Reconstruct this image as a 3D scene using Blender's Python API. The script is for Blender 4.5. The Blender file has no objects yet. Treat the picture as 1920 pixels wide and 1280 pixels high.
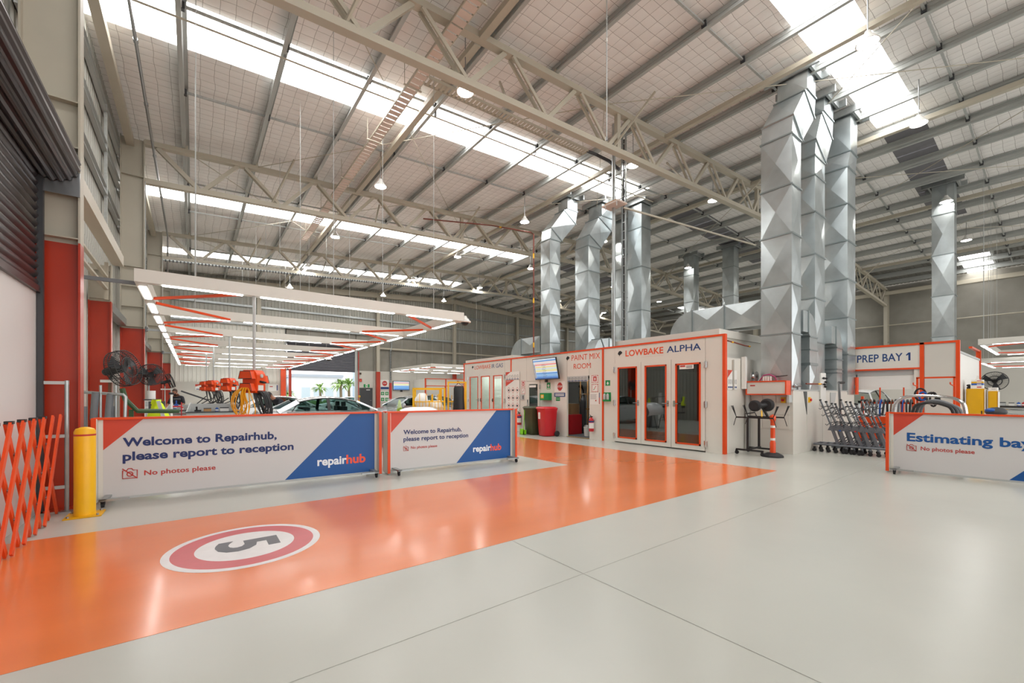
import bpy, bmesh, math, random
from mathutils import Vector, Matrix
random.seed(7)
scene = bpy.context.scene
col = scene.collection
PI = math.pi

# ------------------------------------------------------------------ camera
FPX, VPY, HZN = 786.86, 363.7, 739.45          # focal length, depth vanishing point, horizon (pixels of 1920x1280)
YAW = math.atan((960 - VPY) / FPX)
cam_d = bpy.data.cameras.new('camera'); cam = bpy.data.objects.new('camera', cam_d); col.objects.link(cam)
cam_d.sensor_width = 36; cam_d.sensor_fit = 'HORIZONTAL'; cam_d.lens = 36 * FPX / 1920
cam_d.shift_y = (HZN - 640) / 1920; cam_d.clip_start = .05; cam_d.clip_end = 600
cam.location = (0, 0, 1.5); cam.rotation_euler = (PI / 2, 0, -YAW)
scene.camera = cam

# ------------------------------------------------------------------ world, exposure
SKYLIGHT, LED, HIGHBAY = 10.0, 12.0, 110.0
w = bpy.data.worlds.new('world'); scene.world = w; w.use_nodes = True
bg = w.node_tree.nodes['Background']; bg.inputs[0].default_value = (1, .995, .985, 1); bg.inputs[1].default_value = 2.3
scene.view_settings.view_transform = 'Standard'; scene.view_settings.look = 'None'
scene.view_settings.exposure = 0.0; scene.view_settings.gamma = 1; scene.view_settings.use_curve_mapping = False

# ------------------------------------------------------------------ materials
def lin(c):
    c = c / 255
    return c / 12.92 if c <= .04045 else ((c + .055) / 1.055) ** 2.4
def rgb(h):
    h = h.lstrip('#'); return tuple(lin(int(h[i:i + 2], 16)) for i in (0, 2, 4)) + (1,)
M = {}
def mat(name, hexc, rough=.5, metal=0, noise=0, scale=6, bump=0, bscale=40, spec=None, emit=0, alpha=None, trans=0, coat=0, aniso=None):
    m = bpy.data.materials.new(name); m.use_nodes = True; nt = m.node_tree; b = nt.nodes['Principled BSDF']
    c = rgb(hexc); b.inputs['Base Color'].default_value = c; b.inputs['Roughness'].default_value = rough; b.inputs['Metallic'].default_value = metal
    if spec is not None: b.inputs['Specular IOR Level'].default_value = spec
    if coat: b.inputs['Coat Weight'].default_value = coat; b.inputs['Coat Roughness'].default_value = .12 if name == 'lane' else .06
    if trans: b.inputs['Transmission Weight'].default_value = trans
    if alpha is not None: b.inputs['Alpha'].default_value = alpha
    if emit: b.inputs['Emission Color'].default_value = c; b.inputs['Emission Strength'].default_value = emit
    if noise or bump:
        tc = nt.nodes.new('ShaderNodeTexCoord')
    if noise:
        n = nt.nodes.new('ShaderNodeTexNoise'); n.inputs['Scale'].default_value = scale; n.inputs['Detail'].default_value = 5
        mp = nt.nodes.new('ShaderNodeMapping'); nt.links.new(tc.outputs['Object'], mp.inputs[0]); nt.links.new(mp.outputs[0], n.inputs['Vector'])
        if aniso: mp.inputs['Scale'].default_value = aniso
        r = nt.nodes.new('ShaderNodeMapRange'); r.inputs['From Min'].default_value = .25; r.inputs['From Max'].default_value = .75
        r.inputs['To Min'].default_value = 1 - noise; r.inputs['To Max'].default_value = 1 + noise
        mx = nt.nodes.new('ShaderNodeVectorMath'); mx.operation = 'SCALE'; mx.inputs[0].default_value = c[:3]
        nt.links.new(n.outputs[0], r.inputs[0]); nt.links.new(r.outputs[0], mx.inputs['Scale']); nt.links.new(mx.outputs[0], b.inputs['Base Color'])
    if bump:
        n2 = nt.nodes.new('ShaderNodeTexNoise'); n2.inputs['Scale'].default_value = bscale; n2.inputs['Detail'].default_value = 3
        bp = nt.nodes.new('ShaderNodeBump'); bp.inputs['Strength'].default_value = bump; bp.inputs['Distance'].default_value = .02
        nt.links.new(tc.outputs['Object'], n2.inputs['Vector']); nt.links.new(n2.outputs[0], bp.inputs['Height']); nt.links.new(bp.outputs[0], b.inputs['Normal'])
    M[name] = m
    return m
def emat(name, color, strength):
    m = bpy.data.materials.new(name); m.use_nodes = True; nt = m.node_tree; nt.nodes.clear()
    e = nt.nodes.new('ShaderNodeEmission'); e.inputs[0].default_value = color; e.inputs[1].default_value = strength
    o = nt.nodes.new('ShaderNodeOutputMaterial'); nt.links.new(e.outputs[0], o.inputs[0]); M[name] = m
emat('skylight', (1, .995, .98, 1), SKYLIGHT)
emat('led', (.98, 1, .985, 1), LED)
emat('highbay', (1, .97, .90, 1), HIGHBAY)
mat('floor', '#b6b6ae', .25, noise=.05, scale=.55, bump=.05, bscale=3, spec=.4)
mat('lane', '#dc7840', .2, noise=.07, scale=.8, bump=.04, bscale=3, aniso=(.5, 2, 1), spec=.7, coat=.35)
mat('joint', '#a6a69e', .5)
mat('mark_white', '#d6d3d2', .3, noise=.05, scale=8); mat('mark_red', '#bf5258', .3, noise=.06, scale=6); mat('mark_black', '#53545a', .35, noise=.1, scale=8)
mat('cream_steel', '#b9b1a0', .45, noise=.03, scale=2)
mat('purlin', '#aeb0ad', .42, metal=.25, noise=.12, scale=3, aniso=(6, .3, 6))
mat('duct', '#c2c9cb', .29, metal=.85, noise=.14, scale=2.2)
mat('duct_rim', '#9aa3a5', .36, metal=.85)
mat('galv', '#a9adad', .35, metal=.8, noise=.1, scale=6)
mat('clad', '#a6a49b', .5, metal=.15, noise=.04, scale=1)
mat('clad_cream', '#cfccc3', .5, noise=.03, scale=1)
mat('concrete', '#8a867d', .8, noise=.18, scale=.9, bump=.15, bscale=12)
mat('concrete_paint', '#c9c5bc', .6, noise=.03, scale=1)
mat('bare_roof', '#85837d', .4, metal=.5, noise=.1, scale=2)
mat('foil', '#77757a', .5, metal=.3, noise=.12, scale=3)
mat('col_cream', '#b3ac9c', .5, noise=.03, scale=2)
mat('col_red', '#ad3013', .33, noise=.06, scale=1.5)
mat('shutter', '#4a4344', .28, metal=.6, noise=.08, scale=3)
mat('shutter_far', '#5b5b62', .5, metal=.2)
mat('booth', '#d9d5cc', .35, noise=.015, scale=2)
mat('booth_seam', '#b5b1a8', .5)
mat('orange', '#de4914', .35, noise=.04, scale=3)
mat('barrier_red', '#cb4632', .4); mat('barrier_white', '#cdcac9', .35); mat('barrier_blue', '#064f94', .35)
mat('navy', '#1b2f66', .5); mat('sign_red', '#b8322c', .5); mat('logo_white', '#eceef2', .5); mat('logo_orange', '#f0583a', .5)
mat('yellow', '#edb50c', .4, noise=.04, scale=4); mat('amber', '#d9a406', .45, noise=.05, scale=4)
mat('black', '#1d1c1d', .45); mat('black_rubber', '#222123', .7, noise=.1, scale=20); mat('dark_grey', '#3c3d40', .5); mat('mid_grey', '#74777b', .45, noise=.06, scale=8)
mat('light_grey', '#b4b6b4', .45); mat('white', '#e6e4df', .4); mat('white_gloss', '#eceae8', .2, coat=.3); mat('white_panel', '#d4d1cf', .45, noise=.02, scale=1)
mat('chrome', '#d2d2d2', .12, metal=1); mat('steel', '#9c9d9e', .3, metal=.9)
mat('glass_dark', '#39413f', .05, spec=.9, coat=.6, noise=0)
mat('red', '#c5202a', .35, noise=.04, scale=6); mat('bin_green', '#3f4328', .5, noise=.08, scale=6); mat('green', '#0f8a45', .45); mat('lime', '#7fd01f', .4); mat('army', '#2f4a27', .5)
mat('hivis', '#d6ee1e', .6); mat('blue', '#2257a8', .45); mat('silver_paint', '#c9ccd0', .22, metal=.35, coat=.7); mat('white_paint', '#e8e9ea', .2, coat=.7); mat('grey_paint', '#a9aeb4', .22, metal=.4, coat=.7)
mat('brown', '#6d4a35', .6); mat('wood', '#b98a56', .6, noise=.15, scale=8); mat('pink', '#d6c2b6', .5); mat('copper', '#7a3b2d', .45)
mat('rack_grey', '#6b6e74', .4, metal=.3, noise=.08, scale=8); mat('hose_yellow', '#eea40f', .45); mat('hose_black', '#232326', .5)
mat('skin', '#a8745a', .6); mat('hair', '#2a2120', .8); mat('beanie', '#4a3a33', .9); mat('shirt', '#23252d', .85, noise=.1, scale=14); mat('trousers', '#26282f', .85)
mat('plastic_wrap', '#e4e6e6', .25, bump=.5, bscale=6); mat('navy_print', '#1c3f78', .45); mat('teal', '#7fc0b4', .5); mat('tyre', '#1e1e20', .8); mat('rim', '#a7a9ab', .3, metal=.8)
mat('asphalt', '#c9c8c4', .9, noise=.05, scale=2); mat('leaf', '#8fae63', .7, noise=.25, scale=5); mat('leaf_dark', '#6f8f4e', .7, noise=.2, scale=5); mat('trunk', '#8d7c66', .9); mat('house_white', '#e3e6ea', .7); mat('house_blue', '#a9c0d4', .5); mat('house_roof', '#a3adb8', .6)
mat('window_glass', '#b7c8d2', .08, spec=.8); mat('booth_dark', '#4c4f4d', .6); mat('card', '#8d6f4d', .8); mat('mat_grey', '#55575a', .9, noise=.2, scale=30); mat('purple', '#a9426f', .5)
def glass(name, tint, rough, mixf):
    m = bpy.data.materials.new(name); m.use_nodes = True; nt = m.node_tree; nt.nodes.clear()
    g = nt.nodes.new('ShaderNodeBsdfGlossy'); g.inputs['Roughness'].default_value = rough; g.inputs[0].default_value = (.9, .95, .95, 1)
    t = nt.nodes.new('ShaderNodeBsdfTransparent'); t.inputs[0].default_value = rgb(tint)
    fr = nt.nodes.new('ShaderNodeFresnel'); fr.inputs[0].default_value = 1.5
    ad = nt.nodes.new('ShaderNodeMath'); ad.operation = 'ADD'; ad.inputs[1].default_value = mixf; ad.use_clamp = True
    mx = nt.nodes.new('ShaderNodeMixShader'); o = nt.nodes.new('ShaderNodeOutputMaterial')
    ge = nt.nodes.new('ShaderNodeNewGeometry'); fb = nt.nodes.new('ShaderNodeMath'); fb.operation = 'MULTIPLY'; iv = nt.nodes.new('ShaderNodeMath'); iv.operation = 'SUBTRACT'; iv.inputs[0].default_value = 1
    nt.links.new(ge.outputs['Backfacing'], iv.inputs[1]); nt.links.new(fr.outputs[0], ad.inputs[0]); nt.links.new(ad.outputs[0], fb.inputs[0]); nt.links.new(iv.outputs[0], fb.inputs[1]); nt.links.new(fb.outputs[0], mx.inputs[0]); nt.links.new(t.outputs[0], mx.inputs[1]); nt.links.new(g.outputs[0], mx.inputs[2]); nt.links.new(mx.outputs[0], o.inputs[0]); M[name] = m
glass('glass_tint', '#a3aaa8', .02, .12); glass('glass_clear', '#e6efed', .02, .05); glass('glass_car', '#a9bdba', .02, .12); glass('pvc', '#dfe3e0', .12, .12)
def liner_mat():                                  # white insulation blanket held up by square wire mesh
    m = bpy.data.materials.new('liner'); m.use_nodes = True; nt = m.node_tree; b = nt.nodes['Principled BSDF']
    tc = nt.nodes.new('ShaderNodeTexCoord'); sx = nt.nodes.new('ShaderNodeSeparateXYZ'); nt.links.new(tc.outputs['Object'], sx.inputs[0])
    def math_(op, a, bb):
        n = nt.nodes.new('ShaderNodeMath'); n.operation = op
        for i, v in enumerate((a, bb)):
            if v is None: continue
            if isinstance(v, (int, float)): n.inputs[i].default_value = v
            else: nt.links.new(v, n.inputs[i])
        return n.outputs[0]
    ns = nt.nodes.new('ShaderNodeTexNoise'); ns.inputs['Scale'].default_value = 1.3; nt.links.new(tc.outputs['Object'], ns.inputs['Vector'])
    wob = math_('MULTIPLY', math_('SUBTRACT', ns.outputs[0], .5), .10)
    fx = math_('FRACT', math_('DIVIDE', math_('ADD', sx.outputs[0], wob), .30), None); fy = math_('FRACT', math_('DIVIDE', math_('ADD', sx.outputs[1], wob), .27), None)
    ln = math_('MAXIMUM', math_('LESS_THAN', fx, .032), math_('LESS_THAN', fy, .038))
    n2 = nt.nodes.new('ShaderNodeTexNoise'); n2.inputs['Scale'].default_value = .8; n2.inputs['Detail'].default_value = 4; nt.links.new(tc.outputs['Object'], n2.inputs['Vector'])
    cr = nt.nodes.new('ShaderNodeValToRGB'); cr.color_ramp.elements[0].position = .3; cr.color_ramp.elements[1].position = .7
    cr.color_ramp.elements[0].color = rgb('#eae6e3'); cr.color_ramp.elements[1].color = rgb('#f4f1ee'); nt.links.new(n2.outputs[0], cr.inputs[0])
    mx = nt.nodes.new('ShaderNodeMixRGB'); mx.inputs[2].default_value = rgb('#a8a19d'); nt.links.new(ln, mx.inputs[0]); nt.links.new(cr.outputs[0], mx.inputs[1]); nt.links.new(mx.outputs[0], b.inputs['Base Color'])
    hx = math_('SINE', math_('MULTIPLY', fx, PI), None); hy = math_('SINE', math_('MULTIPLY', fy, PI), None)
    bp = nt.nodes.new('ShaderNodeBump'); bp.inputs['Strength'].default_value = .35; bp.inputs['Distance'].default_value = .03
    nt.links.new(math_('MULTIPLY', hx, hy), bp.inputs['Height']); nt.links.new(bp.outputs[0], b.inputs['Normal'])
    b.inputs['Roughness'].default_value = .55; M['liner'] = m
liner_mat()

# ------------------------------------------------------------------ helpers
OFF = {}                                           # world offset of the frame an object's children are written in
class MB:
    def __init__(s): s.v = []; s.f = []
    def add(s, vs, fs):
        n = len(s.v); s.v += [tuple(p) for p in vs]; s.f += [tuple(i + n for i in f) for f in fs]; return s
    def box(s, x0, y0, z0, x1, y1, z1):
        if x1 < x0: x0, x1 = x1, x0
        if y1 < y0: y0, y1 = y1, y0
        if z1 < z0: z0, z1 = z1, z0
        return s.add([(x0, y0, z0), (x1, y0, z0), (x1, y1, z0), (x0, y1, z0), (x0, y0, z1), (x1, y0, z1), (x1, y1, z1), (x0, y1, z1)],
                     [(0, 3, 2, 1), (4, 5, 6, 7), (0, 1, 5, 4), (1, 2, 6, 5), (2, 3, 7, 6), (3, 0, 4, 7)])
    def obox(s, c, sz, rot):                       # rot: Matrix 3x3
        hx, hy, hz = sz[0] / 2, sz[1] / 2, sz[2] / 2; c = Vector(c)
        P = [(-hx, -hy, -hz), (hx, -hy, -hz), (hx, hy, -hz), (-hx, hy, -hz), (-hx, -hy, hz), (hx, -hy, hz), (hx, hy, hz), (-hx, hy, hz)]
        return s.add([c + rot @ Vector(p) for p in P], [(0, 3, 2, 1), (4, 5, 6, 7), (0, 1, 5, 4), (1, 2, 6, 5), (2, 3, 7, 6), (3, 0, 4, 7)])
    def bar(s, p, q, a, b, up=(0, 0, 1)):          # rectangular bar p-q, a wide (sideways), b tall (along up)
        p, q = Vector(p), Vector(q); d = (q - p).normalized(); u = Vector(up)
        if abs(d.dot(u)) > .98: u = Vector((0, 1, 0))
        r = d.cross(u).normalized(); u = r.cross(d).normalized(); r = r * a / 2; u = u * b / 2
        return s.add([p - r - u, p + r - u, p + r + u, p - r + u, q - r - u, q + r - u, q + r + u, q - r + u],
                     [(0, 1, 2, 3), (7, 6, 5, 4), (1, 0, 4, 5), (2, 1, 5, 6), (3, 2, 6, 7), (0, 3, 7, 4)])
    def cyl(s, p, q, r, n=12, r2=None, caps=True):
        p, q = Vector(p), Vector(q); r2 = r if r2 is None else r2; d = (q - p).normalized()
        u = Vector((0, 0, 1)) if abs(d.z) < .9 else Vector((1, 0, 0)); a = d.cross(u).normalized(); b = a.cross(d).normalized()
        vs = []
        for k in range(n):
            t = 2 * PI * k / n; e = a * math.cos(t) + b * math.sin(t); vs += [p + e * r, q + e * r2]
        fs = [(2 * k, 2 * k + 1, (2 * k + 3) % (2 * n), (2 * k + 2) % (2 * n)) for k in range(n)]
        if caps: fs += [tuple(2 * k for k in range(n)), tuple(2 * k + 1 for k in range(n))[::-1]]
        return s.add(vs, fs)
    def tube(s, pts, r, n=8, closed=False):
        pts = [Vector(p) for p in pts]; N = len(pts); rings = []; prev = None
        for i, p in enumerate(pts):
            a = pts[i - 1] if (i > 0 or closed) else p; b = pts[(i + 1) % N] if (i < N - 1 or closed) else p
            d = (b - a)
            d = d.normalized() if d.length > 1e-9 else Vector((0, 0, 1))
            if prev is None:
                u = Vector((0, 0, 1)) if abs(d.z) < .9 else Vector((1, 0, 0)); x = d.cross(u).normalized()
            else:
                x = prev - d * prev.dot(d); x = x.normalized() if x.length > 1e-6 else d.orthogonal().normalized()
            prev = x; y = d.cross(x); rings.append([p + (x * math.cos(2 * PI * k / n) + y * math.sin(2 * PI * k / n)) * r for k in range(n)])
        vs = [q for g in rings for q in g]; fs = []
        for i in range(N if closed else N - 1):
            j = (i + 1) % N
            for k in range(n): fs.append((i * n + k, i * n + (k + 1) % n, j * n + (k + 1) % n, j * n + k))
        if not closed: fs += [tuple(range(n))[::-1], tuple((N - 1) * n + k for k in range(n))]
        return s.add(vs, fs)
    def lathe(s, prof, c=(0, 0, 0), n=16, axis='z'):
        vs = []; fs = []; m = len(prof); c = Vector(c)
        for k in range(n):
            t = 2 * PI * k / n
            for r, h in prof:
                p = (r * math.cos(t), r * math.sin(t), h)
                if axis == 'x': p = (h, r * math.cos(t), r * math.sin(t))
                if axis == 'y': p = (r * math.cos(t), h, r * math.sin(t))
                vs.append(c + Vector(p))
        for k in range(n):
            for i in range(m - 1): fs.append((k * m + i, ((k + 1) % n) * m + i, ((k + 1) % n) * m + i + 1, k * m + i + 1))
        return s.add(vs, fs)
    def prism(s, poly, o, ex, ey, th):             # polygon in the plane o + a*ex + b*ey, thickness vector th
        o, ex, ey, th = Vector(o), Vector(ex), Vector(ey), Vector(th); n = len(poly)
        A = [o + ex * a + ey * b for a, b in poly]; vs = A + [p + th for p in A]
        return s.add(vs, [tuple(range(n))[::-1], tuple(range(n, 2 * n))] + [(i, (i + 1) % n, n + (i + 1) % n, n + i) for i in range(n)])
    def sphere(s, c, r, n=12, m=8, sc=(1, 1, 1)):
        prof = []
        c = Vector(c); vs = []; fs = []
        for i in range(m + 1):
            a = PI * i / m
            for k in range(n):
                t = 2 * PI * k / n; vs.append(c + Vector((r * math.sin(a) * math.cos(t) * sc[0], r * math.sin(a) * math.sin(t) * sc[1], r * math.cos(a) * sc[2])))
        for i in range(m):
            for k in range(n): fs.append((i * n + k, (i + 1) * n + k, (i + 1) * n + (k + 1) % n, i * n + (k + 1) % n))
        return s.add(vs, fs)
    def build(s, name, m, parent=None, world=True, smooth=False, bevel=0, recalc=True):
        o0 = OFF.get(parent, Vector((0, 0, 0))) if (parent is not None and world) else Vector((0, 0, 0))
        me = bpy.data.meshes.new(name); base = Vector((0, 0, 0))
        if parent is None and s.v:                 # top-level mesh: origin at its base
            xs, ys, zs = zip(*s.v); base = Vector(((min(xs) + max(xs)) / 2, (min(ys) + max(ys)) / 2, min(zs))); o0 = base
        me.from_pydata([tuple(Vector(p) - o0) for p in s.v], [], s.f)
        if recalc or bevel:
            b = bmesh.new(); b.from_mesh(me); bmesh.ops.recalc_face_normals(b, faces=b.faces)
            if bevel:
                es = [e for e in b.edges if len(e.link_faces) == 2 and e.calc_face_angle(0) > .5]
                bmesh.ops.bevel(b, geom=es, offset=bevel, segments=2, affect='EDGES', clamp_overlap=True)
            b.to_mesh(me); b.free()
        me.materials.append(M[m] if isinstance(m, str) else m)
        if smooth:
            me.polygons.foreach_set('use_smooth', [True] * len(me.polygons))
            try: me.set_sharp_from_angle(angle=.7)
            except Exception: pass
        o = bpy.data.objects.new(name, me); col.objects.link(o); o.parent = parent; o.location = base
        OFF[o] = OFF.get(parent, Vector((0, 0, 0))) if parent is not None else base
        return o
def tag(o, label, cat=None, group=None, kind=None):
    if label: o['label'] = label
    if cat: o['category'] = cat
    if group: o['group'] = group
    if kind: o['kind'] = kind
    return o
def struct(o, label=None, cat=None): o['kind'] = 'structure'; return tag(o, label, cat)
def thing(name, label, cat, loc=(0, 0, 0), rz=0, group=None, kind=None):
    o = bpy.data.objects.new(name, None); col.objects.link(o); o.location = loc; o.rotation_euler = (0, 0, rz); o.empty_display_size = .1
    OFF[o] = Vector(loc); return tag(o, label, cat, group, kind)
def copy_tree(o, parent=None):
    c = o.copy(); col.objects.link(c); c.parent = parent
    for ch in list(o.children): copy_tree(ch, c)
    return c
def inst(o, parent, loc, rot=None, name=None):     # another piece sharing mesh data
    c = bpy.data.objects.new(name or o.name.split('.')[0], o.data); col.objects.link(c); c.parent = parent; c.location = loc
    if rot: c.rotation_euler = rot
    return c
def text(body, o, ex, ey, wd, ht, m, parent, name='lettering', bold=.012, th=.002, world=True, sp=1.0):
    """printed words filling wd x ht, lower left corner at o, running along ex, upright along ey"""
    cu = bpy.data.curves.new('t', 'FONT'); cu.body = body; cu.size = 1; cu.offset = bold; cu.resolution_u = 3; cu.space_character = sp; cu.space_line = .95
    ob = bpy.data.objects.new('t', cu); col.objects.link(ob); me = bpy.data.meshes.new_from_object(ob)
    bpy.data.objects.remove(ob); bpy.data.curves.remove(cu)
    vs = [v.co.copy() for v in me.vertices]; x0 = min(v.x for v in vs); x1 = max(v.x for v in vs); y0 = min(v.y for v in vs); y1 = max(v.y for v in vs)
    ex, ey, o = Vector(ex), Vector(ey), Vector(o); nrm = ex.cross(ey)
    if wd is None: wd = ht * (x1 - x0) / (y1 - y0)
    if ht is None: ht = wd * (y1 - y0) / (x1 - x0)
    o0 = OFF.get(parent, Vector((0, 0, 0))) if world else Vector((0, 0, 0))
    for v, c in zip(me.vertices, vs): v.co = o + ex * ((c.x - x0) / (x1 - x0) * wd) + ey * ((c.y - y0) / (y1 - y0) * ht) + nrm * th - o0
    me.materials.clear(); me.materials.append(M[m]); me.name = name
    ob = bpy.data.objects.new(name, me); col.objects.link(ob); ob.parent = parent; OFF[ob] = OFF.get(parent, Vector((0, 0, 0)))
    return ob

# ------------------------------------------------------------------ the building: grid lines measured from the photograph
XL, XR, RIDGE = -1.2, 40.5, 19.65                  # inner column flanges, ridge
YF, YB = -12.0, 35.15                              # open front, back wall
FR = [8.0, 17.05, 26.1]                            # trusses
def zr(x): return 9.64 + .056 * (x if x < RIDGE else 2 * RIDGE - x)     # underside of the roof lining
# ------------------------------------------------------------------ floor and ground
fl = struct(MB().box(-2.0, YF, -.2, 41.2, YB, 0).build('floor', 'floor'))
lane = MB()
def slab(poly, z0, z1): return [(x, y, z0) for x, y in poly], [(x, y, z1) for x, y in poly]
lane.prism([(-2.0, 3.44), (9.15, 3.44), (9.15, 25), (6.36, 25), (6.36, 6.41), (-2.0, 6.41)], (0, 0, .0005), (1, 0, 0), (0, 1, 0), (0, 0, .0015))
tag(lane.build('floor_lane', 'lane', fl), 'wide orange painted driving lane on the pale floor')
for p, q in (((-2, 2.44), (41, 2.44)), ((2.6, -12), (2.6, 3.43)), ((-2, 8.9), (6.3, 8.9)), ((12.4, -12), (12.4, 3.9)), ((-2, -2.2), (41, -2.2))):
    MB().bar((*p, .0022), (*q, .0022), .0032, .001).build('floor_joint', 'joint', fl)
gr = struct(MB().box(-90, YB + .3, -.35, 110, 130, -.15).build('ground_outside', 'asphalt'))
gr2 = struct(MB().box(-90, -40, -.35, 110, YB + .3, -.205).build('ground_around', 'asphalt'))
# painted speed roundel
sp = thing('speed_roundel', 'round red and white 5 speed limit marking painted on orange lane', 'floor marking', (.42, 4.94, .002))
def ring(r0, r1, z, n=64):
    b = MB(); vs = []
    for k in range(n):
        t = 2 * PI * k / n; vs += [(r0 * math.cos(t), r0 * math.sin(t), z), (r1 * math.cos(t), r1 * math.sin(t), z)]
    return b.add(vs, [(2 * k, 2 * k + 1, (2 * k + 3) % (2 * n), (2 * k + 2) % (2 * n)) for k in range(n)])
ring(.60, .665, .0012).build('border', 'mark_white', sp, False); ring(.42, .60, .0012).build('red_ring', 'mark_red', sp, False); ring(.001, .42, .0012).build('white_disc', 'mark_white', sp, False)
text('5', (-.26, .19, .0018), (0, -1, 0), (1, 0, 0), .36, .54, 'mark_black', sp, 'numeral', .03, .0003, False)

# ------------------------------------------------------------------ roof
BANDS = [(-6.2, -5.1), (2.85, 3.95), (11.0, 12.5), (20.95, 22.4), (29.75, 30.9)]  # first band is an unseen skylight added behind the camera for light
ends = [18.8, 18.8, 15.9, 17.1, 17.1]
ceil = MB()
def roofquad(b, x0, x1, y0, y1, dz=0, th=.06):
    vs = []
    for z in (0, th):
        vs += [(x0, y0, zr(x0) + dz + z), (x1, y0, zr(x1) + dz + z), (x1, y1, zr(x1) + dz + z), (x0, y1, zr(x0) + dz + z)]
    b.add(vs, [(0, 3, 2, 1), (4, 5, 6, 7), (0, 1, 5, 4), (1, 2, 6, 5), (2, 3, 7, 6), (3, 0, 4, 7)])
ys = [YF] + [v for b in BANDS for v in b] + [YB + .1]
RX = 35.8
for i in range(0, len(ys), 2):
    roofquad(ceil, -1.95, RIDGE, ys[i], ys[i + 1]); roofquad(ceil, RIDGE, RX, ys[i], ys[i + 1])
for (a, b), e in zip(BANDS, ends): roofquad(ceil, e, RIDGE, a, b); roofquad(ceil, 29.5, RX, a, b)
ceil = struct(ceil.build('ceiling', 'liner'))
bare = MB()
pit = .2
def corr_roof(x0, x1, y0, y1):
    n = int((y1 - y0) / pit); vs = []; fs = []
    for k in range(n):
        y = y0 + k * pit
        for dy, dz in ((0, 0), (.12, 0), (.14, .03), (.18, .03)):
            vs += [(x0, y + dy, zr(x0) + dz), (x1, y + dy, zr(x1) + dz)]
    for k in range(len(vs) // 2 - 1): fs.append((2 * k, 2 * k + 2, 2 * k + 3, 2 * k + 1))
    bare.add(vs, fs)
for i in range(0, len(ys), 2): corr_roof(RX, 41.0, ys[i], ys[i + 1])
bare.build('bare_roof_sheet', 'bare_roof', ceil)
sheet = MB().box(0, 0, 0, 1, 1, 1)
for (a, b), e in zip(BANDS, ends):
    m = MB(); roofquad(m, -1.85, e, a, b, .02, .03); m.build('skylight', 'skylight', ceil)
    m = MB(); roofquad(m, RX, 41, a, b, .02, .03); m.build('skylight', 'skylight', ceil)
    x = RIDGE
    while x < 29.4:
        m = MB(); roofquad(m, x + .02, x + 1.93, a, b, -.01, .05); m.build('foil_panel', 'foil', ceil); x += 1.97
# purlins: lipped Z sections running the length of the building
def zsec(x, dr=1):
    zb = zr(x) - .285
    prof = [(-.095, 0), (-.095, .025), (-.09, .025), (-.09, .005), (-.008, .005), (-.008, .09), (.006, .1), (.006, .17), (-.008, .18), (-.008, .275), (.09, .275), (.09, .25), (.084, .25), (.084, .27), (-.002, .27), (-.002, .182), (.012, .172), (.012, .098), (-.002, .088), (-.002, 0)]
    return [(x + dr * a, zb + h) for a, h in prof]
px = [-.21 + 1.925 * k for k in range(10)] + [18.95]
px += [2 * RIDGE - x for x in px[::-1]]
for x in px:
    b = MB(); pr = zsec(x, 1 if x < RIDGE else -1); n = len(pr)
    b.add([(a, YF, h) for a, h in pr] + [(a, YB - .05, h) for a, h in pr], [(i, (i + 1) % n, n + (i + 1) % n, n + i) for i in range(n)] + [tuple(range(n))[::-1], tuple(range(n, 2 * n))])
    b.build('purlin', 'purlin', ceil)
for yb in [f + d for f in [-10.1, -1.05] + FR for d in (3.0, 6.1)]:
    for i in range(len(px) - 1):
        x0, x1 = px[i], px[i + 1]
        MB().bar((x0 + .02, yb, zr(x0) - .12), (x1 - .02, yb, zr(x1) - .12), .05, .05).build('bridging', 'purlin', ceil)
        MB().box(x0 - .05, yb - .05, zr(x0) - .2, x0 + .06, yb + .05, zr(x0) - .05).build('bridging_clip', 'dark_grey', ceil)
# longitudinal cream struts between trusses
for x, zz, a in ((5.15, -.4, .16), (12.3, -.42, .14), (18.5, -.43, .16), (26.45, -.4, .16), (34.2, -.4, .16)):
    b = MB()
    ys2 = [YF, -1.05] + FR + [YB - .3]
    for y0, y1 in zip(ys2[:-1], ys2[1:]):
        MB().box(x - a / 2, y0 + .1, zr(x) + zz - a / 2, x + a / 2, y1 - .1, zr(x) + zz + a / 2 - .02).build('roof_strut', 'cream_steel', ceil)
MB().box(-1.62, YF, 9.0, -1.44, YB - .2, 9.2).build('eave_strut', 'cream_steel', ceil)
MB().box(40.2, YF, 8.75, 40.4, YB - .2, 8.98).build('eave_strut', 'cream_steel', ceil)
for y0, y1, x0, x1 in ((8.0, 17.05, 1.7, 9.4), (17.05, 26.1, -.2, 7.4), (-1, 8, 9.4, 19), (-1, 8, 19, 26.4), (-1, 8, 26.4, 34), (8, 17, 9.4, 19), (8, 17, 19, 26.4), (17, 26, 9.4, 18), (26.1, 35, -.2, 7.4), (26, 35, 11, 19)):
    for p, q in (((x0, y0), (x1, y1)), ((x0, y1), (x1, y0))):
        MB().cyl((*p, zr(p[0]) - .34), (*q, zr(q[0]) - .34), .012, 6).build('brace_rod', 'cream_steel', ceil)

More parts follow.
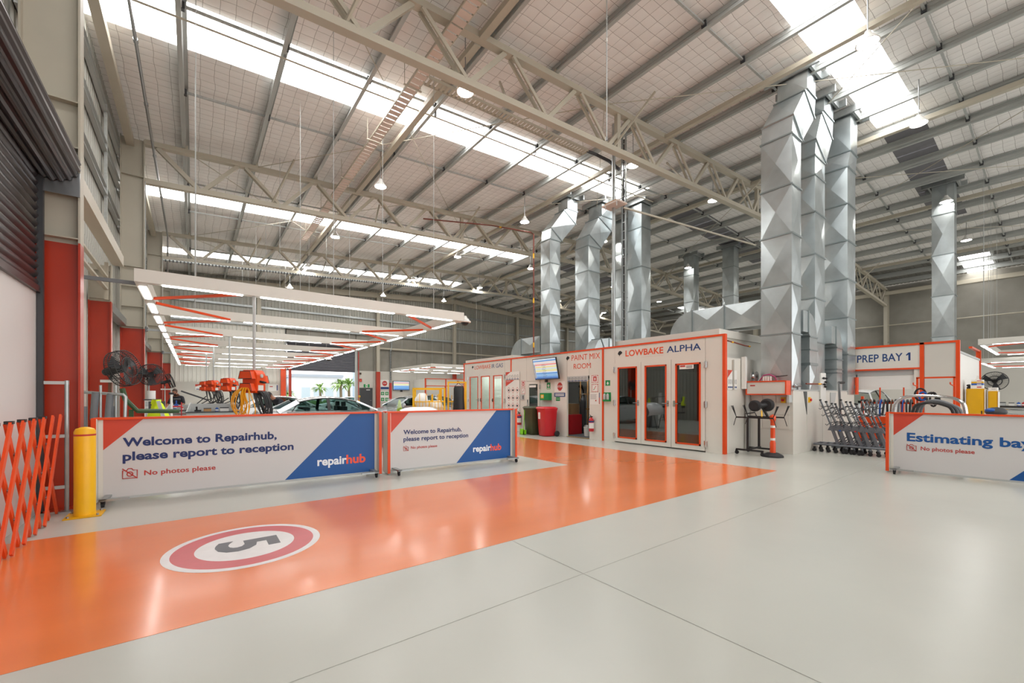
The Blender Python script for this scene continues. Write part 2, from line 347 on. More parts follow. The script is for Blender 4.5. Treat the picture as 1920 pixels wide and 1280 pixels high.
# ------------------------------------------------------------------ trusses
def zb_(x): return zr(x) - 1.54                     # bottom chord centre
def zt_(x): return zr(x) - .37                      # top chord centre
def truss(y, label):
    t = thing('roof_truss', label, 'truss', (XL, y, 8.0), group='steel roof trusses')
    for xa, xb in ((XL, RIDGE), (RIDGE, XR)):
        MB().bar((xa, y, zt_(xa)), (xb, y, zt_(xb)), .19, .15).build('top_chord', 'cream_steel', t)
        MB().bar((xa, y, zb_(xa)), (xb, y, zb_(xb)), .19, .15).build('bottom_chord', 'cream_steel', t)
    bn = [.18 + 2.32 * k for k in range(9)]; bn += [2 * RIDGE - x for x in bn[::-1]]
    tn = [-1.0] + [1.3 + 2.32 * k for k in range(8)] + [RIDGE] ; tn += [2 * RIDGE - x for x in tn[:-1][::-1]]
    for i, x in enumerate(bn):
        xl = max([a for a in tn if a < x - .2], default=XL); xr = min([a for a in tn if a > x + .2], default=XR)
        zb0 = zb_(x) + .06
        if xl > -1.1 or True:
            w_ = .09 if i else .13
            for dy in ((-.075, .075) if i else (0,)):
                MB().bar((xl + .1, y + dy, zt_(xl) - .07), (x - .07, y + dy, zb0), .045 if i else .13, w_ if i else .13).build('web_member', 'cream_steel', t)
        MB().bar((x + .07, y, zb0), (xr - .1, y, zt_(xr) - .07), .11, .11).build('web_member', 'cream_steel', t)
    MB().box(RIDGE - .5, y - .06, zb_(RIDGE), RIDGE - .36, y + .06, zt_(RIDGE)).build('web_post', 'cream_steel', t)
    MB().box(9.9, y - .06, zb_(9.9), 10.04, y + .06, zt_(9.9)).build('web_post', 'cream_steel', t)
    for i, x in enumerate([2.2, 5.9, 9.75, 13.6, 17.5, 21.5, 25.5, 29.5, 33.5]):
        MB().bar((x, y, zb_(x) + .05), (x + .55, y + (1.05 if i % 2 else -1.05), zr(x) - .2), .05, .05).build('fly_brace', 'cream_steel', t)
    for x in px:
        MB().box(x - .06, y - .08, zt_(x) + .07, x + .06, y + .08, zt_(x) + .2).build('purlin_cleat', 'cream_steel', t)
    return t
truss(FR[0], 'cream steel lattice truss spanning the hall above the orange lane barriers')
truss(FR[1], 'cream steel lattice truss second from the back wall')
truss(FR[2], 'cream steel lattice truss carrying a toothed cable tray before the back wall')

# ------------------------------------------------------------------ columns along the sides
def column(x, y, dr, label, depth=.55, ztop=9.25, red=3.5, fw=.22, name='steel_column'):
    t = thing(name, label, 'column', (x, y, 0))
    for z0, z1, m, nm in ((0, red, 'col_red', 'painted_base'), (red, ztop, 'col_cream', 'upper_shaft')):
        b = MB(); x0, x1 = sorted((x, x + dr * .022)); b.box(x0, y - fw / 2, z0, x1, y + fw / 2, z1)
        x0, x1 = sorted((x + dr * .022, x + dr * (depth - .022))); b.box(x0, y - .008, z0, x1, y + .008, z1)
        x0, x1 = sorted((x + dr * (depth - .022), x + dr * depth)); b.box(x0, y - fw / 2, z0, x1, y + fw / 2, z1)
        b.build(nm, m, t)
    b = MB(); x0, x1 = sorted((x + dr * .022, x + dr * (depth - .022)))
    for z in [q for q in (3.55, 4.15, 4.75, 5.35, 8.1) if q < ztop]: b.box(x0, y - fw / 2, z, x1, y + fw / 2, z + .016)
    b.build('stiffener', 'col_cream', t)
    MB().box(x - .05 if dr > 0 else x - depth - .05, y - .2, 0, x + depth + .05 if dr > 0 else x + .05, y + .2, .02).build('base_plate', 'col_red', t)
    return t
column(XL, FR[0], -1, 'tall steel column with red base beside the roller shutter')
column(-1.42, 12.5, -1, 'slimmer red and cream column between the shutter column and the big red column', .36, 4.28, 3.5, .16)
column(XL, FR[1], -1, 'tall steel column with red base behind the bracketed black fan')
column(XL, FR[2], -1, 'steel column with red base behind the round wall fan')
column(XL, 34.7, -1, 'steel column with red base in the far corner by the tool trolleys', .4)
column(XL, -1.05, -1, 'steel column with red base at the open front of the roller doorway')
for y in (FR[0], FR[1]): column(XR, y, 1, 'cream steel column against the raw concrete side wall', .5, 9.25, .05)

# ------------------------------------------------------------------ left wall
def corr_wall(b, p0, p1, z0, z1, pitch=.22, d=.03):      # trapezoid cladding from p0 to p1 in plan
    p0, p1 = Vector((*p0, 0)), Vector((*p1, 0)); L = (p1 - p0).length; e = (p1 - p0) / L; nrm = Vector((-e.y, e.x, 0)); vs = []
    n = max(1, int(L / pitch))
    for k in range(n):
        for a, h in ((0, 0), (.62, 0), (.70, 1), (.92, 1)):
            q = p0 + e * ((k + a) * L / n) + nrm * h * d; vs += [(q.x, q.y, z0), (q.x, q.y, z1)]
    q = p1; vs += [(q.x, q.y, z0), (q.x, q.y, z1)]
    b.add(vs, [(2 * k, 2 * k + 2, 2 * k + 3, 2 * k + 1) for k in range(len(vs) // 2 - 1)])
wl = MB(); corr_wall(wl, (-1.85, YF), (-1.85, YB), 4.9, 9.55); corr_wall(wl, (-1.85, 8.2), (-1.85, YB), 0, 4.9)
wl = struct(wl.build('wall_left', 'clad', recalc=False))
MB().box(-1.93, YF, 0, -1.9, YB, 9.6).build('outer_sheet', 'clad', wl)
for z in (5.4, 6.5, 7.6, 8.6):
    for y0, y1 in ((-1, 7.9), (8.1, 16.95), (17.15, 26), (26.2, 34.6)):
        if z < 5.5 and y0 < 8: continue
        b = MB(); b.box(-1.84, y0, z, -1.835, y1, z + .22); b.box(-1.84, y0, z + .215, -1.74, y1, z + .22); b.box(-1.84, y0, z, -1.74, y1, z + .005); b.box(-1.745, y0, z, -1.74, y1, z + .03)
        b.build('girt', 'purlin', wl)
for y in (10.6, 14.6, 21.5, 30.5): MB().box(-1.8, y - .04, 5.4, -1.74, y + .04, 8.8).build('girt_bridging', 'purlin', wl)
MB().box(-1.40, 8.12, 4.28, -1.22, 12.4, 4.5).build('door_head_beam', 'cream_steel', wl)
MB().box(-1.84, 8.2, .0, -1.78, 12.3, 4.28).build('inner_lining', 'clad_cream', wl)
for y0, y1 in ((12.6, 16.9), (17.2, 26), (26.2, 34.6)):
    MB().box(-1.80, y0, 3.55, -1.6, y1, 3.75).build('girt', 'galv', wl)
# open-framed bracket (ladder-like) under the head beam
lb = MB()
for y in (9.0, 12.2): lb.box(-1.5, y - .03, 3.5, -1.44, y + .03, 4.28)
for z in (3.7, 3.95): lb.box(-1.5, 9.0, z, -1.44, 12.2, z + .04)
lb.build('head_frame', 'cream_steel', wl)
# white panel closing the doorway
struct(MB().box(-1.64, -1.0, .0, -1.58, 7.86, 2.84).build('wall_panel', 'white_panel'))
# roller shutter, part lowered
sh = thing('door_1', 'dark brown steel roller shutter half lowered beside the red column', 'roller door', (-1.5, 3.4, 0), kind='structure')
def slat_mesh(L, pit, bul):
    b = MB(); n = 6; vs = []
    for k in range(n + 1):
        a = k / n; vs += [(bul * math.sin(PI * a), 0, a * pit), (bul * math.sin(PI * a), L, a * pit)]
    vs += [(-.012, 0, pit), (-.012, L, pit), (-.012, 0, 0), (-.012, L, 0)]
    m = len(vs) // 2
    b.add(vs, [(2 * k, 2 * k + 1, (2 * k + 3) % (2 * m), (2 * k + 2) % (2 * m)) for k in range(m)] + [tuple(2 * k for k in range(m)), tuple(2 * k + 1 for k in range(m))]); return b
s0 = slat_mesh(8.6, .105, .032); first = None
for k in range(15):
    if first is None: first = s0.build('slat', 'shutter', sh, False, smooth=True); first.location = (-.09, -4.2, 2.86)
    else: inst(first, sh, (-.09, -4.2, 2.86 + .105 * k))
MB().box(-1.62, -.8, 2.78, -1.54, 7.82, 2.86).build('bottom_rail', 'shutter', sh)
dr = MB(); prof = []
n = 72; R0 = .235; vs = []
for k in range(n):
    t = 2 * PI * k / n; r = R0 + (.022 if k % 4 in (1, 2) else 0); vs += [(-1.44 + r * math.cos(t), -.8, 4.50 + r * math.sin(t)), (-1.44 + r * math.cos(t), 7.84, 4.50 + r * math.sin(t))]
dr.add(vs, [(2 * k, 2 * k + 1, (2 * k + 3) % (2 * n), (2 * k + 2) % (2 * n)) for k in range(n)] + [tuple(2 * k for k in range(n)), tuple(2 * k + 1 for k in range(n))[::-1]])
dr.build('shutter_coil', 'shutter', sh, smooth=True)
MB().box(-1.575, 7.80, 0, -1.52, 7.87, 4.3).build('guide_rail', 'dark_grey', sh)
MB().cyl((-1.44, 7.84, 4.5), (-1.44, 7.93, 4.5), .06).box(-1.66, 7.86, 4.1, -1.2, 7.875, 4.42).build('coil_bracket', 'steel', sh)
MB().box(-1.70, -.8, 4.85, -1.5, 7.9, 5.0).build('head_trim', 'cream_steel', sh)

# ------------------------------------------------------------------ back wall
wb = MB()
wb.box(10.55, YB, 3.47, 12.0, YB + .15, 6.4)
wb = struct(wb.build('wall_back', 'concrete'))
for x0, x1 in ((12.03, 15.9), (15.93, 19.8), (19.83, 23.9), (23.93, 28), (28.03, 32), (32.03, 36.4), (36.43, 41.1)):
    MB().box(x0, YB, 3.47, x1, YB + .15, 6.4).build('concrete_panel', 'concrete', wb)
for x0, x1 in ((10.55, 12.0), (12.02, 15.9), (15.92, 19.8), (19.82, 41.1)):
    MB().box(x0, YB - .005, 0, x1, YB + .15, 3.46).build('painted_panel', 'concrete_paint', wb)
b = MB(); corr_wall(b, (41.1, YB), (-1.9, YB), 6.4, 10.9); b.build('cladding', 'clad', wb, recalc=False)
b = MB(); corr_wall(b, (5.5, YB), (-1.9, YB), 2.35, 6.4); b.build('cladding', 'clad_cream', wb, recalc=False)
MB().box(-1.9, YB - .05, 0, 5.5, YB + .1, 2.35).build('painted_dado', 'concrete_paint', wb)
MB().box(5.4, YB, 5.3, 10.6, YB + .15, 6.42).build('concrete_lintel', 'concrete', wb)
MB().box(-1.9, YB + .16, 6.4, 41.1, YB + .18, 10.9).build('outer_sheet', 'clad', wb)
for xa, xb in ((-1.6, RIDGE), (RIDGE, 41)):
    MB().bar((xa, YB - .2, zr(xa) - .5), (xb, YB - .2, zr(xb) - .5), .22, .42).build('end_rafter', 'cream_steel', wb)
for z, m in ((5.34, 'cream_steel'), (6.42, 'galv'), (7.7, 'galv'), (8.8, 'galv')):
    for xa, xb in ((-1.6, 3.6), (3.8, 12.2), (12.45, 19.5), (19.7, 27), (27.2, 34.3), (34.5, 40.5)):
        if z < 6 and xa < 10: continue
        MB().box(xa, YB - .16, z, xb, YB - .02, z + .14).build('girt', m, wb)
for x, ztop in ((12.3, 3.4), (19.6, 3.4), (3.7, 0), (27.1, 0), (34.4, 0)):
    c = thing('wall_column', {12.3: 'red and cream column on the back wall by the exit door', 19.6: 'red and cream column on the back wall behind the spray booths'}.get(x, 'cream column standing against the back wall cladding'), 'column', (x, YB - .3, 0))
    b = MB().box(x - .13, YB - .42, max(ztop, .02), x + .13, YB - .18, zr(x) - .7); b.build('shaft', 'col_cream', c)
    if ztop: MB().box(x - .15, YB - .44, 0, x + .15, YB - .17, ztop).build('painted_base', 'col_red', c)
    else: MB().box(x - .2, YB - .47, 0, x + .2, YB - .17, .02).build('base_plate', 'col_cream', c)
for x in (5.25,):
    struct(MB().box(x - .16, YB - .35, 0, x + .16, YB - .1, 3.45).build('trim_1', 'orange'))
struct(MB().box(5.62, YB - .25, 0, 5.8, YB - .1, 3.45).build('trim_2', 'col_red'))
# far roller shutter, half up
fs = thing('door_2', 'grey roller shutter half raised over the bright far doorway', 'roller door', (8, YB - .1, 3.3), kind='structure')
first = None
for k in range(16):
    b = slat_mesh(4.95, .12, .03)
    if first is None:
        first = b.build('slat', 'shutter_far', fs, False, smooth=True); first.rotation_euler = (0, 0, -PI / 2); first.location = (-2.47, 0, .1)
    else: inst(first, fs, (-2.47, 0, .1 + .12 * k), (0, 0, -PI / 2))
MB().box(5.5, YB - .16, 3.3, 10.5, YB - .06, 3.4).build('bottom_rail', 'shutter_far', fs)
MB().box(10.45, YB - .2, 0, 10.62, YB - .02, 5.4).build('guide_rail', 'light_grey', fs)
MB().box(5.38, YB - .09, 0, 5.5, YB - .02, 5.4).build('guide_rail', 'light_grey', fs)
MB().cyl((5.5, YB - .32, 5.45), (10.5, YB - .32, 5.45), .2, 20).build('shutter_coil', 'shutter_far', fs, smooth=True)
ed = thing('door_3', 'dark grey exit door in the back wall beneath a green exit sign', 'door', (11.4, YB - .05, 0), kind='structure')
MB().box(10.93, YB - .06, .02, 11.87, YB - .02, 2.0).build('leaf', 'dark_grey', ed)
b = MB(); b.box(10.87, YB - .07, 0, 10.93, YB - .01, 2.06); b.box(11.87, YB - .07, 0, 11.93, YB - .01, 2.06); b.box(10.87, YB - .07, 2.0, 11.93, YB - .01, 2.06); b.build('door_frame', 'booth_dark', ed)
MB().box(11.4, YB - .1, 1.85, 11.7, YB - .06, 1.93).build('door_closer', 'light_grey', ed)
MB().cyl((11.8, YB - .06, 1.0), (11.8, YB - .12, 1.0), .02).bar((11.8, YB - .12, 1.0), (11.68, YB - .12, 1.0), .02, .02).build('handle', 'chrome', ed)

# ------------------------------------------------------------------ right wall
wr = struct(MB().box(41.05, YF, 3.45, 41.2, -8.05, 9.6).build('wall_right', 'concrete'))
y = -8.0
while y < YB - .5:
    MB().box(41.05, y + .015, 3.45, 41.2, min(y + 4.5, YB) - .015, 9.6).build('concrete_panel', 'concrete', wr)
    MB().box(41.04, y + .015, 0, 41.2, min(y + 4.5, YB) - .015, 3.44).build('painted_panel', 'concrete_paint', wr); y += 4.5
MB().box(40.9, YF, 8.95, 41.05, YB, 9.15).build('wall_plate', 'cream_steel', wr)
MB().cyl((40.85, YF, 6.6), (40.85, YB, 6.6), .04, 8).build('wall_pipe', 'cream_steel', wr)
# ------------------------------------------------------------------ spray booths and mixing room: one row, fronts at x = BX facing the lane
BX = 10.62; EX, EY = (0, -1, 0), (0, 0, 1)
def panel_boxes(t, y0, y1, z0, z1, holes, x0=BX, x1=BX + .07, seams=(), m='booth', name='wall_panel'):
    cuts = sorted({y0, y1, *[h[0] for h in holes], *[h[1] for h in holes], *seams})
    for a, b in zip(cuts[:-1], cuts[1:]):
        hs = [h for h in holes if h[0] < (a + b) / 2 < h[1]]
        segs = [(z0, z1)]
        for h in hs:
            segs = [s for u, v in segs for s in ((u, min(v, h[2])), (max(u, h[3]), v)) if s[1] - s[0] > .01]
        for u, v in segs: MB().box(x0, a + .004, u, x1, b - .004, v).build(name, m, t)
def door_leaf(t, y0, y1, z1, g, side, glassm, n='door', hz=(.21, 1.24, 2.28), handle=True, hinge=True):
    """leaf from y0 to y1, g = (gy0, gy1, gz0, gz1) glass; side = y of the hinges (or None)"""
    b = MB(); x0, x1 = BX - .012, BX + .05
    b.box(x0, y0 + .006, .03, x1, y1 - .006, g[2]); b.box(x0, y0 + .006, g[3], x1, y1 - .006, z1); b.box(x0, y0 + .006, g[2], x1, g[0], g[3]); b.box(x0, g[1], g[2], x1, y1 - .006, g[3])
    d = b.build(n, 'booth', t)
    f = MB(); w_ = .042; xf0, xf1 = BX - .024, BX + .01
    f.box(xf0, g[0], g[2], xf1, g[1], g[2] + w_); f.box(xf0, g[0], g[3] - w_, xf1, g[1], g[3]); f.box(xf0, g[0], g[2], xf1, g[0] + w_, g[3]); f.box(xf0, g[1] - w_, g[2], xf1, g[1], g[3])
    f.build('window_frame', 'orange', d)
    MB().box(BX + .005, g[0] + .01, g[2] + .01, BX + .013, g[1] - .01, g[3] - .01).build('pane', glassm, d)
    if side is not None and hinge:
        for z in hz: MB().cyl((BX - .03, side, z - .09), (BX - .03, side, z + .09), .022, 10).box(BX - .02, side - .045, z - .08, BX - .01, side + .045, z + .08).build('hinge', 'chrome', d)
    if handle:
        hy = y0 + .1 if side is not None and side > y0 + .1 else y1 - .1
        sg = 1 if hy < (y0 + y1) / 2 else -1
        MB().box(BX - .03, hy - .035, 1.17, BX - .012, hy + .035, 1.33).cyl((BX - .03, hy, 1.25), (BX - .07, hy, 1.25), .012, 8).bar((BX - .07, hy, 1.25), (BX - .07, hy + sg * .14, 1.25), .02, .025).build('handle', 'chrome', d)
    return d
def bird(t, y, z, s=1):                             # small dark bird emblem
    b = MB(); P = [(0, .1), (.04, .16), (.1, .175), (.15, .14), (.175, .1), (.15, .095), (.13, .07), (.085, .05), (.06, 0), (.05, .05), (.015, .06)]
    b.prism([(a * s, h * s) for a, h in P], (BX - .003, y, z), EX, EY, (-.002, 0, 0)); b.build('bird_emblem', 'black', t)
def booth_shell(t, y0, y1, xb, ztop, inner, roofm='booth'):
    MB().box(BX + .07, y0, 0, xb, y0 + .06, ztop).build('side_wall', 'booth', t); MB().box(BX + .07, y1 - .06, 0, xb, y1, ztop).build('side_wall', 'booth', t)
    MB().box(xb - .06, y0 + .06, 0, xb, y1 - .06, ztop).build('rear_wall', inner, t); MB().box(BX + .07, y0 + .06, ztop - .06, xb, y1 - .06, ztop).build('roof_panel', inner, t)

# --- LOWBAKE ALPHA
al = thing('spray_booth', 'cream spray booth with three dark glazed doors and lettering LOWBAKE ALPHA', 'spray booth', (BX, 7.1, 0))
panel_boxes(al, 5.22, 9.07, 0, 2.98, [(5.67, 8.62, -1, 2.47)])
for a, b_, c, d_ in ((5.15, 5.22, 0, 3.03), (9.075, 9.135, 0, 3.03)): MB().box(BX - .02, a, c, BX + .08, b_, d_).build('corner_trim', 'orange', al)
MB().box(BX - .02, 5.22, 2.98, BX + .08, 9.075, 3.03).build('top_trim', 'orange', al)
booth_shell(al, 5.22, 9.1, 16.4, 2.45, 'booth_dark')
door_leaf(al, 7.64, 8.62, 2.47, (7.78, 8.50, .15, 2.35), 8.63, 'glass_tint'); door_leaf(al, 6.65, 7.64, 2.47, (6.79, 7.51, .15, 2.35), 7.7, 'glass_tint', hinge=False); door_leaf(al, 5.67, 6.65, 2.47, (5.79, 6.52, .15, 2.35), 5.66, 'glass_tint')
text('LOWBAKE', (BX - .001, 8.21, 2.67), EX, EY, 1.31, .19, 'orange', al, bold=.02); text('ALPHA', (BX - .001, 6.79, 2.675), EX, EY, 1.0, .18, 'navy_print', al, bold=.012)
MB().box(BX - .0015, 6.91, 2.607, BX + .001, 7.63, 2.618).build('small_print', 'pink', al)
bird(al, 8.5, 2.69); b = MB().box(BX - .026, 5.98, 2.19, BX - .022, 6.39, 2.30); nb = b.build('door_notice', 'white', al)
MB().box(BX - .029, 6.22, 2.25, BX - .026, 6.37, 2.29).build('red_heading', 'sign_red', nb)
[MB().box(BX - .028, 6.02, z, BX - .0255, 6.19, z + .012).build('text_line', 'dark_grey', nb) for z in (2.215, 2.24, 2.265)]
MB().box(BX + .3, 5.5, 2.45, 15.8, 8.9, 3.02).build('plenum', 'booth', al); MB().box(BX + .28, 5.45, 3.02, 15.9, 8.95, 3.22).build('plenum_cap', 'booth', al)
MB().box(11.1, 5.175, 1.62, 11.14, 5.22, 2.4).build('side_seam', 'booth_seam', al)
p_ = MB().box(10.84, 5.205, 1.63, 11.34, 5.215, 2.13).build('side_poster', 'white', al)
MB().prism([(0, 0), (.26, 0), (0, -.2)], (10.84, 5.205, 2.13), (1, 0, 0), EY, (0, -.003, 0)).build('red_corner', 'barrier_red', p_)
for k in range(5):
    MB().box(10.87 + .095 * k, 5.2, 1.67, 10.94 + .095 * k, 5.204, 1.71).build('caption', 'navy_print', p_)
    MB().tube([(10.905 + .095 * k + .028 * math.cos(a), 5.203, 1.83 + .06 * math.sin(a)) for a in [i * PI / 5 for i in range(10)]], .004, 4, True).build('pictogram', 'mid_grey', p_)
MB().tube([(10.75, 5.16, 2.86), (11.15, 5.16, 2.84), (11.7, 5.16, 2.80), (12.0, 5.16, 2.80)], .018, 8).build('gas_pipe', 'copper', al)
for x in (10.95, 11.9): MB().cyl((x, 5.16, 2.845 if x < 11 else 2.80), (x + .08, 5.16, 2.84 if x < 11 else 2.80), .022, 8).build('pipe_band', 'yellow', al)
MB().box(11.58, 5.1, 1.65, 11.68, 5.2, 2.5).build('white_riser', 'white', al)

# --- PAINT MIX ROOM
mx = thing('paint_mix_room', 'cream room with open doorway and orange lettering PAINT MIX ROOM', 'paint room', (BX, 11.6, 0))
panel_boxes(mx, 9.14, 14.04, 0, 2.98, [(9.7, 10.76, -1, 2.14), (12.23, 13.04, -1, 2.03)], seams=(11.47, 12.15))
MB().box(BX - .02, 14.04, 0, BX + .08, 14.1, 3.03).build('corner_trim', 'orange', mx); MB().box(BX - .02, 9.14, 2.98, BX + .08, 14.04, 3.03).build('top_trim', 'orange', mx)
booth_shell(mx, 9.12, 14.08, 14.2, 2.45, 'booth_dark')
text('PAINT MIX', (BX - .001, 10.53, 2.69), EX, EY, 1.3, .19, 'orange', mx, bold=0); text('ROOM', (BX - .001, 10.43, 2.39), EX, EY, .8, .18, 'orange', mx, bold=0); bird(mx, 10.80, 2.69)
d = MB(); x0, x1 = BX - .012, BX + .05; g = (12.36, 12.89, .3, 1.91)
d.box(x0, 12.24, .03, x1, 13.03, g[2]); d.box(x0, 12.24, g[3], x1, 13.03, 2.02); d.box(x0, 12.24, g[2], x1, g[0], g[3]); d.box(x0, g[1], g[2], x1, 13.03, g[3]); d = d.build('door', 'booth', mx)
MB().box(BX + .01, g[0], g[2], BX + .02, g[1], g[3]).build('pane', 'glass_tint', d)
for z in (.3, 1.8): MB().cyl((BX - .03, 12.22, z - .09), (BX - .03, 12.22, z + .09), .022, 10).build('hinge', 'chrome', d)
MB().box(BX - .03, 12.92, 1.0, BX - .012, 12.98, 1.3).cyl((BX - .06, 12.95, .95), (BX - .06, 12.95, 1.2), .012, 8).build('handle', 'chrome', d)
MB().box(BX - .02, 12.45, 1.78, BX - .014, 12.85, 1.87).build('door_notice', 'white', d)
hs = MB().box(BX - .01, 9.75, 1.95, BX + .0, 10.74, 2.14).build('header_sign', 'light_grey', mx)
for k in range(6):
    MB().box(BX - .014, 9.80 + .155 * k, 1.965, BX - .01, 9.92 + .155 * k, 1.99).build('caption', 'navy_print', hs)
    MB().tube([(BX - .013, 9.86 + .155 * k + .045 * math.cos(a), 2.06 + .035 * math.sin(a)) for a in [i * PI / 4 for i in range(8)]], .005, 4, True).build('pictogram', 'mid_grey', hs)
MB().box(BX - .03, 9.7, .0, BX + .1, 10.76, .012).build('threshold', 'black', mx)
for k in range(9): MB().prism([(0, 0), (.06, 0), (.1, .1), (.04, .1)], (BX - .028, 10.75 - .118 * k, .0125), EX, (1, 0, 0), (0, 0, .001)).build('hazard_stripe', 'yellow', mx)
MB().box(BX + .1, 9.2, .0, 14.1, 14.0, .006).build('room_floor', 'mat_grey', mx)
MB().box(13.5, 11.6, .05, 13.6, 13.9, 2.2).build('inner_partition', 'light_grey', mx)
MB().box(11.2, 11.0, 2.36, 12.6, 11.3, 2.385).build('added_room_light', 'led', mx)  # unseen lamp, added to brighten the mixing room interior
# contents of the mixing room seen through the doorway
rc = thing('steel_cabinet', 'red cabinet inside the paint mix room doorway', 'cabinet', (11.5, 11.4, .006)); MB().box(11.2, 11.15, .006, 11.8, 11.6, .75).build('body', 'red', rc, bevel=.01); MB().box(11.19, 11.18, .05, 11.2, 11.57, .72).build('door', 'red', rc)
cbx = thing('cardboard_box', 'brown carton standing on the red cabinet', 'box', (11.5, 11.38, .75)); MB().box(11.28, 11.2, .752, 11.7, 11.55, 1.15).build('carton', 'card', cbx); MB().box(11.277, 11.34, .76, 11.281, 11.4, 1.15).build('tape', 'wood', cbx)
gb = thing('gas_bottle', 'tall dark blue gas bottle inside the paint mix room', 'gas bottle', (12.0, 11.3, .006)); MB().lathe([(0, 0), (.11, 0), (.115, .03), (.115, 1.2), (.09, 1.33), (.04, 1.4), (.03, 1.46), (0, 1.46)], (12.0, 11.3, .006), 16).build('cylinder', 'dark_grey', gb, smooth=True); MB().cyl((12.0, 11.3, 1.44), (12.0, 11.3, 1.56), .035, 8).build('valve', 'steel', gb)
cl = thing('hanging_overall', 'dark hanging hose bundle and mask on the mix room partition', 'hose', (13.45, 12.7, 1.0)); MB().tube([(13.42, 12.75, 1.9), (13.40, 12.6, 1.7), (13.4, 12.55, 1.2), (13.4, 12.7, .7), (13.4, 12.8, 1.2), (13.4, 12.78, 1.75)], .03, 8).build('hose', 'hose_black', cl, smooth=True); MB().sphere((13.42, 12.76, 1.85), .09).build('mask', 'black', cl, smooth=True)
sf = thing('shelf_rack', 'yellow edged shelf beside the partition in the mix room', 'shelf', (12.9, 11.75, .006))
for x in (12.55, 13.3):
    for y in (11.55, 11.95): MB().box(x - .02, y - .02, .006, x + .02, y + .02, 2.1).build('upright', 'wood', sf)
for z in (.9, 1.5, 2.05): MB().box(12.53, 11.53, z, 13.32, 11.97, z + .03).build('shelf', 'wood', sf)
for i, (x, y) in enumerate(((11.3, 10.42), (11.62, 10.62), (11.9, 10.95))):
    pt = thing('paint_drum', 'white plastic tub on the mix room floor, ' + ('nearest the doorway', 'between two others', 'nearest the gas bottle')[i], 'tub', (x, y, .006), group='white tubs in the mix room'); MB().lathe([(0, 0), (.11, 0), (.125, .3), (.13, .3), (.13, .33), (0, .33)], (x, y, .006), 14).build('tub', 'white', pt, smooth=True); MB().tube([(x - .12, y, .28), (x, y - .12, .2), (x + .12, y, .28)], .006, 5).build('bail', 'steel', pt)

# --- LOWBAKE IR GAS
ir = thing('spray_booth', 'cream spray booth with three brightly lit glazed doors and lettering LOWBAKE IR GAS', 'spray booth', (BX, 16, 0))
panel_boxes(ir, 14.1, 17.88, 0, 2.98, [(14.53, 17.49, -1, 2.46)])
MB().box(BX - .02, 17.88, 0, BX + .08, 17.95, 3.03).build('corner_trim', 'orange', ir); MB().box(BX - .02, 14.1, 2.98, BX + .08, 17.88, 3.03).build('top_trim', 'orange', ir)
booth_shell(ir, 14.1, 17.92, 16.4, 2.6, 'white')
for a, b_, g0, g1, sd in ((16.5, 17.49, 16.63, 17.37, 17.5), (15.51, 16.5, 15.65, 16.38, None), (14.53, 15.51, 14.67, 15.38, 14.52)): door_leaf(ir, a, b_, 2.46, (g0, g1, .15, 2.35), sd, 'glass_clear')
text('LOWBAKE', (BX - .001, 16.95, 2.68), EX, EY, 1.35, .18, 'orange', ir, bold=.002); text('IR GAS', (BX - .001, 15.52, 2.68), EX, EY, .86, .18, 'navy_print', ir, bold=.002); bird(ir, 17.19, 2.71, .9)
MB().box(BX - .0015, 15.7, 2.617, BX + .001, 16.3, 2.628).build('small_print', 'pink', ir)
MB().box(BX - .026, 14.78, 2.19, BX - .02, 15.25, 2.31).build('door_notice', 'white', ir)
for x in (11.6, 13.0, 14.4):
    for y in (14.5, 17.2): MB().box(x, y, 2.5, x + 1.2, y + .3, 2.54).build('booth_light', 'led', ir)
MB().box(BX + .3, 14.4, 2.6, 15.8, 18.2, 3.02).build('plenum', 'booth', ir); MB().box(BX + .28, 14.35, 3.02, 15.9, 18.25, 3.2).build('plenum_cap', 'booth', ir)

# ------------------------------------------------------------------ things fixed to the booth fronts
def wall_sign(name, label, cat, y0, y1, z0, z1, m, th=.006, group=None, BX=BX):    # y0 > y1: from its left to its right edge
    t = thing(name, label, cat, (BX - th, (y0 + y1) / 2, z0), group=group); MB().box(BX - th, y1, z0, BX - .0005, y0, z1).build('plate', m, t); return t
def sbox(t, nm, m, y0, y1, z0, z1, th=.008, BX=BX): return MB().box(BX - th, y1, z0, BX - .006, y0, z1).build(nm, m, t)
BP = BX - .021                                     # these two lie over the orange trim
t = wall_sign('safety_poster', 'white poster of pictograms with red corner on the booth front', 'poster', 14.42, 13.47, 2.12, 2.45, 'white', BX=BP); MB().prism([(0, 0), (.35, 0), (0, -.16)], (BP - .006, 14.42, 2.45), EX, EY, (-.002, 0, 0)).build('red_corner', 'barrier_red', t)
for k in range(5):
    sbox(t, 'caption', 'navy_print', 14.38 - .18 * k, 14.25 - .18 * k, 2.135, 2.165, BX=BP)
    MB().tube([(BP - .008, 14.31 - .18 * k + .05 * math.cos(a), 2.26 + .06 * math.sin(a)) for a in [i * PI / 4 for i in range(8)]], .006, 4, True).build('pictogram', 'mid_grey', t)
t = wall_sign('hazard_chart', 'white chart of nine red diamond hazard symbols on the booth front', 'poster', 14.42, 13.47, .83, 2.1, 'white', BX=BP); MB().prism([(0, 0), (.6, 0), (0, -.26)], (BP - .006, 14.42, 2.1), EX, EY, (-.002, 0, 0)).build('red_corner', 'barrier_red', t)
text('repairhub', (BP - .0085, 14.38, 2.03), EX, EY, .3, .05, 'logo_white', t, bold=.01)
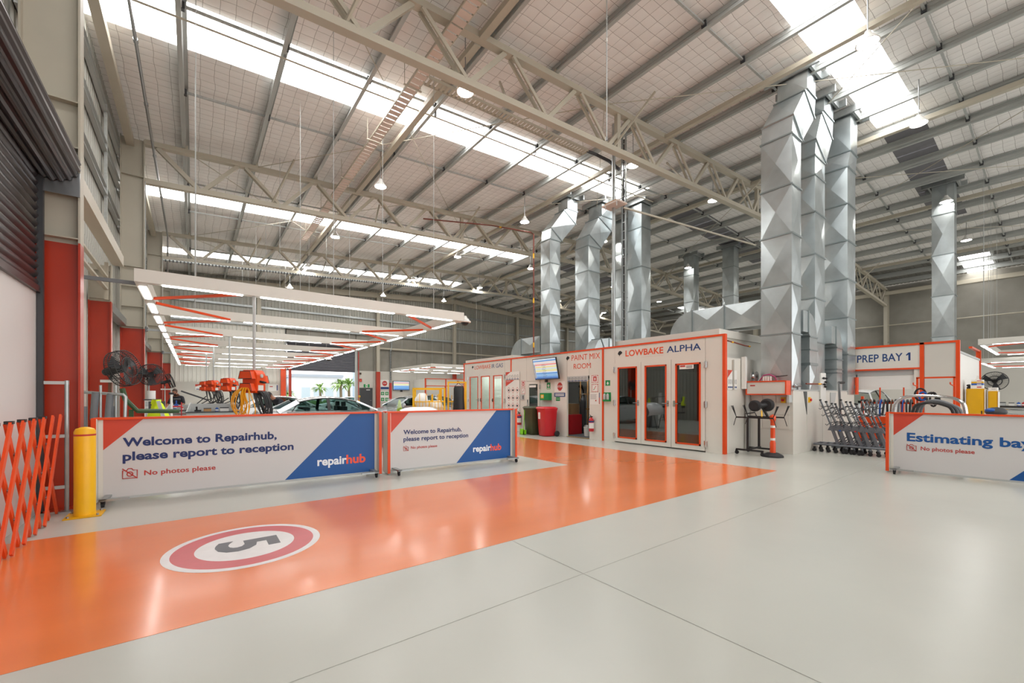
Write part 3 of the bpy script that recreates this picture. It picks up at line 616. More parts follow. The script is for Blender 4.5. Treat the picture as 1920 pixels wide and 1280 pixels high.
for i in range(3):
    for j in range(3):
        y, z = 14.2 - .29 * j, 1.68 - .32 * i
        dm = MB().prism([(0, .135), (.12, 0), (0, -.135), (-.12, 0)], (BP - .006, y, z), EX, EY, (-.002, 0, 0)).build('diamond', 'sign_red', t)
        MB().prism([(0, .115), (.1, 0), (0, -.115), (-.1, 0)], (BP - .008, y, z), EX, EY, (-.001, 0, 0)).build('diamond_face', 'white', dm)
        MB().prism([(math.cos(q) * (.035 + .012 * ((i + j + k) % 3)), math.sin(q) * (.04 + .012 * ((i * j + k) % 2))) for k, q in enumerate([a * PI / 4 for a in range(8)])], (BP - .009, y, z), EX, EY, (-.001, 0, 0)).build('symbol', 'black', dm)
def hatch_sign(y0, y1, z0, z1, label, icon):
    t = wall_sign('fire_sign', label, 'sign', y0, y1, z0, z1, 'white'); n = 5; h = (z1 - z0); w_ = (y0 - y1)
    for k in range(n):
        for zz in (z0, z1 - h * .12): MB().prism([(0, 0), (w_ * .1, 0), (w_ * .15, h * .12), (w_ * .05, h * .12)], (BX - .006, y0 - w_ * k / n, zz), EX, EY, (-.001, 0, 0)).build('stripe', 'sign_red', t)
        for yy in (y0, y1 + w_ * .12): MB().prism([(0, 0), (w_ * .12, h * .05), (w_ * .12, h * .15), (0, h * .1)], (BX - .006, yy, z0 + h * k / n), EX, EY, (-.001, 0, 0)).build('stripe', 'sign_red', t)
    if icon: sbox(t, 'panel', 'sign_red', y0 - w_ * .25, y1 + w_ * .25, z0 + h * .2, z1 - h * .18); sbox(t, 'extinguisher_icon', 'white', y0 - w_ * .42, y1 + w_ * .42, z0 + h * .3, z1 - h * .35, .0095)
    else:
        for k in range(3): MB().prism([(0, 0), (w_ * .2, h * .08), (w_ * .2, h * .16), (0, h * .08)], (BX - .006, y0 - w_ * (.25 + .12 * k), z0 + h * (.25 + .17 * k)), EX, EY, (-.001, 0, 0)).build('stripe', 'green' if k == 0 else 'sign_red', t)
hatch_sign(9.59, 9.30, 1.89, 2.15, 'red hatched fire extinguisher sign right of the mix room doorway', True)
hatch_sign(9.59, 9.30, 1.58, 1.85, 'red and green hatched sign below the extinguisher sign by the doorway', False)
hatch_sign(13.38, 13.13, 1.80, 2.06, 'red hatched extinguisher sign between hazard chart and narrow door', True)
hatch_sign(13.38, 13.13, 1.52, 1.77, 'red dashed sign between hazard chart and narrow door', False)
t = wall_sign('phone_panel', 'small pale call panel below the red dashed sign', 'panel', 13.4, 13.18, 1.28, 1.5, 'light_grey', .03); MB().box(BX - .034, 13.21, 1.32, BX - .03, 13.26, 1.46).build('slot', 'dark_grey', t)
t = wall_sign('first_aid_sign', 'narrow green sign with white cross under the screen', 'sign', 11.83, 11.64, 1.70, 1.95, 'green'); sbox(t, 'cross', 'white', 11.79, 11.68, 1.815, 1.85); sbox(t, 'cross', 'white', 11.755, 11.715, 1.775, 1.89); sbox(t, 'caption', 'white', 11.81, 11.66, 1.72, 1.745)
t = wall_sign('first_aid_box', 'green first aid box with white cross on the wall above the bins', 'first aid box', 12.06, 11.56, 1.29, 1.56, 'green', .16); MB().box(BX - .164, 11.83, 1.36, BX - .16, 12.0, 1.5).build('label_patch', 'yellow', t); MB().box(BX - .167, 11.90, 1.38, BX - .164, 11.93, 1.48).box(BX - .167, 11.865, 1.415, BX - .164, 11.965, 1.445).build('cross', 'white', t)
t = wall_sign('stop_sign', 'white square sign with red octagon reading STOP beside the doorway', 'sign', 11.40, 10.86, 1.60, 1.98, 'white'); MB().prism([(.14 * math.cos(a), .16 * math.sin(a)) for a in [PI / 8 + k * PI / 4 for k in range(8)]], (BX - .006, 11.12, 1.79), EX, EY, (-.002, 0, 0)).build('octagon', 'sign_red', t); text('STOP', (BX - .0085, 11.24, 1.755), EX, EY, .24, .075, 'white', t, bold=.02)
t = wall_sign('notice_sign', 'blue rectangular notice under the STOP sign', 'sign', 11.42, 10.85, 1.42, 1.565, 'navy_print'); [sbox(t, 'text_line', 'white', 11.37, 10.9, z, z + .028) for z in (1.455, 1.505)]
t = wall_sign('small_green_sign', 'two small green tags under the blue notice', 'sign', 11.33, 11.12, 1.27, 1.405, 'green'); sbox(t, 'caption', 'white', 11.31, 11.14, 1.33, 1.345)
t = wall_sign('notice_sheet', 'white printed sheet with red and blue end beside the doorway', 'poster', 9.66, 9.24, 1.17, 1.56, 'white'); sbox(t, 'blue_end', 'navy_print', 9.27, 9.24, 1.4, 1.56); sbox(t, 'red_end', 'sign_red', 9.27, 9.24, 1.19, 1.4)
for k in range(7): sbox(t, 'text_line', 'mid_grey', 9.64, 9.36 + .02 * (k % 3), 1.5 - .025 * k, 1.507 - .025 * k)
sbox(t, 'picture', 'sign_red', 9.43, 9.38, 1.28, 1.32)
t = wall_sign('emergency_sign', 'green emergency eyewash sign on the cream pier', 'sign', 9.0, 8.81, 1.78, 1.96, 'green'); MB().prism([(0, -.06), (.05, -.01), (.025, .0), (.025, .04), (-.025, .04), (-.025, 0), (-.05, -.01)], (BX - .006, 8.905, 1.87), EX, EY, (-.002, 0, 0)).build('arrow', 'white', t); sbox(t, 'caption', 'light_grey', 8.98, 8.83, 1.79, 1.797)
t = wall_sign('eyewash_station', 'green eyewash station with two bottles on the cream pier', 'eyewash', 9.05, 8.78, 1.28, 1.57, 'green', .03)
for y in (8.98, 8.85): MB().lathe([(0, 0), (.04, 0), (.045, .02), (.045, .15), (.02, .19), (0, .2)], (BX - .075, y, 1.34), 12).build('bottle', 'light_grey', t, smooth=True)
MB().box(BX - .1, 8.79, 1.28, BX - .03, 9.04, 1.34).build('tray', 'green', t)
def extinguisher(y, z, label):
    t = thing('fire_extinguisher', label, 'extinguisher', (BX - .1, y, z))
    MB().lathe([(0, 0), (.075, 0), (.085, .015), (.085, .36), (.06, .42), (.03, .44), (.03, .47), (0, .47)], (BX - .1, y, z), 18).build('cylinder', 'red', t, smooth=True)
    MB().lathe([(.0865, .1), (.0865, .28)], (BX - .1, y, z), 18).build('label_band', 'white', t, smooth=True); MB().lathe([(.087, .3), (.087, .35)], (BX - .1, y, z), 18).build('blue_band', 'navy_print', t, smooth=True)
    MB().box(BX - .13, y - .02, z + .46, BX - .05, y + .02, z + .5).bar((BX - .12, y, z + .5), (BX - .19, y - .03, z + .55), .02, .012).bar((BX - .12, y, z + .48), (BX - .2, y - .03, z + .49), .02, .012).build('valve_handle', 'black', t)
    MB().tube([(BX - .1, y + .03, z + .49), (BX - .12, y + .1, z + .44), (BX - .12, y + .11, z + .25), (BX - .12, y + .1, z + .12)], .012, 8).build('hose', 'hose_black', t, smooth=True)
    MB().box(BX - .02, y - .05, z + .3, BX, y + .05, z + .38).build('bracket', 'steel', t)
extinguisher(9.52, .28, 'red fire extinguisher hung beside the mix room doorway'); extinguisher(13.40, .27, 'red fire extinguisher hung below the hazard chart')
# production screen
tv = thing('wall_screen', 'large flat screen showing a coloured job list above the bins', 'television', (BX - .2, 11.6, 2.0), 0)
sc_o = Vector((BX - .12, 12.36, 2.06)); uy = Vector((-.1, .07, .77)).normalized(); ux = Vector((-.06, -1, 0)).normalized()
def scr(nm, m, a0, a1, b0, b1, d0, d1, par=tv):
    nrm = ux.cross(uy); b = MB(); P = [sc_o + ux * a + uy * h + nrm * d for d in (d0, d1) for a, h in ((a0, b0), (a1, b0), (a1, b1), (a0, b1))]
    return b.add(P, [(0, 3, 2, 1), (4, 5, 6, 7), (0, 1, 5, 4), (1, 2, 6, 5), (2, 3, 7, 6), (3, 0, 4, 7)]).build(nm, m, par)
scr('casing', 'black', 0, 1.40, 0, .80, -.05, 0)
for nm, c in (('scr_blue', '#4f8fd0'), ('scr_pale', '#c9d6e6'), ('scr_red', '#d98a86'), ('scr_yellow', '#dcd98a'), ('scr_mint', '#c4dcc6'), ('scr_sky', '#7fb0e0'), ('scr_grey', '#d5d3d2'), ('scr_bar', '#2b5fa8')): mat(nm, c, .3, emit=.45)
sp_ = scr('display', 'scr_pale', .025, 1.375, .03, .775, 0, .002)
rows = ['scr_bar', 'scr_blue', 'scr_sky', 'scr_sky', 'scr_blue', 'scr_pale', 'scr_yellow', 'scr_mint', 'scr_pale', 'scr_yellow', 'scr_grey', 'scr_red', 'scr_grey', 'scr_grey', 'scr_blue', 'scr_pale']
for k, m_ in enumerate(rows): scr('table_row', m_, .025 if k in (0, 14) else .12, 1.375, .032 + .0465 * k, .032 + .0465 * k + .042, .002, .003, sp_)
for k in range(11): scr('row_icon', 'dark_grey', .05, .10, .085 + .0465 * k, .115 + .0465 * k, .002, .003, sp_); scr('row_text', 'dark_grey', .5 + .03 * (k % 3), .72 + .05 * (k % 2), .098 + .0465 * k, .106 + .0465 * k, .003, .0035, sp_)
MB().box(BX - .1, 11.5, 2.25, BX, 11.75, 2.6).build('wall_bracket', 'black', tv)
MB().box(BX - .14, 11.72, 1.96, BX - .05, 11.8, 2.06).build('sensor', 'black', tv)

# wheelie bins
def wheelie(x, y, rz, body, lid, label):
    t = thing('wheelie_bin', label, 'bin', (x, y, 0), rz); b = MB()
    r = [(.0, .22, .24), (.04, .24, .26), (.9, .285, .33), (.93, .30, .345), (.97, .30, .345)]; vs = []; n = 16
    for z, hx, hy in r:
        for k in range(n):
            a = 2 * PI * k / n; cx, sy = math.cos(a), math.sin(a); s_ = (abs(cx) ** 5 + abs(sy) ** 5) ** (-1 / 5); vs.append((hx * cx * s_, hy * sy * s_, z + .015))
    fs = [(i * n + k, i * n + (k + 1) % n, (i + 1) * n + (k + 1) % n, (i + 1) * n + k) for i in range(len(r) - 1) for k in range(n)] + [tuple(range(n))[::-1]]
    b.add(vs, fs); b.build('body', body, t, False, smooth=True)
    l = MB(); vs = []
    for z, s_ in ((.985, 1.03), (1.0, 1.05), (1.04, .98), (1.06, .85)):
        for k in range(n):
            a = 2 * PI * k / n; cx, sy = math.cos(a), math.sin(a); q = (abs(cx) ** 5 + abs(sy) ** 5) ** (-1 / 5) * s_; vs.append((.30 * cx * q - .02, .345 * sy * q, z))
    l.add(vs, [(i * n + k, i * n + (k + 1) % n, (i + 1) * n + (k + 1) % n, (i + 1) * n + k) for i in range(3) for k in range(n)] + [tuple(range(3 * n, 4 * n)), tuple(range(n))[::-1]]); l.build('lid', lid, t, False, smooth=True)
    MB().cyl((.30, -.24, 1.0), (.30, .24, 1.0), .016, 8).bar((.25, -.2, .99), (.31, -.2, 1.0), .04, .03).bar((.25, .2, .99), (.31, .2, 1.0), .04, .03).build('handle', 'black', t, False)
    for s_ in (-1, 1):
        wv = MB().lathe([(0, -.025), (.08, -.025), (.1, -.015), (.1, .015), (.08, .025), (0, .025)], (.24, s_ * .3, .1), 18, 'y').build('wheel', 'black_rubber', t, False, smooth=True)
    MB().cyl((.24, -.3, .1), (.24, .3, .1), .012, 8).build('axle', 'steel', t, False)
    return t
rb = wheelie(10.2, 11.36, -.2, 'red', 'red', 'red wheelie bin beside the mix room doorway')
MB().box(-.292, .0, .62, -.274, .13, .86).build('paper_label', 'white', rb, False)
wheelie(10.2, 12.12, -.1, 'bin_green', 'bin_green', 'dark green wheelie bin beside the red bin')
t = thing('dustpan', 'lime green long handled dustpan leaning on the green bin', 'dustpan', (9.83, 12.3, 0)); MB().bar((9.86, 12.3, .05), (9.95, 12.34, .95), .02, .02).build('handle', 'lime', t); b = MB(); b.box(9.78, 12.2, .0, 9.81, 12.42, .22).box(9.78, 12.2, .0, 9.92, 12.22, .18).box(9.78, 12.4, .0, 9.92, 12.42, .18).box(9.78, 12.2, 0, 9.92, 12.42, .015); b.build('pan', 'lime', t)
# ------------------------------------------------------------------ ductwork
def duct(name, label, rings, loc, group=None, m='duct', cross=True, flange=True, cat='duct'):
    t = thing(name, label, cat, loc, group=group)
    cen = [sum((Vector(p) for p in r), Vector()) / 4 for r in rings]; Ls = [(cen[i + 1] - cen[i]).length for i in range(len(rings) - 1)]
    i = 0
    while i < len(rings) - 1:
        if Ls[i] < .3 and cross:                            # run of short bends: one curved elbow
            j = i
            while j < len(rings) - 1 and Ls[j] < .3: j += 1
            b = MB(); b.add([p for r in rings[i:j + 1] for p in r], [(q * 4 + k, q * 4 + (k + 1) % 4, (q + 1) * 4 + (k + 1) % 4, (q + 1) * 4 + k) for q in range(j - i) for k in range(4)]); b.build('elbow', m, t, smooth=True)
            i = j; continue
        A = [Vector(p) for p in rings[i]]; B_ = [Vector(p) for p in rings[i + 1]]; c0 = sum(A + B_, Vector()) / 8
        vs = A + B_; fs = []
        for k in range(4):
            j = (k + 1) % 4
            if cross and Ls[i] > .45:
                ctr = (A[k] + A[j] + B_[k] + B_[j]) / 4; nr = (A[j] - A[k]).cross(B_[k] - A[k]).normalized()
                if nr.dot(ctr - c0) < 0: nr = -nr
                vs.append(ctr + nr * .036); q = len(vs) - 1; fs += [(k, j, q), (j, 4 + j, q), (4 + j, 4 + k, q), (4 + k, k, q)]
            else: fs.append((k, j, 4 + j, 4 + k))
        b = MB(); b.add(vs, fs + [(0, 1, 2, 3), (7, 6, 5, 4)]); b.build('duct_section', m, t); i += 1
    if flange:
        for qi, R_ in enumerate(rings[1:-1]):
            if Ls[qi] < .3 and Ls[qi + 1] < .3: continue
            A = [Vector(p) for p in R_]; c = sum(A, Vector()) / 4; nr = (A[1] - A[0]).cross(A[3] - A[0]).normalized() * .018
            vs = []
            for s_ in (-1, 1):
                for p in A: vs.append(c + (p - c) * 1.03 + (p - c).normalized() * .022 + nr * s_)
            MB().add(vs, [(0, 1, 2, 3), (7, 6, 5, 4), (0, 4, 5, 1), (1, 5, 6, 2), (2, 6, 7, 3), (3, 7, 4, 0)]).build('flange', 'duct_rim', t)
    return t
def rect(z, x0, x1, y0, y1): return [(x0, y0, z), (x1, y0, z), (x1, y1, z), (x0, y1, z)]
def shifted(x0, x1, y0, y1, zb, sx=1.05, ztop=None):      # offset elbow at the top, stepping towards the ridge
    return [[(x0 + .08, y0, zb + .48), (x1 + .1, y0, zb + .05), (x1 + .1, y1, zb + .05), (x0 + .08, y1, zb + .48)],
            [(x0 + sx - .2, y0, zb + 1.42), (x1 + sx - .1, y0, zb + .98), (x1 + sx - .1, y1, zb + .98), (x0 + sx - .2, y1, zb + 1.42)],
            rect(zb + 1.55, x0 + sx, x1 + sx, y0, y1), rect(ztop or zr(x1 + sx) - .02, x0 + sx, x1 + sx, y0, y1)]
def curb(t, x0, x1, y0, y1):
    b = MB(); z = zr((x0 + x1) / 2) - .26
    for a in ((x0 - .1, y0 - .12, x1 + .1, y0 - .06), (x0 - .1, y1 + .06, x1 + .1, y1 + .12), (x0 - .13, y0 - .3, x0 - .07, y1 + .3), (x1 + .07, y0 - .3, x1 + .13, y1 + .3)): b.box(a[0], a[1], z, a[2], a[3], z + .2)
    b.build('roof_curb', 'galv', t)
GD = 'galvanised ducts rising to the roof'
R_ = [rect(z, 11.95, 12.55, 4.15, 4.87) for z in (1.62, 3.05, 4.30, 5.57, 6.80, 8.07)]
d1 = duct('exhaust_duct', 'tall galvanised duct with offset elbow rising behind the orange trimmed shelf', R_ + shifted(11.95, 12.55, 4.15, 4.87, 8.07), (12.25, 4.5, 1.62), GD); curb(d1, 13.0, 13.6, 4.15, 4.87)
R_ = [rect(z, 14.05, 14.85, 4.3, 4.98) for z in (1.62, 3.0, 4.25, 5.5, 6.7, 7.75, 8.3)]
d2 = duct('exhaust_duct', 'middle galvanised duct of the three beside the spray booth plant box', R_ + shifted(14.05, 14.85, 4.3, 4.98, 8.3, .75), (14.45, 4.6, 1.62), GD); curb(d2, 14.8, 15.6, 4.3, 4.98)
R_ = [rect(z, 16.2, 17.0, 4.1, 4.95) for z in (1.5, 2.75, 3.9, 5.1, 6.3, 7.45, 8.6)] + [rect(9.2, 16.5, 17.2, 4.1, 4.95), rect(zr(17) - .02, 16.5, 17.2, 4.1, 4.95)]
d3 = duct('exhaust_duct', 'galvanised duct standing against the PREP BAY 1 sign', R_, (16.6, 4.5, 1.5), GD); curb(d3, 16.5, 17.2, 4.1, 4.95)
def elbow_x(x0, x1, y0, y1, z0, zc, r_in, m):              # leaves a riser sideways, turns down to z0
    out = []
    for k in range(11):
        a = PI / 2 * k / 10; ri, ro = r_in, r_in + (x1 - x0)
        cx = x1 - ro
        if k == 0: out.append([(cx - .35, y0, zc + ri), (cx - .35, y0, zc + ro), (cx - .35, y1, zc + ro), (cx - .35, y1, zc + ri)])
        out.append([(cx + ri * math.sin(a), y0, zc + ri * math.cos(a)), (cx + ro * math.sin(a), y0, zc + ro * math.cos(a)), (cx + ro * math.sin(a), y1, zc + ro * math.cos(a)), (cx + ri * math.sin(a), y1, zc + ri * math.cos(a))])
    for z in (zc - .35, zc - .75, (zc + z0) / 2, z0): out.append(rect(z, x0, x1, y0, y1))
    return out
duct('bypass_duct', 'curved galvanised duct turning down beside the first tall duct', elbow_x(13.1, 13.65, 4.13, 4.6, 1.62, 3.05, .1, 'duct'), (13.3, 4.3, 1.62), 'curved ducts on the plant box')
duct('bypass_duct', 'curved galvanised duct turning down between the second and third tall ducts', elbow_x(15.3, 15.8, 4.13, 4.6, 1.62, 2.9, .1, 'duct'), (15.5, 4.3, 1.62), 'curved ducts on the plant box')
def elbow_y(x0, x1, ytop, zc, r_in, th, yend, zdown):       # rises from zdown, turns towards -y, runs to yend
    out = [[(x0, ytop, zdown), (x1, ytop, zdown), (x1, ytop - th, zdown), (x0, ytop - th, zdown)]]
    cy = ytop - th - r_in
    for k in range(11):
        a = PI / 2 * k / 10; ro, ri = r_in + th, r_in
        o_, i_ = (cy + ro * math.cos(a), zc + ro * math.sin(a)), (cy + ri * math.cos(a), zc + ri * math.sin(a))
        out.append([(x0, o_[0], o_[1]), (x1, o_[0], o_[1]), (x1, i_[0], i_[1]), (x0, i_[0], i_[1])])
    n = max(1, round((cy - yend) / 1.1)); zo, zi = zc + r_in + th, zc + r_in
    for k in range(1, n + 1):
        y = cy + (yend - cy) * k / n; out.append([(x0, y, zo), (x1, y, zo), (x1, y, zi), (x0, y, zi)])
    return out
duct('supply_duct', 'curved galvanised duct from the LOWBAKE ALPHA roof box to the tall duct', elbow_y(11.98, 12.65, 7.55, 3.28, .06, .68, 4.88, 3.22), (12.3, 7.2, 3.22))
duct('supply_duct', 'curved galvanised duct from the LOWBAKE IR GAS roof box to its riser', elbow_y(11.98, 12.6, 15.9, 3.25, .1, .7, 13.8, 3.2), (12.3, 15.5, 3.2))
# ducts over the mixing room and beyond
R_ = [rect(z, 12.0, 12.6, 13.18, 13.76) for z in (2.5, 3.7, 4.9, 6.0, 7.1, 8.1)]
dA = duct('exhaust_duct', 'galvanised duct with offset elbow above the job list screen', R_ + shifted(12.0, 12.6, 13.18, 13.76, 8.1), (12.3, 13.4, 2.5), GD); curb(dA, 13.05, 13.65, 13.18, 13.76)
R_ = [rect(z, 13.9, 14.65, 12.75, 13.55) for z in (2.3, 3.4, 4.6, 5.8, 7.0, 8.1)]
dB = duct('exhaust_duct', 'wide galvanised duct with offset elbow above the mix room lettering', R_ + shifted(13.9, 14.65, 12.75, 13.55, 8.1, .9), (14.2, 13.1, 2.3), GD); curb(dB, 14.8, 15.5, 12.75, 13.55)
R_ = [rect(z, 16.35, 17.05, 11.75, 12.5) for z in (.0, 1.9, 3.4, 5.4, 7.4, 9.2, 10.4)]
dD = duct('exhaust_duct', 'straight galvanised duct just right of the slim cable mast', R_, (16.7, 12.1, 0), GD); curb(dD, 16.35, 17.05, 11.75, 12.5)
R_ = [rect(z, 17.1, 17.75, 13.4, 14.1) for z in (0, 2.2, 3.6, 5.0, 6.4, 7.8)] + [rect(8.6, 17.25, 17.9, 13.4, 14.1), rect(10.45, 17.25, 17.9, 13.4, 14.1)]
dC = duct('exhaust_duct', 'galvanised duct half hidden behind the slim cable mast', R_, (17.4, 13.7, 0), GD); curb(dC, 17.25, 17.9, 13.4, 14.1)
for x, y, lb_ in ((24.8, 14.0, 'far straight galvanised duct seen above the roof box of LOWBAKE ALPHA'), (25.1, 11.7, 'far galvanised duct seen left of the offset duct of the booth'), (24.75, 2.75, 'galvanised duct rising behind the PREP BAY 1 panel')):
    R_ = [rect(z, x, x + .62, y, y + .66) for z in (0, 2.2, 3.9, 5.6, 7.3, 9.0, zr(x + .3) - .02)]
    dd = duct('exhaust_duct', lb_, R_, (x + .3, y + .3, 0), GD); curb(dd, x, x + .62, y, y + .66)
# low horizontal duct and elbow over the mixing room
duct('supply_duct', 'small horizontal duct with elbow on the mix room roof', [rect(2.45, 12.9, 13.3, 11.5, 12.0), rect(3.35, 12.9, 13.3, 11.5, 12.0)] + [[(12.9 + .2 * k, 11.5, 3.55 + .12 * k), (13.3 + .1 * k, 11.5, 3.35 + .02 * k), (13.3 + .1 * k, 12.0, 3.35 + .02 * k), (12.9 + .2 * k, 12.0, 3.55 + .12 * k)] for k in (1, 2)] + [[(x, 11.5, 3.85), (x, 11.5, 3.38), (x, 12.0, 3.38), (x, 12.0, 3.85)] for x in (13.8, 14.9, 16.3)], (13.1, 11.7, 2.45))

# ------------------------------------------------------------------ plant box beside LOWBAKE ALPHA
pb = thing('plant_box', 'low cream steel plant box carrying the tall ducts beside the booth', 'machinery', (14.4, 4.65, 0))
MB().box(11.95, 4.12, 0, 16.95, 5.14, 1.62).build('casing', 'booth', pb)
MB().box(11.93, 4.1, 1.6, 16.97, 5.14, 1.625).build('top_edge', 'light_grey', pb)
for y0, y1 in ((4.2, 4.5), (4.51, 4.82), (4.83, 5.1)):
    for z0, z1 in ((.62, .98), (.99, 1.3), (1.31, 1.48)): MB().box(11.935, y0, z0, 11.955, y1 - .005, z1 - .005).build('access_panel', 'booth', pb)
for x0, x1 in ((12.85, 14.0), (14.02, 15.3), (15.32, 16.9)): MB().box(x0, 4.105, .05, x1, 4.125, 1.58).build('access_panel', 'booth', pb)
MB().prism([(0, 0), (.42, 0), (.42, -1.1)], (12.62, 4.12, 1.58), (1, 0, 0), EY, (0, -.012, 0)).build('gusset_opening', 'booth_dark', pb)
MB().prism([(0, 0), (.5, 0), (.05, -1.0)], (14.6, 4.1, 1.56), (1, 0, 0), EY, (0, -.012, 0)).build('gusset_opening', 'light_grey', pb)
for loc, ax in (((11.93, 4.33, 1.36), 'x'), ((12.96, 4.1, 1.36), 'y')):
    if ax == 'x':
        q = MB().box(loc[0] - .03, loc[1] - .05, loc[2] - .07, loc[0] + .005, loc[1] + .05, loc[2] + .07).build('isolator', 'yellow', pb); MB().lathe([(0, -.03), (.035, -.03), (.035, 0)], (loc[0] - .03, loc[1], loc[2]), 12, 'x').build('red_knob', 'red', q)
    else:
        q = MB().box(loc[0] - .05, loc[1] - .03, loc[2] - .07, loc[0] + .05, loc[1] + .01, loc[2] + .07).build('isolator', 'yellow', pb); MB().lathe([(0, -.03), (.035, -.03), (.035, 0)], (loc[0], loc[1] - .03, loc[2]), 12, 'y').build('red_knob', 'red', q)
vt = MB().box(13.75, 4.07, 1.2, 14.15, 4.1, 2.1).build('valve_board', 'white', pb)
for x, z in ((13.85, 1.95), (14.02, 1.85), (13.98, 1.72), (13.9, 1.78), (14.06, 1.95)): MB().sphere((x, 4.03, z), .035, 8, 6).cyl((x, 4.07, z), (x, 4.02, z), .012, 6).build('valve', 'black', vt)
MB().tube([(12.6, 4.05, 1.78), (13.0, 4.05, 1.78), (13.75, 4.05, 1.79)], .02, 8).build('gas_pipe', 'copper', pb); MB().cyl((13.45, 4.05, 1.785), (13.65, 4.05, 1.788), .024, 8).build('pipe_band', 'yellow', pb)
MB().box(13.92, 4.08, 1.15, 13.98, 4.1, 1.38).build('red_gauge', 'brown', pb)
su = thing('supply_shelf', 'white wall shelf box with orange edging on the plant box', 'shelf', (11.8, 4.65, 1.49))
MB().box(11.68, 4.2, 1.52, 11.93, 5.1, 1.82).build('box', 'booth', su); b = MB(); b.box(11.66, 4.17, 1.82, 11.94, 5.13, 1.85).box(11.66, 4.17, 1.49, 11.94, 5.13, 1.52).box(11.66, 4.17, 1.52, 11.94, 4.2, 1.82).box(11.66, 5.1, 1.52, 11.94, 5.13, 1.82); b.build('edging', 'orange', su)
MB().box(11.672, 4.9, 1.72, 11.68, 5.02, 1.75).build('red_mark', 'sign_red', su)
MB().box(11.75, 5.1, 0, 11.83, 5.16, 1.49).build('support_leg', 'light_grey', su); MB().box(11.75, 4.14, 1.3, 11.94, 4.19, 1.49).build('bracket', 'light_grey', su)
t = thing('hose_reel', 'chrome bottle cage with hose on the orange edged shelf', 'hose reel', (11.8, 4.95, 1.85)); MB().lathe([(.05, -.05), (.13, -.05), (.13, -.04), (.06, -.03), (.06, .03), (.13, .04), (.13, .05), (.05, .05)], (11.8, 4.96, 1.98), 16, 'y').build('reel', 'chrome', t, smooth=True); MB().box(11.76, 4.9, 1.85, 11.84, 5.02, 1.87).build('foot', 'steel', t)
t = thing('regulator_set', 'row of white regulators and purple hose on the orange edged shelf', 'regulator', (11.8, 4.65, 1.85))
for k in range(4): MB().cyl((11.78, 4.57 + .055 * k, 1.85), (11.78, 4.57 + .055 * k, 1.97), .022, 10).build('regulator', 'white', t)
MB().tube([(11.82, 4.85, 1.86), (11.82, 4.75, 2.0), (11.82, 4.62, 2.02), (11.82, 4.48, 1.95), (11.82, 4.45, 1.86)], .018, 8).build('hose', 'purple', t, smooth=True); MB().bar((11.82, 4.5, 1.95), (11.82, 4.2, 1.98), .02, .02).build('wand', 'black', t)
t = thing('tap_assembly', 'small brass and steel tap on the plant box corner', 'tap', (12.2, 4.14, 1.625)); MB().cyl((12.0, 4.13, 1.7), (12.45, 4.13, 1.72), .03, 10).build('pipe', 'steel', t); MB().sphere((12.1, 4.12, 1.72), .05, 10, 6).build('valve', 'steel', t, smooth=True); MB().cyl((12.3, 4.13, 1.625), (12.3, 4.13, 1.71), .02, 8).build('post', 'steel', t)

# ------------------------------------------------------------------ mast with cable ladder on the booth roof
ma = thing('cable_mast', 'galvanised pole and cable ladder rising from booth roof to roof steel', 'mast', (10.82, 8.83, 3.02))
MB().box(10.75, 8.75, 2.45, 10.9, 8.95, 2.5).cyl((10.82, 8.83, 2.5), (10.82, 8.83, zr(10.8) - .03), .055, 14).build('pole', 'galv', ma, smooth=True)
for y in (8.52, 8.66): MB().box(11.0, y - .012, 2.5, 11.06, y + .012, zr(11) - .03).build('ladder_rail', 'galv', ma)
for k in range(24): MB().box(11.0, 8.53, 3.1 + .28 * k, 11.03, 8.65, 3.12 + .28 * k).build('rung', 'galv', ma)
MB().tube([(11.03, 8.59, 2.5), (11.03, 8.59, 5), (11.03, 8.6, 8), (11.03, 8.59, 9.7)], .022, 8).build('cable', 'hose_black', ma)
pl = MB().box(10.5, 8.4, 7.53, 10.95, 9.05, 7.58).build('light_tray', 'pink', ma); MB().box(10.52, 8.5, 7.58, 10.9, 8.95, 7.62).build('plank', 'wood', pl)
for y in (8.45, 8.9): MB().box(10.5, y, 7.4, 10.52, y + .02, 7.53).build('hook', 'light_grey', pl)
MB().tube([(10.9, 8.66 + .2 * math.cos(a), 7.95 + .28 * math.sin(a)) for a in [2 * PI * k / 16 for k in range(16)]], .012, 6, True).build('cable_coil', 'hose_black', ma)
MB().bar((10.9, 8.5, 7.45), (16.5, 6.9, 7.0), .04, .05).build('stay_arm', 'cream_steel', ma)
cw = thing('air_line', 'thin white air line dropping from the roof above the booths', 'cable', (7.0, 5.9, 6.9)); MB().cyl((7.0, 5.9, 6.95), (7.0, 5.9, zr(7) - .01), .012, 6).build('line', 'light_grey', cw); MB().cyl((7.0, 5.9, 6.9), (7.0, 5.9, 6.98), .02, 8).build('coupling', 'steel', cw); MB().cyl((7.0, 5.9, 9.0), (7.0, 5.9, 9.08), .02, 8).build('coupling', 'white', cw)
fp = thing('sprinkler_pipe', 'dark red pipe with yellow bands dropping from the roof onto the mix room', 'pipe', (10.9, 13.05, 2.98))
MB().tube([(10.95, 13.0, 2.5), (10.95, 13.0, 7.98), (10.8, 13.0, 8.02), (10.8, 15.8, 9.2), (8.0, 17.0, 9.2)], .028, 8).build('pipe', 'copper', fp)
for z in (3.4, 5.2, 7.0): MB().cyl((10.95, 13.0, z), (10.95, 13.0, z + .2), .032, 8).build('pipe_band', 'yellow', fp)
MB().cyl((10.8, 15.0, 8.86), (10.8, 15.15, 8.92), .032, 8).build('pipe_band', 'yellow', fp)

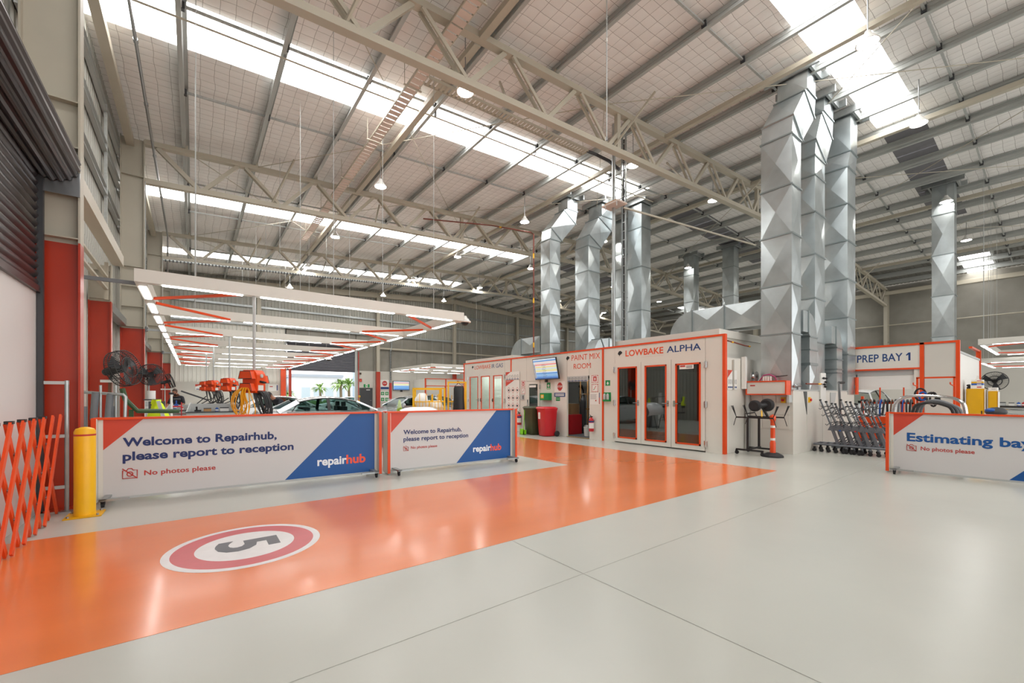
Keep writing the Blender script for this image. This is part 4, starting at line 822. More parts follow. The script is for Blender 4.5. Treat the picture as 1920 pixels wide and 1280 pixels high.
# ------------------------------------------------------------------ cable trays, pipes, high-bay lamps
ct = thing('cable_tray', 'slotted cream cable tray running under the roof along the hall', 'cable tray', (4.4, 14, 8.9)); b = MB()
for x in (4.24, 4.53): MB().box(x, -6, 9.22, x + .02, 23.2, 9.28).build('side_rail', 'cream_steel', ct)
first = None
for k in range(140):
    yy = -6 + .208 * k
    if first is None: first = MB().box(4.26, yy, 9.22, 4.53, yy + .165, 9.23).build('tray_strip', 'pink', ct)
    else: inst(first, ct, (0, .208 * k, 0))
for y in (9.9, 12.7, 15.5, 18.5, 21.5, 6.9): MB().box(4.15, y, 9.19, 4.62, y + .04, 9.22).cyl((4.17, y + .02, 9.2), (4.17, y + .02, zr(4.2) - .02), .008, 6).cyl((4.6, y + .02, 9.2), (4.6, y + .02, zr(4.6) - .02), .008, 6).build('hanger', 'cream_steel', ct)
ct2 = thing('cable_tray', 'slotted cable tray branching across the hall to the mast', 'cable tray', (7.5, 9.6, 8.95))
for dy in (0, .28): MB().bar((4.6, 9.45 + dy, 9.3), (10.3, 9.45 + dy, 9.5), .02, .07).build('side_rail', 'cream_steel', ct2)
first = None
for k in range(46):
    p = MB().obox((4.68 + .125 * k, 9.6, 9.29 + .0044 * k), (.07, .26, .012), Matrix.Identity(3)) if first is None else None
    if p: first = p.build('tray_strip', 'cream_steel', ct2)
    else: inst(first, ct2, (.125 * k, 0, .0044 * k))
MB().tube([(10.3, 9.5, 9.5), (10.65, 9.4, 9.45), (10.9, 9.1, 9.2), (11.0, 8.75, 8.8)], .05, 8).build('cable_drop', 'dark_grey', ct2)
for x in (6.3, 8.6, 10.2): MB().cyl((x, 9.6, 9.3 + .035 * (x - 4.6)), (x, 9.6, zr(x) - .02), .008, 6).build('hanger', 'cream_steel', ct2)
tt = thing('toothed_tray', 'toothed cable tray fixed under the truss nearest the back wall', 'cable tray', (8, 26.0, 8.0)); MB().bar((XL, 25.98, zb_(XL) - .12), (RIDGE, 25.98, zb_(RIDGE) - .12), .12, .05).build('rail', 'galv', tt)
first = None
for k in range(110):
    x = -1.1 + .14 * k
    if first is None: first = MB().box(x, 25.9, zb_(x) - .2, x + .05, 25.96, zb_(x) - .1).build('tooth', 'dark_grey', tt)
    else: inst(first, tt, (.14 * k, 0, .056 * .14 * k))
pi_ = thing('roof_conduit', 'long thin conduit crossing below the front skylight', 'conduit', (7, 11.1, 9.0)); MB().cyl((-1.0, 11.0, zr(-1) - .38), (16.5, 11.25, zr(16.5) - .38), .022, 8).build('conduit', 'cream_steel', pi_)
for x in (1.7, 5.6, 9.4, 13.3): MB().box(x - .02, 11.03, zr(x) - .38, x + .02, 11.13, zr(x) - .2).build('saddle', 'steel', pi_)
vp = thing('vertical_conduit', 'stepped steel conduit climbing past the left skylight to the roof', 'conduit', (-.55, 9, 3.7)); MB().tube([(-1.0, -6, 9.1), (-1.0, 12, 9.1), (-1.0, 26, 9.05), (-1.05, 27, 7.5)], .032, 8).build('conduit', 'steel', vp)
for y in (12, 14.5, 17.5, 21): MB().cyl((-1.0, y, 9.1), (-1.0, y + .12, 9.1), .046, 8).build('collar', 'steel', vp)
hb_group = 'round high-bay lamps under the roof'
RK = ['sixth', 'fifth', 'fourth', 'third', 'second', 'first']
def highbay(x, y, z, label):
    t = thing('high_bay_lamp', label, 'lamp', (x, y, z), group=hb_group)
    MB().lathe([(0, .26), (.05, .26), (.07, .2), (.1, .16), (.2, .02), (.215, 0), (.19, 0), (.17, .03)], (x, y, z), 20).build('housing', 'white', t, smooth=True)
    MB().lathe([(0, .012), (.185, .012)], (x, y, z), 20).build('lens', 'highbay', t)
    MB().cyl((x, y, z + .26), (x, y, zr(x) - .02), .012, 6).build('suspension', 'steel', t)
for x, rw in ((5.1, 'in the row beside the cable tray'), (11.45, 'in the row above the booth fronts'), (16.6, 'in the row among the tall ducts')):
    for i, y in enumerate((2.55, 8.55, 14.2, 20.0, 25.8, 31.3)): highbay(x, y, zr(x) - 1.3, 'lit high-bay lamp, %s from the back wall, %s' % (RK[i], rw))
for x, rw in ((24.5, 'in the row just past the ridge'), (30.2, 'in the row nearest the concrete side wall')):
    for i, y in enumerate((2.95, 8.6, 14.2, 20.0, 25.8)): highbay(x, y, zr(x) - 1.1, 'lit high-bay lamp, %s from the back wall, %s' % (RK[i + 1], rw))
# ------------------------------------------------------------------ printed barriers
def wheel(t, x, y, r=.035, w_=.03, name='castor', m='black_rubber', world=False):
    b = MB().lathe([(0, -w_ / 2), (r, -w_ / 2), (r, w_ / 2), (0, w_ / 2)], (x, y, r), 14, 'x'); b.box(x - w_ * .7, y - .012, r, x - w_ * .55, y + .03, r * 2.3); b.box(x + w_ * .55, y - .012, r, x + w_ * .7, y + .03, r * 2.3); b.box(x - w_ * .7, y - .015, r * 2.2, x + w_ * .7, y + .03, r * 2.4)
    return b.build(name, m, t, world)
def camera_icon(t, a, z, s, m='sign_red'):
    b = MB(); yy = -.0045; th = .006 * s / .15
    P = [(0, 0), (1, 0), (1, .72), (.72, .72), (.62, .88), (.38, .88), (.28, .72), (0, .72)]
    b.tube([(a + u * s, yy, z + v * s) for u, v in P], th, 4, True); b.tube([(a + s * (.5 + .2 * math.cos(q)), yy, z + s * (.38 + .2 * math.sin(q))) for q in [2 * PI * k / 14 for k in range(14)]], th, 4, True)
    b.bar((a - .02 * s, yy - .001, z + .9 * s), (a + 1.02 * s, yy - .001, z - .05 * s), th * 2, .003, (0, 1, 0)); return b.build('no_camera_icon', m, t, False)
def barrier(label, A, B_, H, tri, blue, words):
    A, B_ = Vector((*A, 0)), Vector((*B_, 0)); L = (B_ - A).length; rz = math.atan2(B_.y - A.y, B_.x - A.x)
    t = thing('printed_barrier', label, 'barrier', A, rz, group='printed barriers on castors')
    z0 = .055
    MB().box(.04, 0, z0, L - .04, .03, H - .02).build('board', 'barrier_white', t, False)
    for x0 in (0, L - .05):
        e = MB().box(x0 + .003, -.11, z0 - .03, x0 + .047, .14, H - .015).build('end_plate', 'booth', t, False)
        MB().box(x0, -.125, z0 - .03, x0 + .05, -.11, H).box(x0, .14, z0 - .03, x0 + .05, .155, H).build('orange_edge', 'orange', e, False)
    for x0 in (.05, L - .1): MB().box(x0, -.006, z0, x0 + .05, -.0005, H - .03).build('stile', 'booth', t, False)
    MB().box(0, -.03, H - .03, L, .06, H).build('top_rail', 'orange', t, False); MB().box(.05, -.012, z0 - .02, L - .05, .042, z0 + .012).build('bottom_rail', 'light_grey', t, False)
    MB().prism([(.1, H - .03), (.1 + tri[0], H - .03), (.1, H - .03 - tri[1])], (0, -.0005, 0), (1, 0, 0), (0, 0, 1), (0, -.0015, 0)).build('red_corner', 'barrier_red', t, False)
    MB().prism([(blue[0], z0 + .012), (L - .1, z0 + .012), (L - .1, H - .03), (blue[1], H - .03)], (0, -.0005, 0), (1, 0, 0), (0, 0, 1), (0, -.0015, 0)).build('blue_corner', 'barrier_blue', t, False)
    for s, x, z, w_, h, m, bo in words: text(s, (x, -.002, z), (1, 0, 0), (0, 0, 1), w_, h, m, t, bold=bo, th=.0015, world=False)
    for x in (.12, L - .12):
        b = MB(); sg = 1 if x < 1 else -1; b.box(x, -.36, .085, x + sg * .07, .36, .11); b.box(min(x, x + sg * .3), -.36, .085, max(x, x + sg * .3), -.32, .11); b.build('foot', 'galv', t, False)
        for y in (-.3, .3): wheel(t, x + sg * .03, y)
    return t, L
W1 = [('Welcome to Repairhub,', .30, .725, 1.9, .165, 'navy', .03), ('please report to reception', .30, .525, 2.15, .165, 'navy', .03), ('No photos please', .53, .315, .84, .095, 'sign_red', .016), ('repair', 2.82, .205, .49, .19, 'logo_white', .03), ('hub', 3.30, .245, .34, .165, 'logo_orange', .03)]
b1, L1 = barrier('long white barrier reading Welcome to Repairhub next to the yellow bollard', (-1.1, 8.04), (2.80, 7.83), 1.18, (.42, .42), (2.32, 3.37), W1); camera_icon(b1, .30, .315, .155)
W2 = [('Welcome to Repairhub,', .35, .70, 1.27, .115, 'navy', .022), ('please report to reception', .35, .565, 1.43, .115, 'navy', .022), ('No photos please', .50, .42, .56, .07, 'sign_red', .016), ('repair', 1.90, .22, .45, .175, 'logo_white', .03), ('hub', 2.34, .255, .29, .15, 'logo_orange', .03)]
b2, L2 = barrier('shorter white barrier reading Welcome to Repairhub at the orange lane corner', (2.88, 7.75), (5.86, 7.66), 1.18, (.36, .38), (1.50, 2.50), W2); camera_icon(b2, .35, .41, .1)
W3 = [('Estimating bay', .29, .565, 1.52, .21, 'barrier_blue', .028), ('No photos please', .48, .435, .68, .095, 'sign_red', .016)]
b3, L3 = barrier('white barrier reading Estimating bay in front of the bumper racks', (10.82, 2.12), (11.0, -1.1), 1.16, (.42, .42), (1.55, 2.5), W3); camera_icon(b3, .29, .44, .13)

# ------------------------------------------------------------------ bollard, expanding barrier
bo = thing('bollard', 'yellow steel bollard with red band beside the printed barrier', 'bollard', (-1.08, 7.36, 0))
MB().box(-.17, -.17, 0, .17, .17, .014).build('base_plate', 'amber', bo, False, bevel=.004); MB().lathe([(0, .014), (.1, .014), (.1, 1.04), (.085, 1.075), (.04, 1.095), (0, 1.1)], (0, 0, 0), 28).build('post', 'yellow', bo, False, smooth=True); MB().lathe([(.1012, .99), (.1012, 1.012)], (0, 0, 0), 28).build('red_band', 'sign_red', bo, False, smooth=True)
for a in (-1, 1):
    for c in (-1, 1): MB().cyl((a * .13, c * .13, .014), (a * .13, c * .13, .035), .014, 6).build('anchor_bolt', 'steel', bo, False)
eb = thing('expanding_barrier', 'orange expanding lattice barrier across the roller doorway', 'barrier', (-1.36, 7.5, 0))
pit, H_ = .36, 1.24; ytop = 7.66
def slat_bar(p, q, x): MB().bar((x, *p), (x, *q), .058, .02, (1, 0, 0)).build('lattice_slat', 'orange', eb)
for k in range(0, 9):
    y = ytop - pit * k
    ya = y - pit * 2
    slat_bar((y, H_), (ya, .02), -1.34)
    slat_bar((ya, H_), (y, .02), -1.375)
    MB().box(-1.38, ya - .03, H_ - .012, -1.325, ya + .03, H_ + .016).build('end_cap', 'black', eb)
    for z, yy in ((H_ / 2, (y + ya) / 2), (H_ * .25, ya + pit / 2), (H_ * .75, ya + pit / 2)): MB().cyl((-1.385, yy, z), (-1.335, yy, z), .012, 8).build('rivet', 'steel', eb)
MB().cyl((-1.3, 7.74, .0), (-1.3, 7.74, 1.68), .022, 10).build('post', 'galv', eb)
for z in (.3, .95, 1.63): MB().box(-1.5, 7.725, z, -1.28, 7.755, z + .04).build('clamp_arm', 'light_grey', eb)
MB().box(-1.36, 7.66, .0, -1.25, 7.8, .012).build('foot_plate', 'galv', eb)
t = thing('paper_pad', 'small white pad on the floor at the red column foot', 'pad', (-1.15, 7.72, 0)); MB().box(-1.22, 7.68, .0, -1.1, 7.76, .03).build('pad', 'white', t); MB().box(-1.21, 7.69, .03, -1.11, 7.75, .034).build('cover', 'light_grey', t)

# ------------------------------------------------------------------ lit overhead gantries
def gantry(label, x0, x1, rows, zb, lights, loc, hang=True, side=True, first_row_hangs=None, h=.22, w_=.16, K=True, wires=(.12, .5, .88)):
    t = thing('light_gantry', label, 'light fitting', loc)
    y0, y1 = min(rows), max(rows)
    for x in (x0, x1): MB().box(x - w_ / 2, y0 - w_ / 2, zb, x + w_ / 2, y1 + w_ / 2, zb + h).build('side_beam', 'booth', t)
    for y in rows:
        c = MB().box(x0 + w_ / 2, y - w_ / 2, zb, x1 - w_ / 2, y + w_ / 2, zb + h).build('cross_beam', 'booth', t)
        for a, b_ in lights: MB().box(a, y - .05, zb - .012, b_, y + .05, zb - .001).build('light_strip', 'led', c)
        for f in wires if hang else ():
            x = x0 + (x1 - x0) * f; MB().cyl((x, y, zb + h), (x, y, zr(x) - .01), .007, 5).build('hanger_wire', 'light_grey', c)
    rs = sorted(rows)
    for ya, yb in zip(rs[:-1], rs[1:]):
        d = (yb - ya) / 2
        for k in range(2):
            for x in (x0, x1): MB().box(x - .05, ya + d * k + .32, zb - .012, x + .05, ya + d * k + .32 + min(1.17, d * .7), zb - .001).build('light_strip', 'led', t)
        if K:
            for x, xi in ((x0, x0 + 1.45), (x1, x1 - 1.4)):
                s_ = w_ / 2 if x == x0 else -w_ / 2
                MB().bar((x + s_, (ya + yb) / 2 - .25, zb + .02), (xi, ya + w_ / 2, zb + .02), .05, .05).build('orange_brace', 'orange', t)
                MB().bar((x + s_, (ya + yb) / 2 + .25, zb + .02), (xi, yb - w_ / 2, zb + .02), .05, .05).build('orange_brace', 'orange', t)
    return t
LX = [(-.44, .74), (1.04, 2.24), (2.28, 2.5), (2.54, 3.73), (4.06, 5.25)]
GROWS = [9.5 + 3.54 * k for k in range(8)]
gantry('long white light gantry with orange braces above the repair bay', -.72, 5.5, GROWS, 3.4, LX, (2.4, 22, 3.4))
gantry('far white light gantry with orange braces near the back wall screen', 12.95, 20.2, [26.2, 29.8, 33.4], 3.4, [(13.3 + 1.6 * k, 14.5 + 1.6 * k) for k in range(4)], (16, 30, 3.4))
gantry('white light gantry beyond the PREP BAY 1 panel', 24.0, 30.8, [1.95, -1.6, -5.1], 3.4, [(24.4 + 1.6 * k, 25.6 + 1.6 * k) for k in range(4)], (27, -1.6, 3.4))
gantry('lower white light gantry above the round wall fan', 30.9, 36.9, [2.5, -1.1, -4.7], 3.05, [(31.3 + 1.5 * k, 32.5 + 1.5 * k) for k in range(4)], (34, -1, 3.05))
# conduits from columns to the gantry
for y, lb_ in ((10.1, 'grey conduit from the shutter wall to the long light gantry corner'), (17.1, 'grey conduit from the second red column to the long light gantry'), (26.0, 'grey conduit from the third red column to the long light gantry')):
    t = thing('wall_conduit', lb_, 'conduit', (-1.2, y, 3.5)); xa = -1.75 if y < 12 else -1.2
    MB().box(xa, y - .03, 3.47, -.8, y + .03, 3.53).build('tube', 'mid_grey' if y < 12 else 'galv', t); MB().cyl((xa + .02, y, 3.44), (xa + .02, y, 3.58), .05, 10).build('wall_flange', 'mid_grey', t)
    if y > 12: MB().tube([(-1.1, y - .15, 3.53), (-1.18, y - .15, 3.6), (-1.18, y - .15, 8.0)], .012, 6).build('cable', 'light_grey', t)
for x, y, z, lb_ in ((5.72, 9.62, 3.38, 'white dome camera on the near corner of the light gantry'), (5.62, 23.3, 3.3, 'white dome camera under the side beam of the light gantry'), (10.75, 34.6, 5.2, 'small dark dome camera beside the far roller shutter')):
    t = thing('dome_camera', lb_, 'camera', (x, y, z)); MB().lathe([(0, .2), (.05, .2), (.07, .14), (.11, .12), (.12, .08), (.16, .06), (.16, .03), (.12, .02)], (x, y, z), 20).build('housing', 'white' if z < 5 else 'mid_grey', t, smooth=True); MB().sphere((x, y, z + .025), .1, 14, 8, (1, 1, .8)).build('dome', 'black', t, smooth=True)
    MB().box(x - .16, y - .02, z + .12, x, y + .02, z + .17).build('bracket', 'white', t)

# ------------------------------------------------------------------ service pendants with hoses
def pendant(x, y, zbot, label, yel, hoses, rz=-.7, sc=1.0):
    t = thing('service_pendant', label, 'service pendant', (x, y, zbot), rz, group='orange service pendants under the light gantry')
    MB().cyl((0, 0, .42), (0, 0, 3.4 - zbot), .028, 10).build('drop_tube', 'light_grey', t, False, smooth=True)
    MB().prism([(-.14, 0), (.14, 0), (.14, .36), (.09, .44), (-.14, .44)], (0, -.14, 0), (1, 0, 0), (0, 0, 1), (0, .28, 0)).build('cabinet', 'orange', t, False, bevel=.012)
    for ya, s, z in ((-.14, -1, .27), (-.14, -1, .04), (.14, 1, .2)):
        f = MB().prism([(-.13, 0), (.13, 0), (.095, .14), (-.095, .14)], (0, ya, z), (1, 0, 0), (0, 0, 1), (0, s * .12, 0)).build('hose_cradle', 'orange', t, False)
        MB().tube([(a_, ya + s * .122, z + h_) for a_, h_ in ((-.13, 0), (.13, 0), (.095, .14), (-.095, .14))], .007, 4, True).build('rubber_edge', 'black', f, False)
    MB().lathe([(0, .02), (.036, .02), (.036, 0)], (.14, 0, .33), 14, 'x').build('gauge', 'light_grey', t, False); MB().box(.14, -.09, .05, .146, .06, .15).build('label_plate', 'white', t, False)
    MB().cyl((.14, -.03, .22), (.22, -.03, .2), .022, 10).cyl((.14, .05, .22), (.2, .05, .2), .018, 10).build('coupling', 'black', t, False)
    rnd = random.Random(int(y * 10))
    for k in range(yel):                                    # loops hooked over the lower cradle
        cx = -.16 + .3 * rnd.random(); w2 = .05 + .1 * rnd.random(); d = .3 + .25 * rnd.random(); yy = -.2 - .1 * rnd.random(); tw = .1 * (rnd.random() - .5)
        pts = [(cx * .5, yy, .1), (cx - w2 * .7, yy - .03, -.02), (cx - w2 + tw, yy - .02, -d * .55), (cx + tw, yy - .01, -d), (cx + w2 + tw, yy - .02, -d * .6), (cx + w2 * .6, yy - .03, -.04), (cx * .4 + .02, yy, .1)]
        MB().tube(smooth_path(pts, 5), .009, 6).build('yellow_hose', 'hose_yellow', t, False, smooth=True)
    for k in range(hoses):
        cy = -.1 + .2 * k / max(1, hoses - 1); d = .3 + .28 * rnd.random(); o_ = .16 + .12 * rnd.random()
        pts = [(.12, cy, .03), (o_, cy, -.02), (o_ + .06, cy + .03, -d * .6), (o_, cy + .02, -d), (o_ - .09, cy, -d * .6), (.06, cy, .02)]
        MB().tube(smooth_path(pts, 5), .016, 6).build('black_hose', 'hose_black', t, False, smooth=True)
    return t
def smooth_path(P, n):
    P = [Vector(p) for p in P]; out = []
    for i in range(len(P) - 1):
        p0, p1, p2, p3 = P[max(i - 1, 0)], P[i], P[i + 1], P[min(i + 2, len(P) - 1)]
        for k in range(n):
            s = k / n; out.append(.5 * ((2 * p1) + (p2 - p0) * s + (2 * p0 - 5 * p1 + 4 * p2 - p3) * s * s + (3 * p1 - p0 - 3 * p2 + p3) * s ** 3))
    return out + [P[-1]]
pendant(.93, GROWS[0], 1.53, 'large orange service pendant with yellow hoses over the silver sedan', 9, 6)
pendant(.93, GROWS[2], 1.60, 'orange service pendant with looped black cables behind the yellow hose pendant', 0, 5)
pendant(.62, GROWS[3] + .2, 1.62, 'orange service pendant hanging between two others above the grey bench', 0, 5)
pendant(.45, GROWS[4], 1.66, 'smallest orange service pendant nearest the back wall poster', 0, 4)

# ------------------------------------------------------------------ cars
def car(label, loc, rz, paint, L=4.7, W=1.8, H=1.45, hatch=False, glassm='glass_car', wrap=False):
    t = thing('car', label, 'car', loc, rz)
    st = [(0, .32, .60, .58), (.015, .25, .68, .74), (.06, .2, .76, .84), (.16, .19, .84, .89), (.28, .19, .93, .9), (.34, .19, .97, .9), (.5, .19, .99, .9), (.68, .19, 1.01, .9), (.82, .2, 1.04, .89), (.93, .22, 1.05 if not hatch else .98, .84), (.985, .28, 1.0 if not hatch else .92, .76), (1, .36, .9, .62)]
    rings = []
    for u, z0, z1, hw in st:
        hw *= W / 1.8; z1 *= H / 1.45; half = [(0, z0), (hw * .86, z0), (hw * .97, z0 + .1), (hw, (z0 + z1) / 2), (hw * .97, z1 - .12), (hw * .9, z1 - .02), (hw * .6, z1 + .015), (0, z1 + .025)]
        rings.append([(u * L, a, b_) for a, b_ in half] + [(u * L, -a, b_) for a, b_ in half[-2:0:-1]])
    n = len(rings[0]); b = MB(); b.add([p for r in rings for p in r], [(i * n + k, i * n + (k + 1) % n, (i + 1) * n + (k + 1) % n, (i + 1) * n + k) for i in range(len(rings) - 1) for k in range(n)] + [tuple(range(n)), tuple(range((len(rings) - 1) * n, len(rings) * n))[::-1]])
    body = b.build('body', paint, t, False, smooth=True)
    zb = .985 * H / 1.45; w0, w1 = .82 * W / 1.8, .60 * W / 1.8
    xs_ = dict(a0=.29 * L, a1=.45 * L, c1=(.74 if not hatch else .86) * L, c0=(.90 if not hatch else .97) * L, b=.60 * L, q=(.80 if not hatch else .85) * L)
    zt = H - .17
    xs_['a1'] -= .03 * L; xs_['c1'] += .03 * L
    def arch(u): return .115 * (1 - (2 * u - 1) ** 2)        # rise of the roof edge between the pillars
    r = MB(); vs = []; N1, N2 = 12, 8                        # roof skin with crown
    for i in range(N1 + 1):
        u = i / N1; x = xs_['a1'] + (xs_['c1'] - xs_['a1']) * u
        for j in range(N2 + 1):
            v = 2 * j / N2 - 1; vs.append((x, v * (w1 + .03), zt + arch(u) + .055 * (1 - v * v)))
    r.add(vs, [(i * (N2 + 1) + j, i * (N2 + 1) + j + 1, (i + 1) * (N2 + 1) + j + 1, (i + 1) * (N2 + 1) + j) for i in range(N1) for j in range(N2)])
    r.add([(x, y, z - .03) for x, y, z in vs], [(i * (N2 + 1) + j, (i + 1) * (N2 + 1) + j, (i + 1) * (N2 + 1) + j + 1, i * (N2 + 1) + j + 1) for i in range(N1) for j in range(N2)]); r.build('roof', paint, t, False, smooth=True)
    def quad(nm, m, P, par=t): return MB().add(P, [(0, 1, 2, 3)]).build(nm, m, par, False)
    quad('windscreen', glassm, [(xs_['a0'], -w0, zb), (xs_['a0'], w0, zb), (xs_['a1'], w1, zt), (xs_['a1'], -w1, zt)]); quad('rear_window', glassm, [(xs_['c0'], w0, zb), (xs_['c0'], -w0, zb), (xs_['c1'], -w1, zt), (xs_['c1'], w1, zt)])
    for s in (-1, 1):
        def P(x, f): return (x, s * (w0 + .02 + (w1 - w0) * f), zb + (zt - zb) * f)
        def T(x): u = (x - xs_['a1']) / (xs_['c1'] - xs_['a1']); return (x, s * (w1 + .02), zt + arch(min(1, max(0, u))) - .01)
        def run(xa, xb, n=6): return [T(xa + (xb - xa) * k / n) for k in range(n + 1)]
        for lo, hi in (([P(xs_['a0'] + .1, 0), P(xs_['b'] - .04, 0)], run(xs_['b'] - .04, xs_['a1'] + .04)), ([P(xs_['b'] + .04, 0), P(xs_['q'], 0)], run(xs_['c1'] - .04, xs_['b'] + .04))): pl_ = lo + hi; MB().add(pl_, [tuple(range(len(pl_)))]).build('side_window', glassm, t, False)
        for p, q, a, m_ in ((P(xs_['a0'], 0), P(xs_['a1'] - .02, 1), .06, paint), (P(xs_['b'], 0), T(xs_['b']), .09, 'black'), (P(xs_['c0'] - .05, 0), P(xs_['c1'] + .03, 1), .14, paint)): MB().bar(p, q, .03, a, (1, 0, 0)).build('pillar', m_, t, False)
        MB().tube([P(xs_['a0'] + .02, .02)] + run(xs_['a1'], xs_['c1'], 10) + [P(xs_['q'] + .08, .02)], .014, 5).build('window_trim', 'black', t, False)
        MB().bar((xs_['a0'] + .1, s * (w0 + .02), zb), (xs_['q'] + .2, s * (w0 + .02), zb), .04, .03).build('belt_trim', 'chrome', t, False)
        MB().sphere((xs_['a0'] + .25, s * (W / 2 + .1), zb + .05), .1, 10, 6, (.6, 1, .7)).build('mirror', paint, t, False, smooth=True)
        MB().sphere((.13, s * .62 * W / 1.8, .66), .17, 10, 6, (.9, .9, .4)).build('headlight', 'glass_dark', t, False, smooth=True); MB().sphere((L - .12, s * .66 * W / 1.8, .86), .16, 10, 6, (.6, .8, .5)).build('tail_light', 'red', t, False, smooth=True)
        for x in (.185 * L, .79 * L):
            wv = MB().lathe([(.2, -.1), (.31, -.1), (.325, -.06), (.325, .06), (.31, .1), (.2, .1)], (x, s * (W / 2 - .09), .325), 24, 'y').build('tyre', 'tyre', t, False, smooth=True); MB().lathe([(0, -.085), (.05, -.09), (.2, -.08), (.21, -.1), (.21, .1), (.2, .08), (.05, .09), (0, .085)], (x, s * (W / 2 - .09), .325), 20, 'y').build('rim', 'rim', wv, False, smooth=True)
            MB().tube([(x + .37 * math.cos(a), s * (W / 2 - .01), .325 + .37 * math.sin(a)) for a in [PI * k / 10 for k in range(11)]], .025, 6).build('wheel_arch', 'black', t, False)
        for x in (.52 * L, .70 * L): MB().box(x - .08, s * (W / 2 - .02) - .02, .80, x + .08, s * (W / 2 - .02) + .02, .83).build('door_handle', 'chrome', t, False)
        MB().box(xs_['b'] - .9 + .3, s * .36 - .22, .55, xs_['b'] - .9 + .42, s * .36 + .22, 1.12).box(xs_['b'] - .58, s * .36 - .12, 1.13, xs_['b'] - .5, s * .36 + .12, 1.27).build('front_seat', 'black', t, False)
    MB().box(xs_['b'] + .5, -.6, .55, xs_['b'] + .62, .6, 1.1).build('rear_seat', 'black', t, False); MB().box(xs_['a0'] - .05, -.68, .8, xs_['a0'] + .35, .68, .98).build('dashboard', 'black', t, False)
    MB().box(.0, -.35, .42, .03, .35, .58).build('grille', 'black', t, False)
    return t
car('silver sedan behind the long welcome barrier', (6.2, 14.5, 0), PI, 'silver_paint', 4.8)
car('white sedan parked beyond the silver sedan', (5.7, 21.2, 0), PI, 'white_paint', 4.6)
car('grey hatchback facing the silver sedan beside the yellow cage trolleys', (5.35, 17.3, 0), 0, 'grey_paint', 4.3, 1.78, 1.5, True)

# ------------------------------------------------------------------ people
def person(label, loc, rz, bones, heads, name='person', hat=None):
    """bones: list of (p, q, rp, rq, material); one continuous skinned body"""
    verts = []; edges = []; rad = []; tags = []
    def vid(p, r):
        p = Vector(p)
        for i, q in enumerate(verts):
            if (q - p).length < 1e-4: return i
        verts.append(p); rad.append(r); return len(verts) - 1
    for p, q, rp, rq, m_ in bones:
        a, b_ = vid(p, rp), vid(q, rq); edges.append((a, b_)); tags.append((Vector(p), Vector(q), m_))
    me = bpy.data.meshes.new('body'); me.from_pydata([tuple(v) for v in verts], edges, []); ob = bpy.data.objects.new('body', me); col.objects.link(ob)
    sk = ob.modifiers.new('skin', 'SKIN'); 
    for i, sv in enumerate(me.skin_vertices[0].data): sv.radius = (rad[i], rad[i]); sv.use_root = (i == 0)
    sub = ob.modifiers.new('sub', 'SUBSURF'); sub.levels = 2; sub.render_levels = 2
    dg = bpy.context.evaluated_depsgraph_get(); dg.update(); me2 = bpy.data.meshes.new_from_object(ob.evaluated_get(dg)); bpy.data.objects.remove(ob)
    ms = ['skin', 'shirt', 'trousers', 'black']; me2.materials.clear()
    for m_ in ms: me2.materials.append(M[m_])
    for pl_ in me2.polygons:
        c = pl_.center; best = None
        for p, q, m_ in tags:
            d = q - p; s = max(0, min(1, (c - p).dot(d) / max(d.length_squared, 1e-9))); dist = (c - (p + d * s)).length
            if best is None or dist < best[0]: best = (dist, m_)
        pl_.material_index = ms.index(best[1]); pl_.use_smooth = True
    t = thing(name, label, 'person', loc, rz); o = bpy.data.objects.new('body', me2); col.objects.link(o); o.parent = t; OFF[o] = OFF[t]
    (hc, fwd) = heads; hc = Vector(hc); f = Vector(fwd).normalized(); up = Vector((0, 0, 1)); sd = f.cross(up).normalized(); up = sd.cross(f)
    b = MB(); n, m = 16, 12; vs = []
    for i in range(m + 1):
        a = PI * i / m
        for k in range(n):
            q = 2 * PI * k / n; x, y, z = math.sin(a) * math.cos(q), math.sin(a) * math.sin(q), math.cos(a)
            w_ = .076 * (1 - .18 * max(0, -z)); vs.append(hc + sd * (x * w_) + f * (y * .098 * (1 - .1 * max(0, -z)) + .01) + up * (z * .118))
    b.add(vs, [(i * n + k, (i + 1) * n + k, (i + 1) * n + (k + 1) % n, i * n + (k + 1) % n) for i in range(m) for k in range(n)]); hd = b.build('head', 'skin', t, False, smooth=True)
    MB().sphere(hc + f * .105 - up * .012, .016, 8, 6, (.9, 1, 1.5)).build('nose', 'skin', hd, False, smooth=True); MB().obox(hc + f * .096 - up * .055, (.045, .012, .01), Matrix((sd, f, up)).transposed()).build('mouth', 'sign_red', hd, False)
    for s in (-1, 1): MB().sphere(hc + f * .088 + sd * s * .03 + up * .01, .011, 8, 6).build('eye', 'hair', hd, False); MB().sphere(hc + sd * s * .078, .022, 8, 6, (.5, .8, 1.4)).build('ear', 'skin', hd, False, smooth=True)
    b = MB(); vs = []
    for i in range(m // 2 + 2):
        a = PI * i / m
        for k in range(n):
            q = 2 * PI * k / n; x, y, z = math.sin(a) * math.cos(q), math.sin(a) * math.sin(q), math.cos(a); lim = 1 if y < .35 or z > .42 else .97
            vs.append(hc + sd * (x * .083 * lim) + f * ((y * .106) * (lim if y < .35 or z > .42 else .86) + .004) + up * (z * .128 + .004))
    b.add(vs, [(i * n + k, (i + 1) * n + k, (i + 1) * n + (k + 1) % n, i * n + (k + 1) % n) for i in range(m // 2 + 1) for k in range(n)]); b.build(hat or 'hair', 'beanie' if hat else 'hair', t, False, smooth=True)
    if hat: MB().sphere(hc + f * .055 - up * .085, .05, 10, 6, (1.1, 1, .8)).build('beard', 'hair', t, False, smooth=True)
    return t
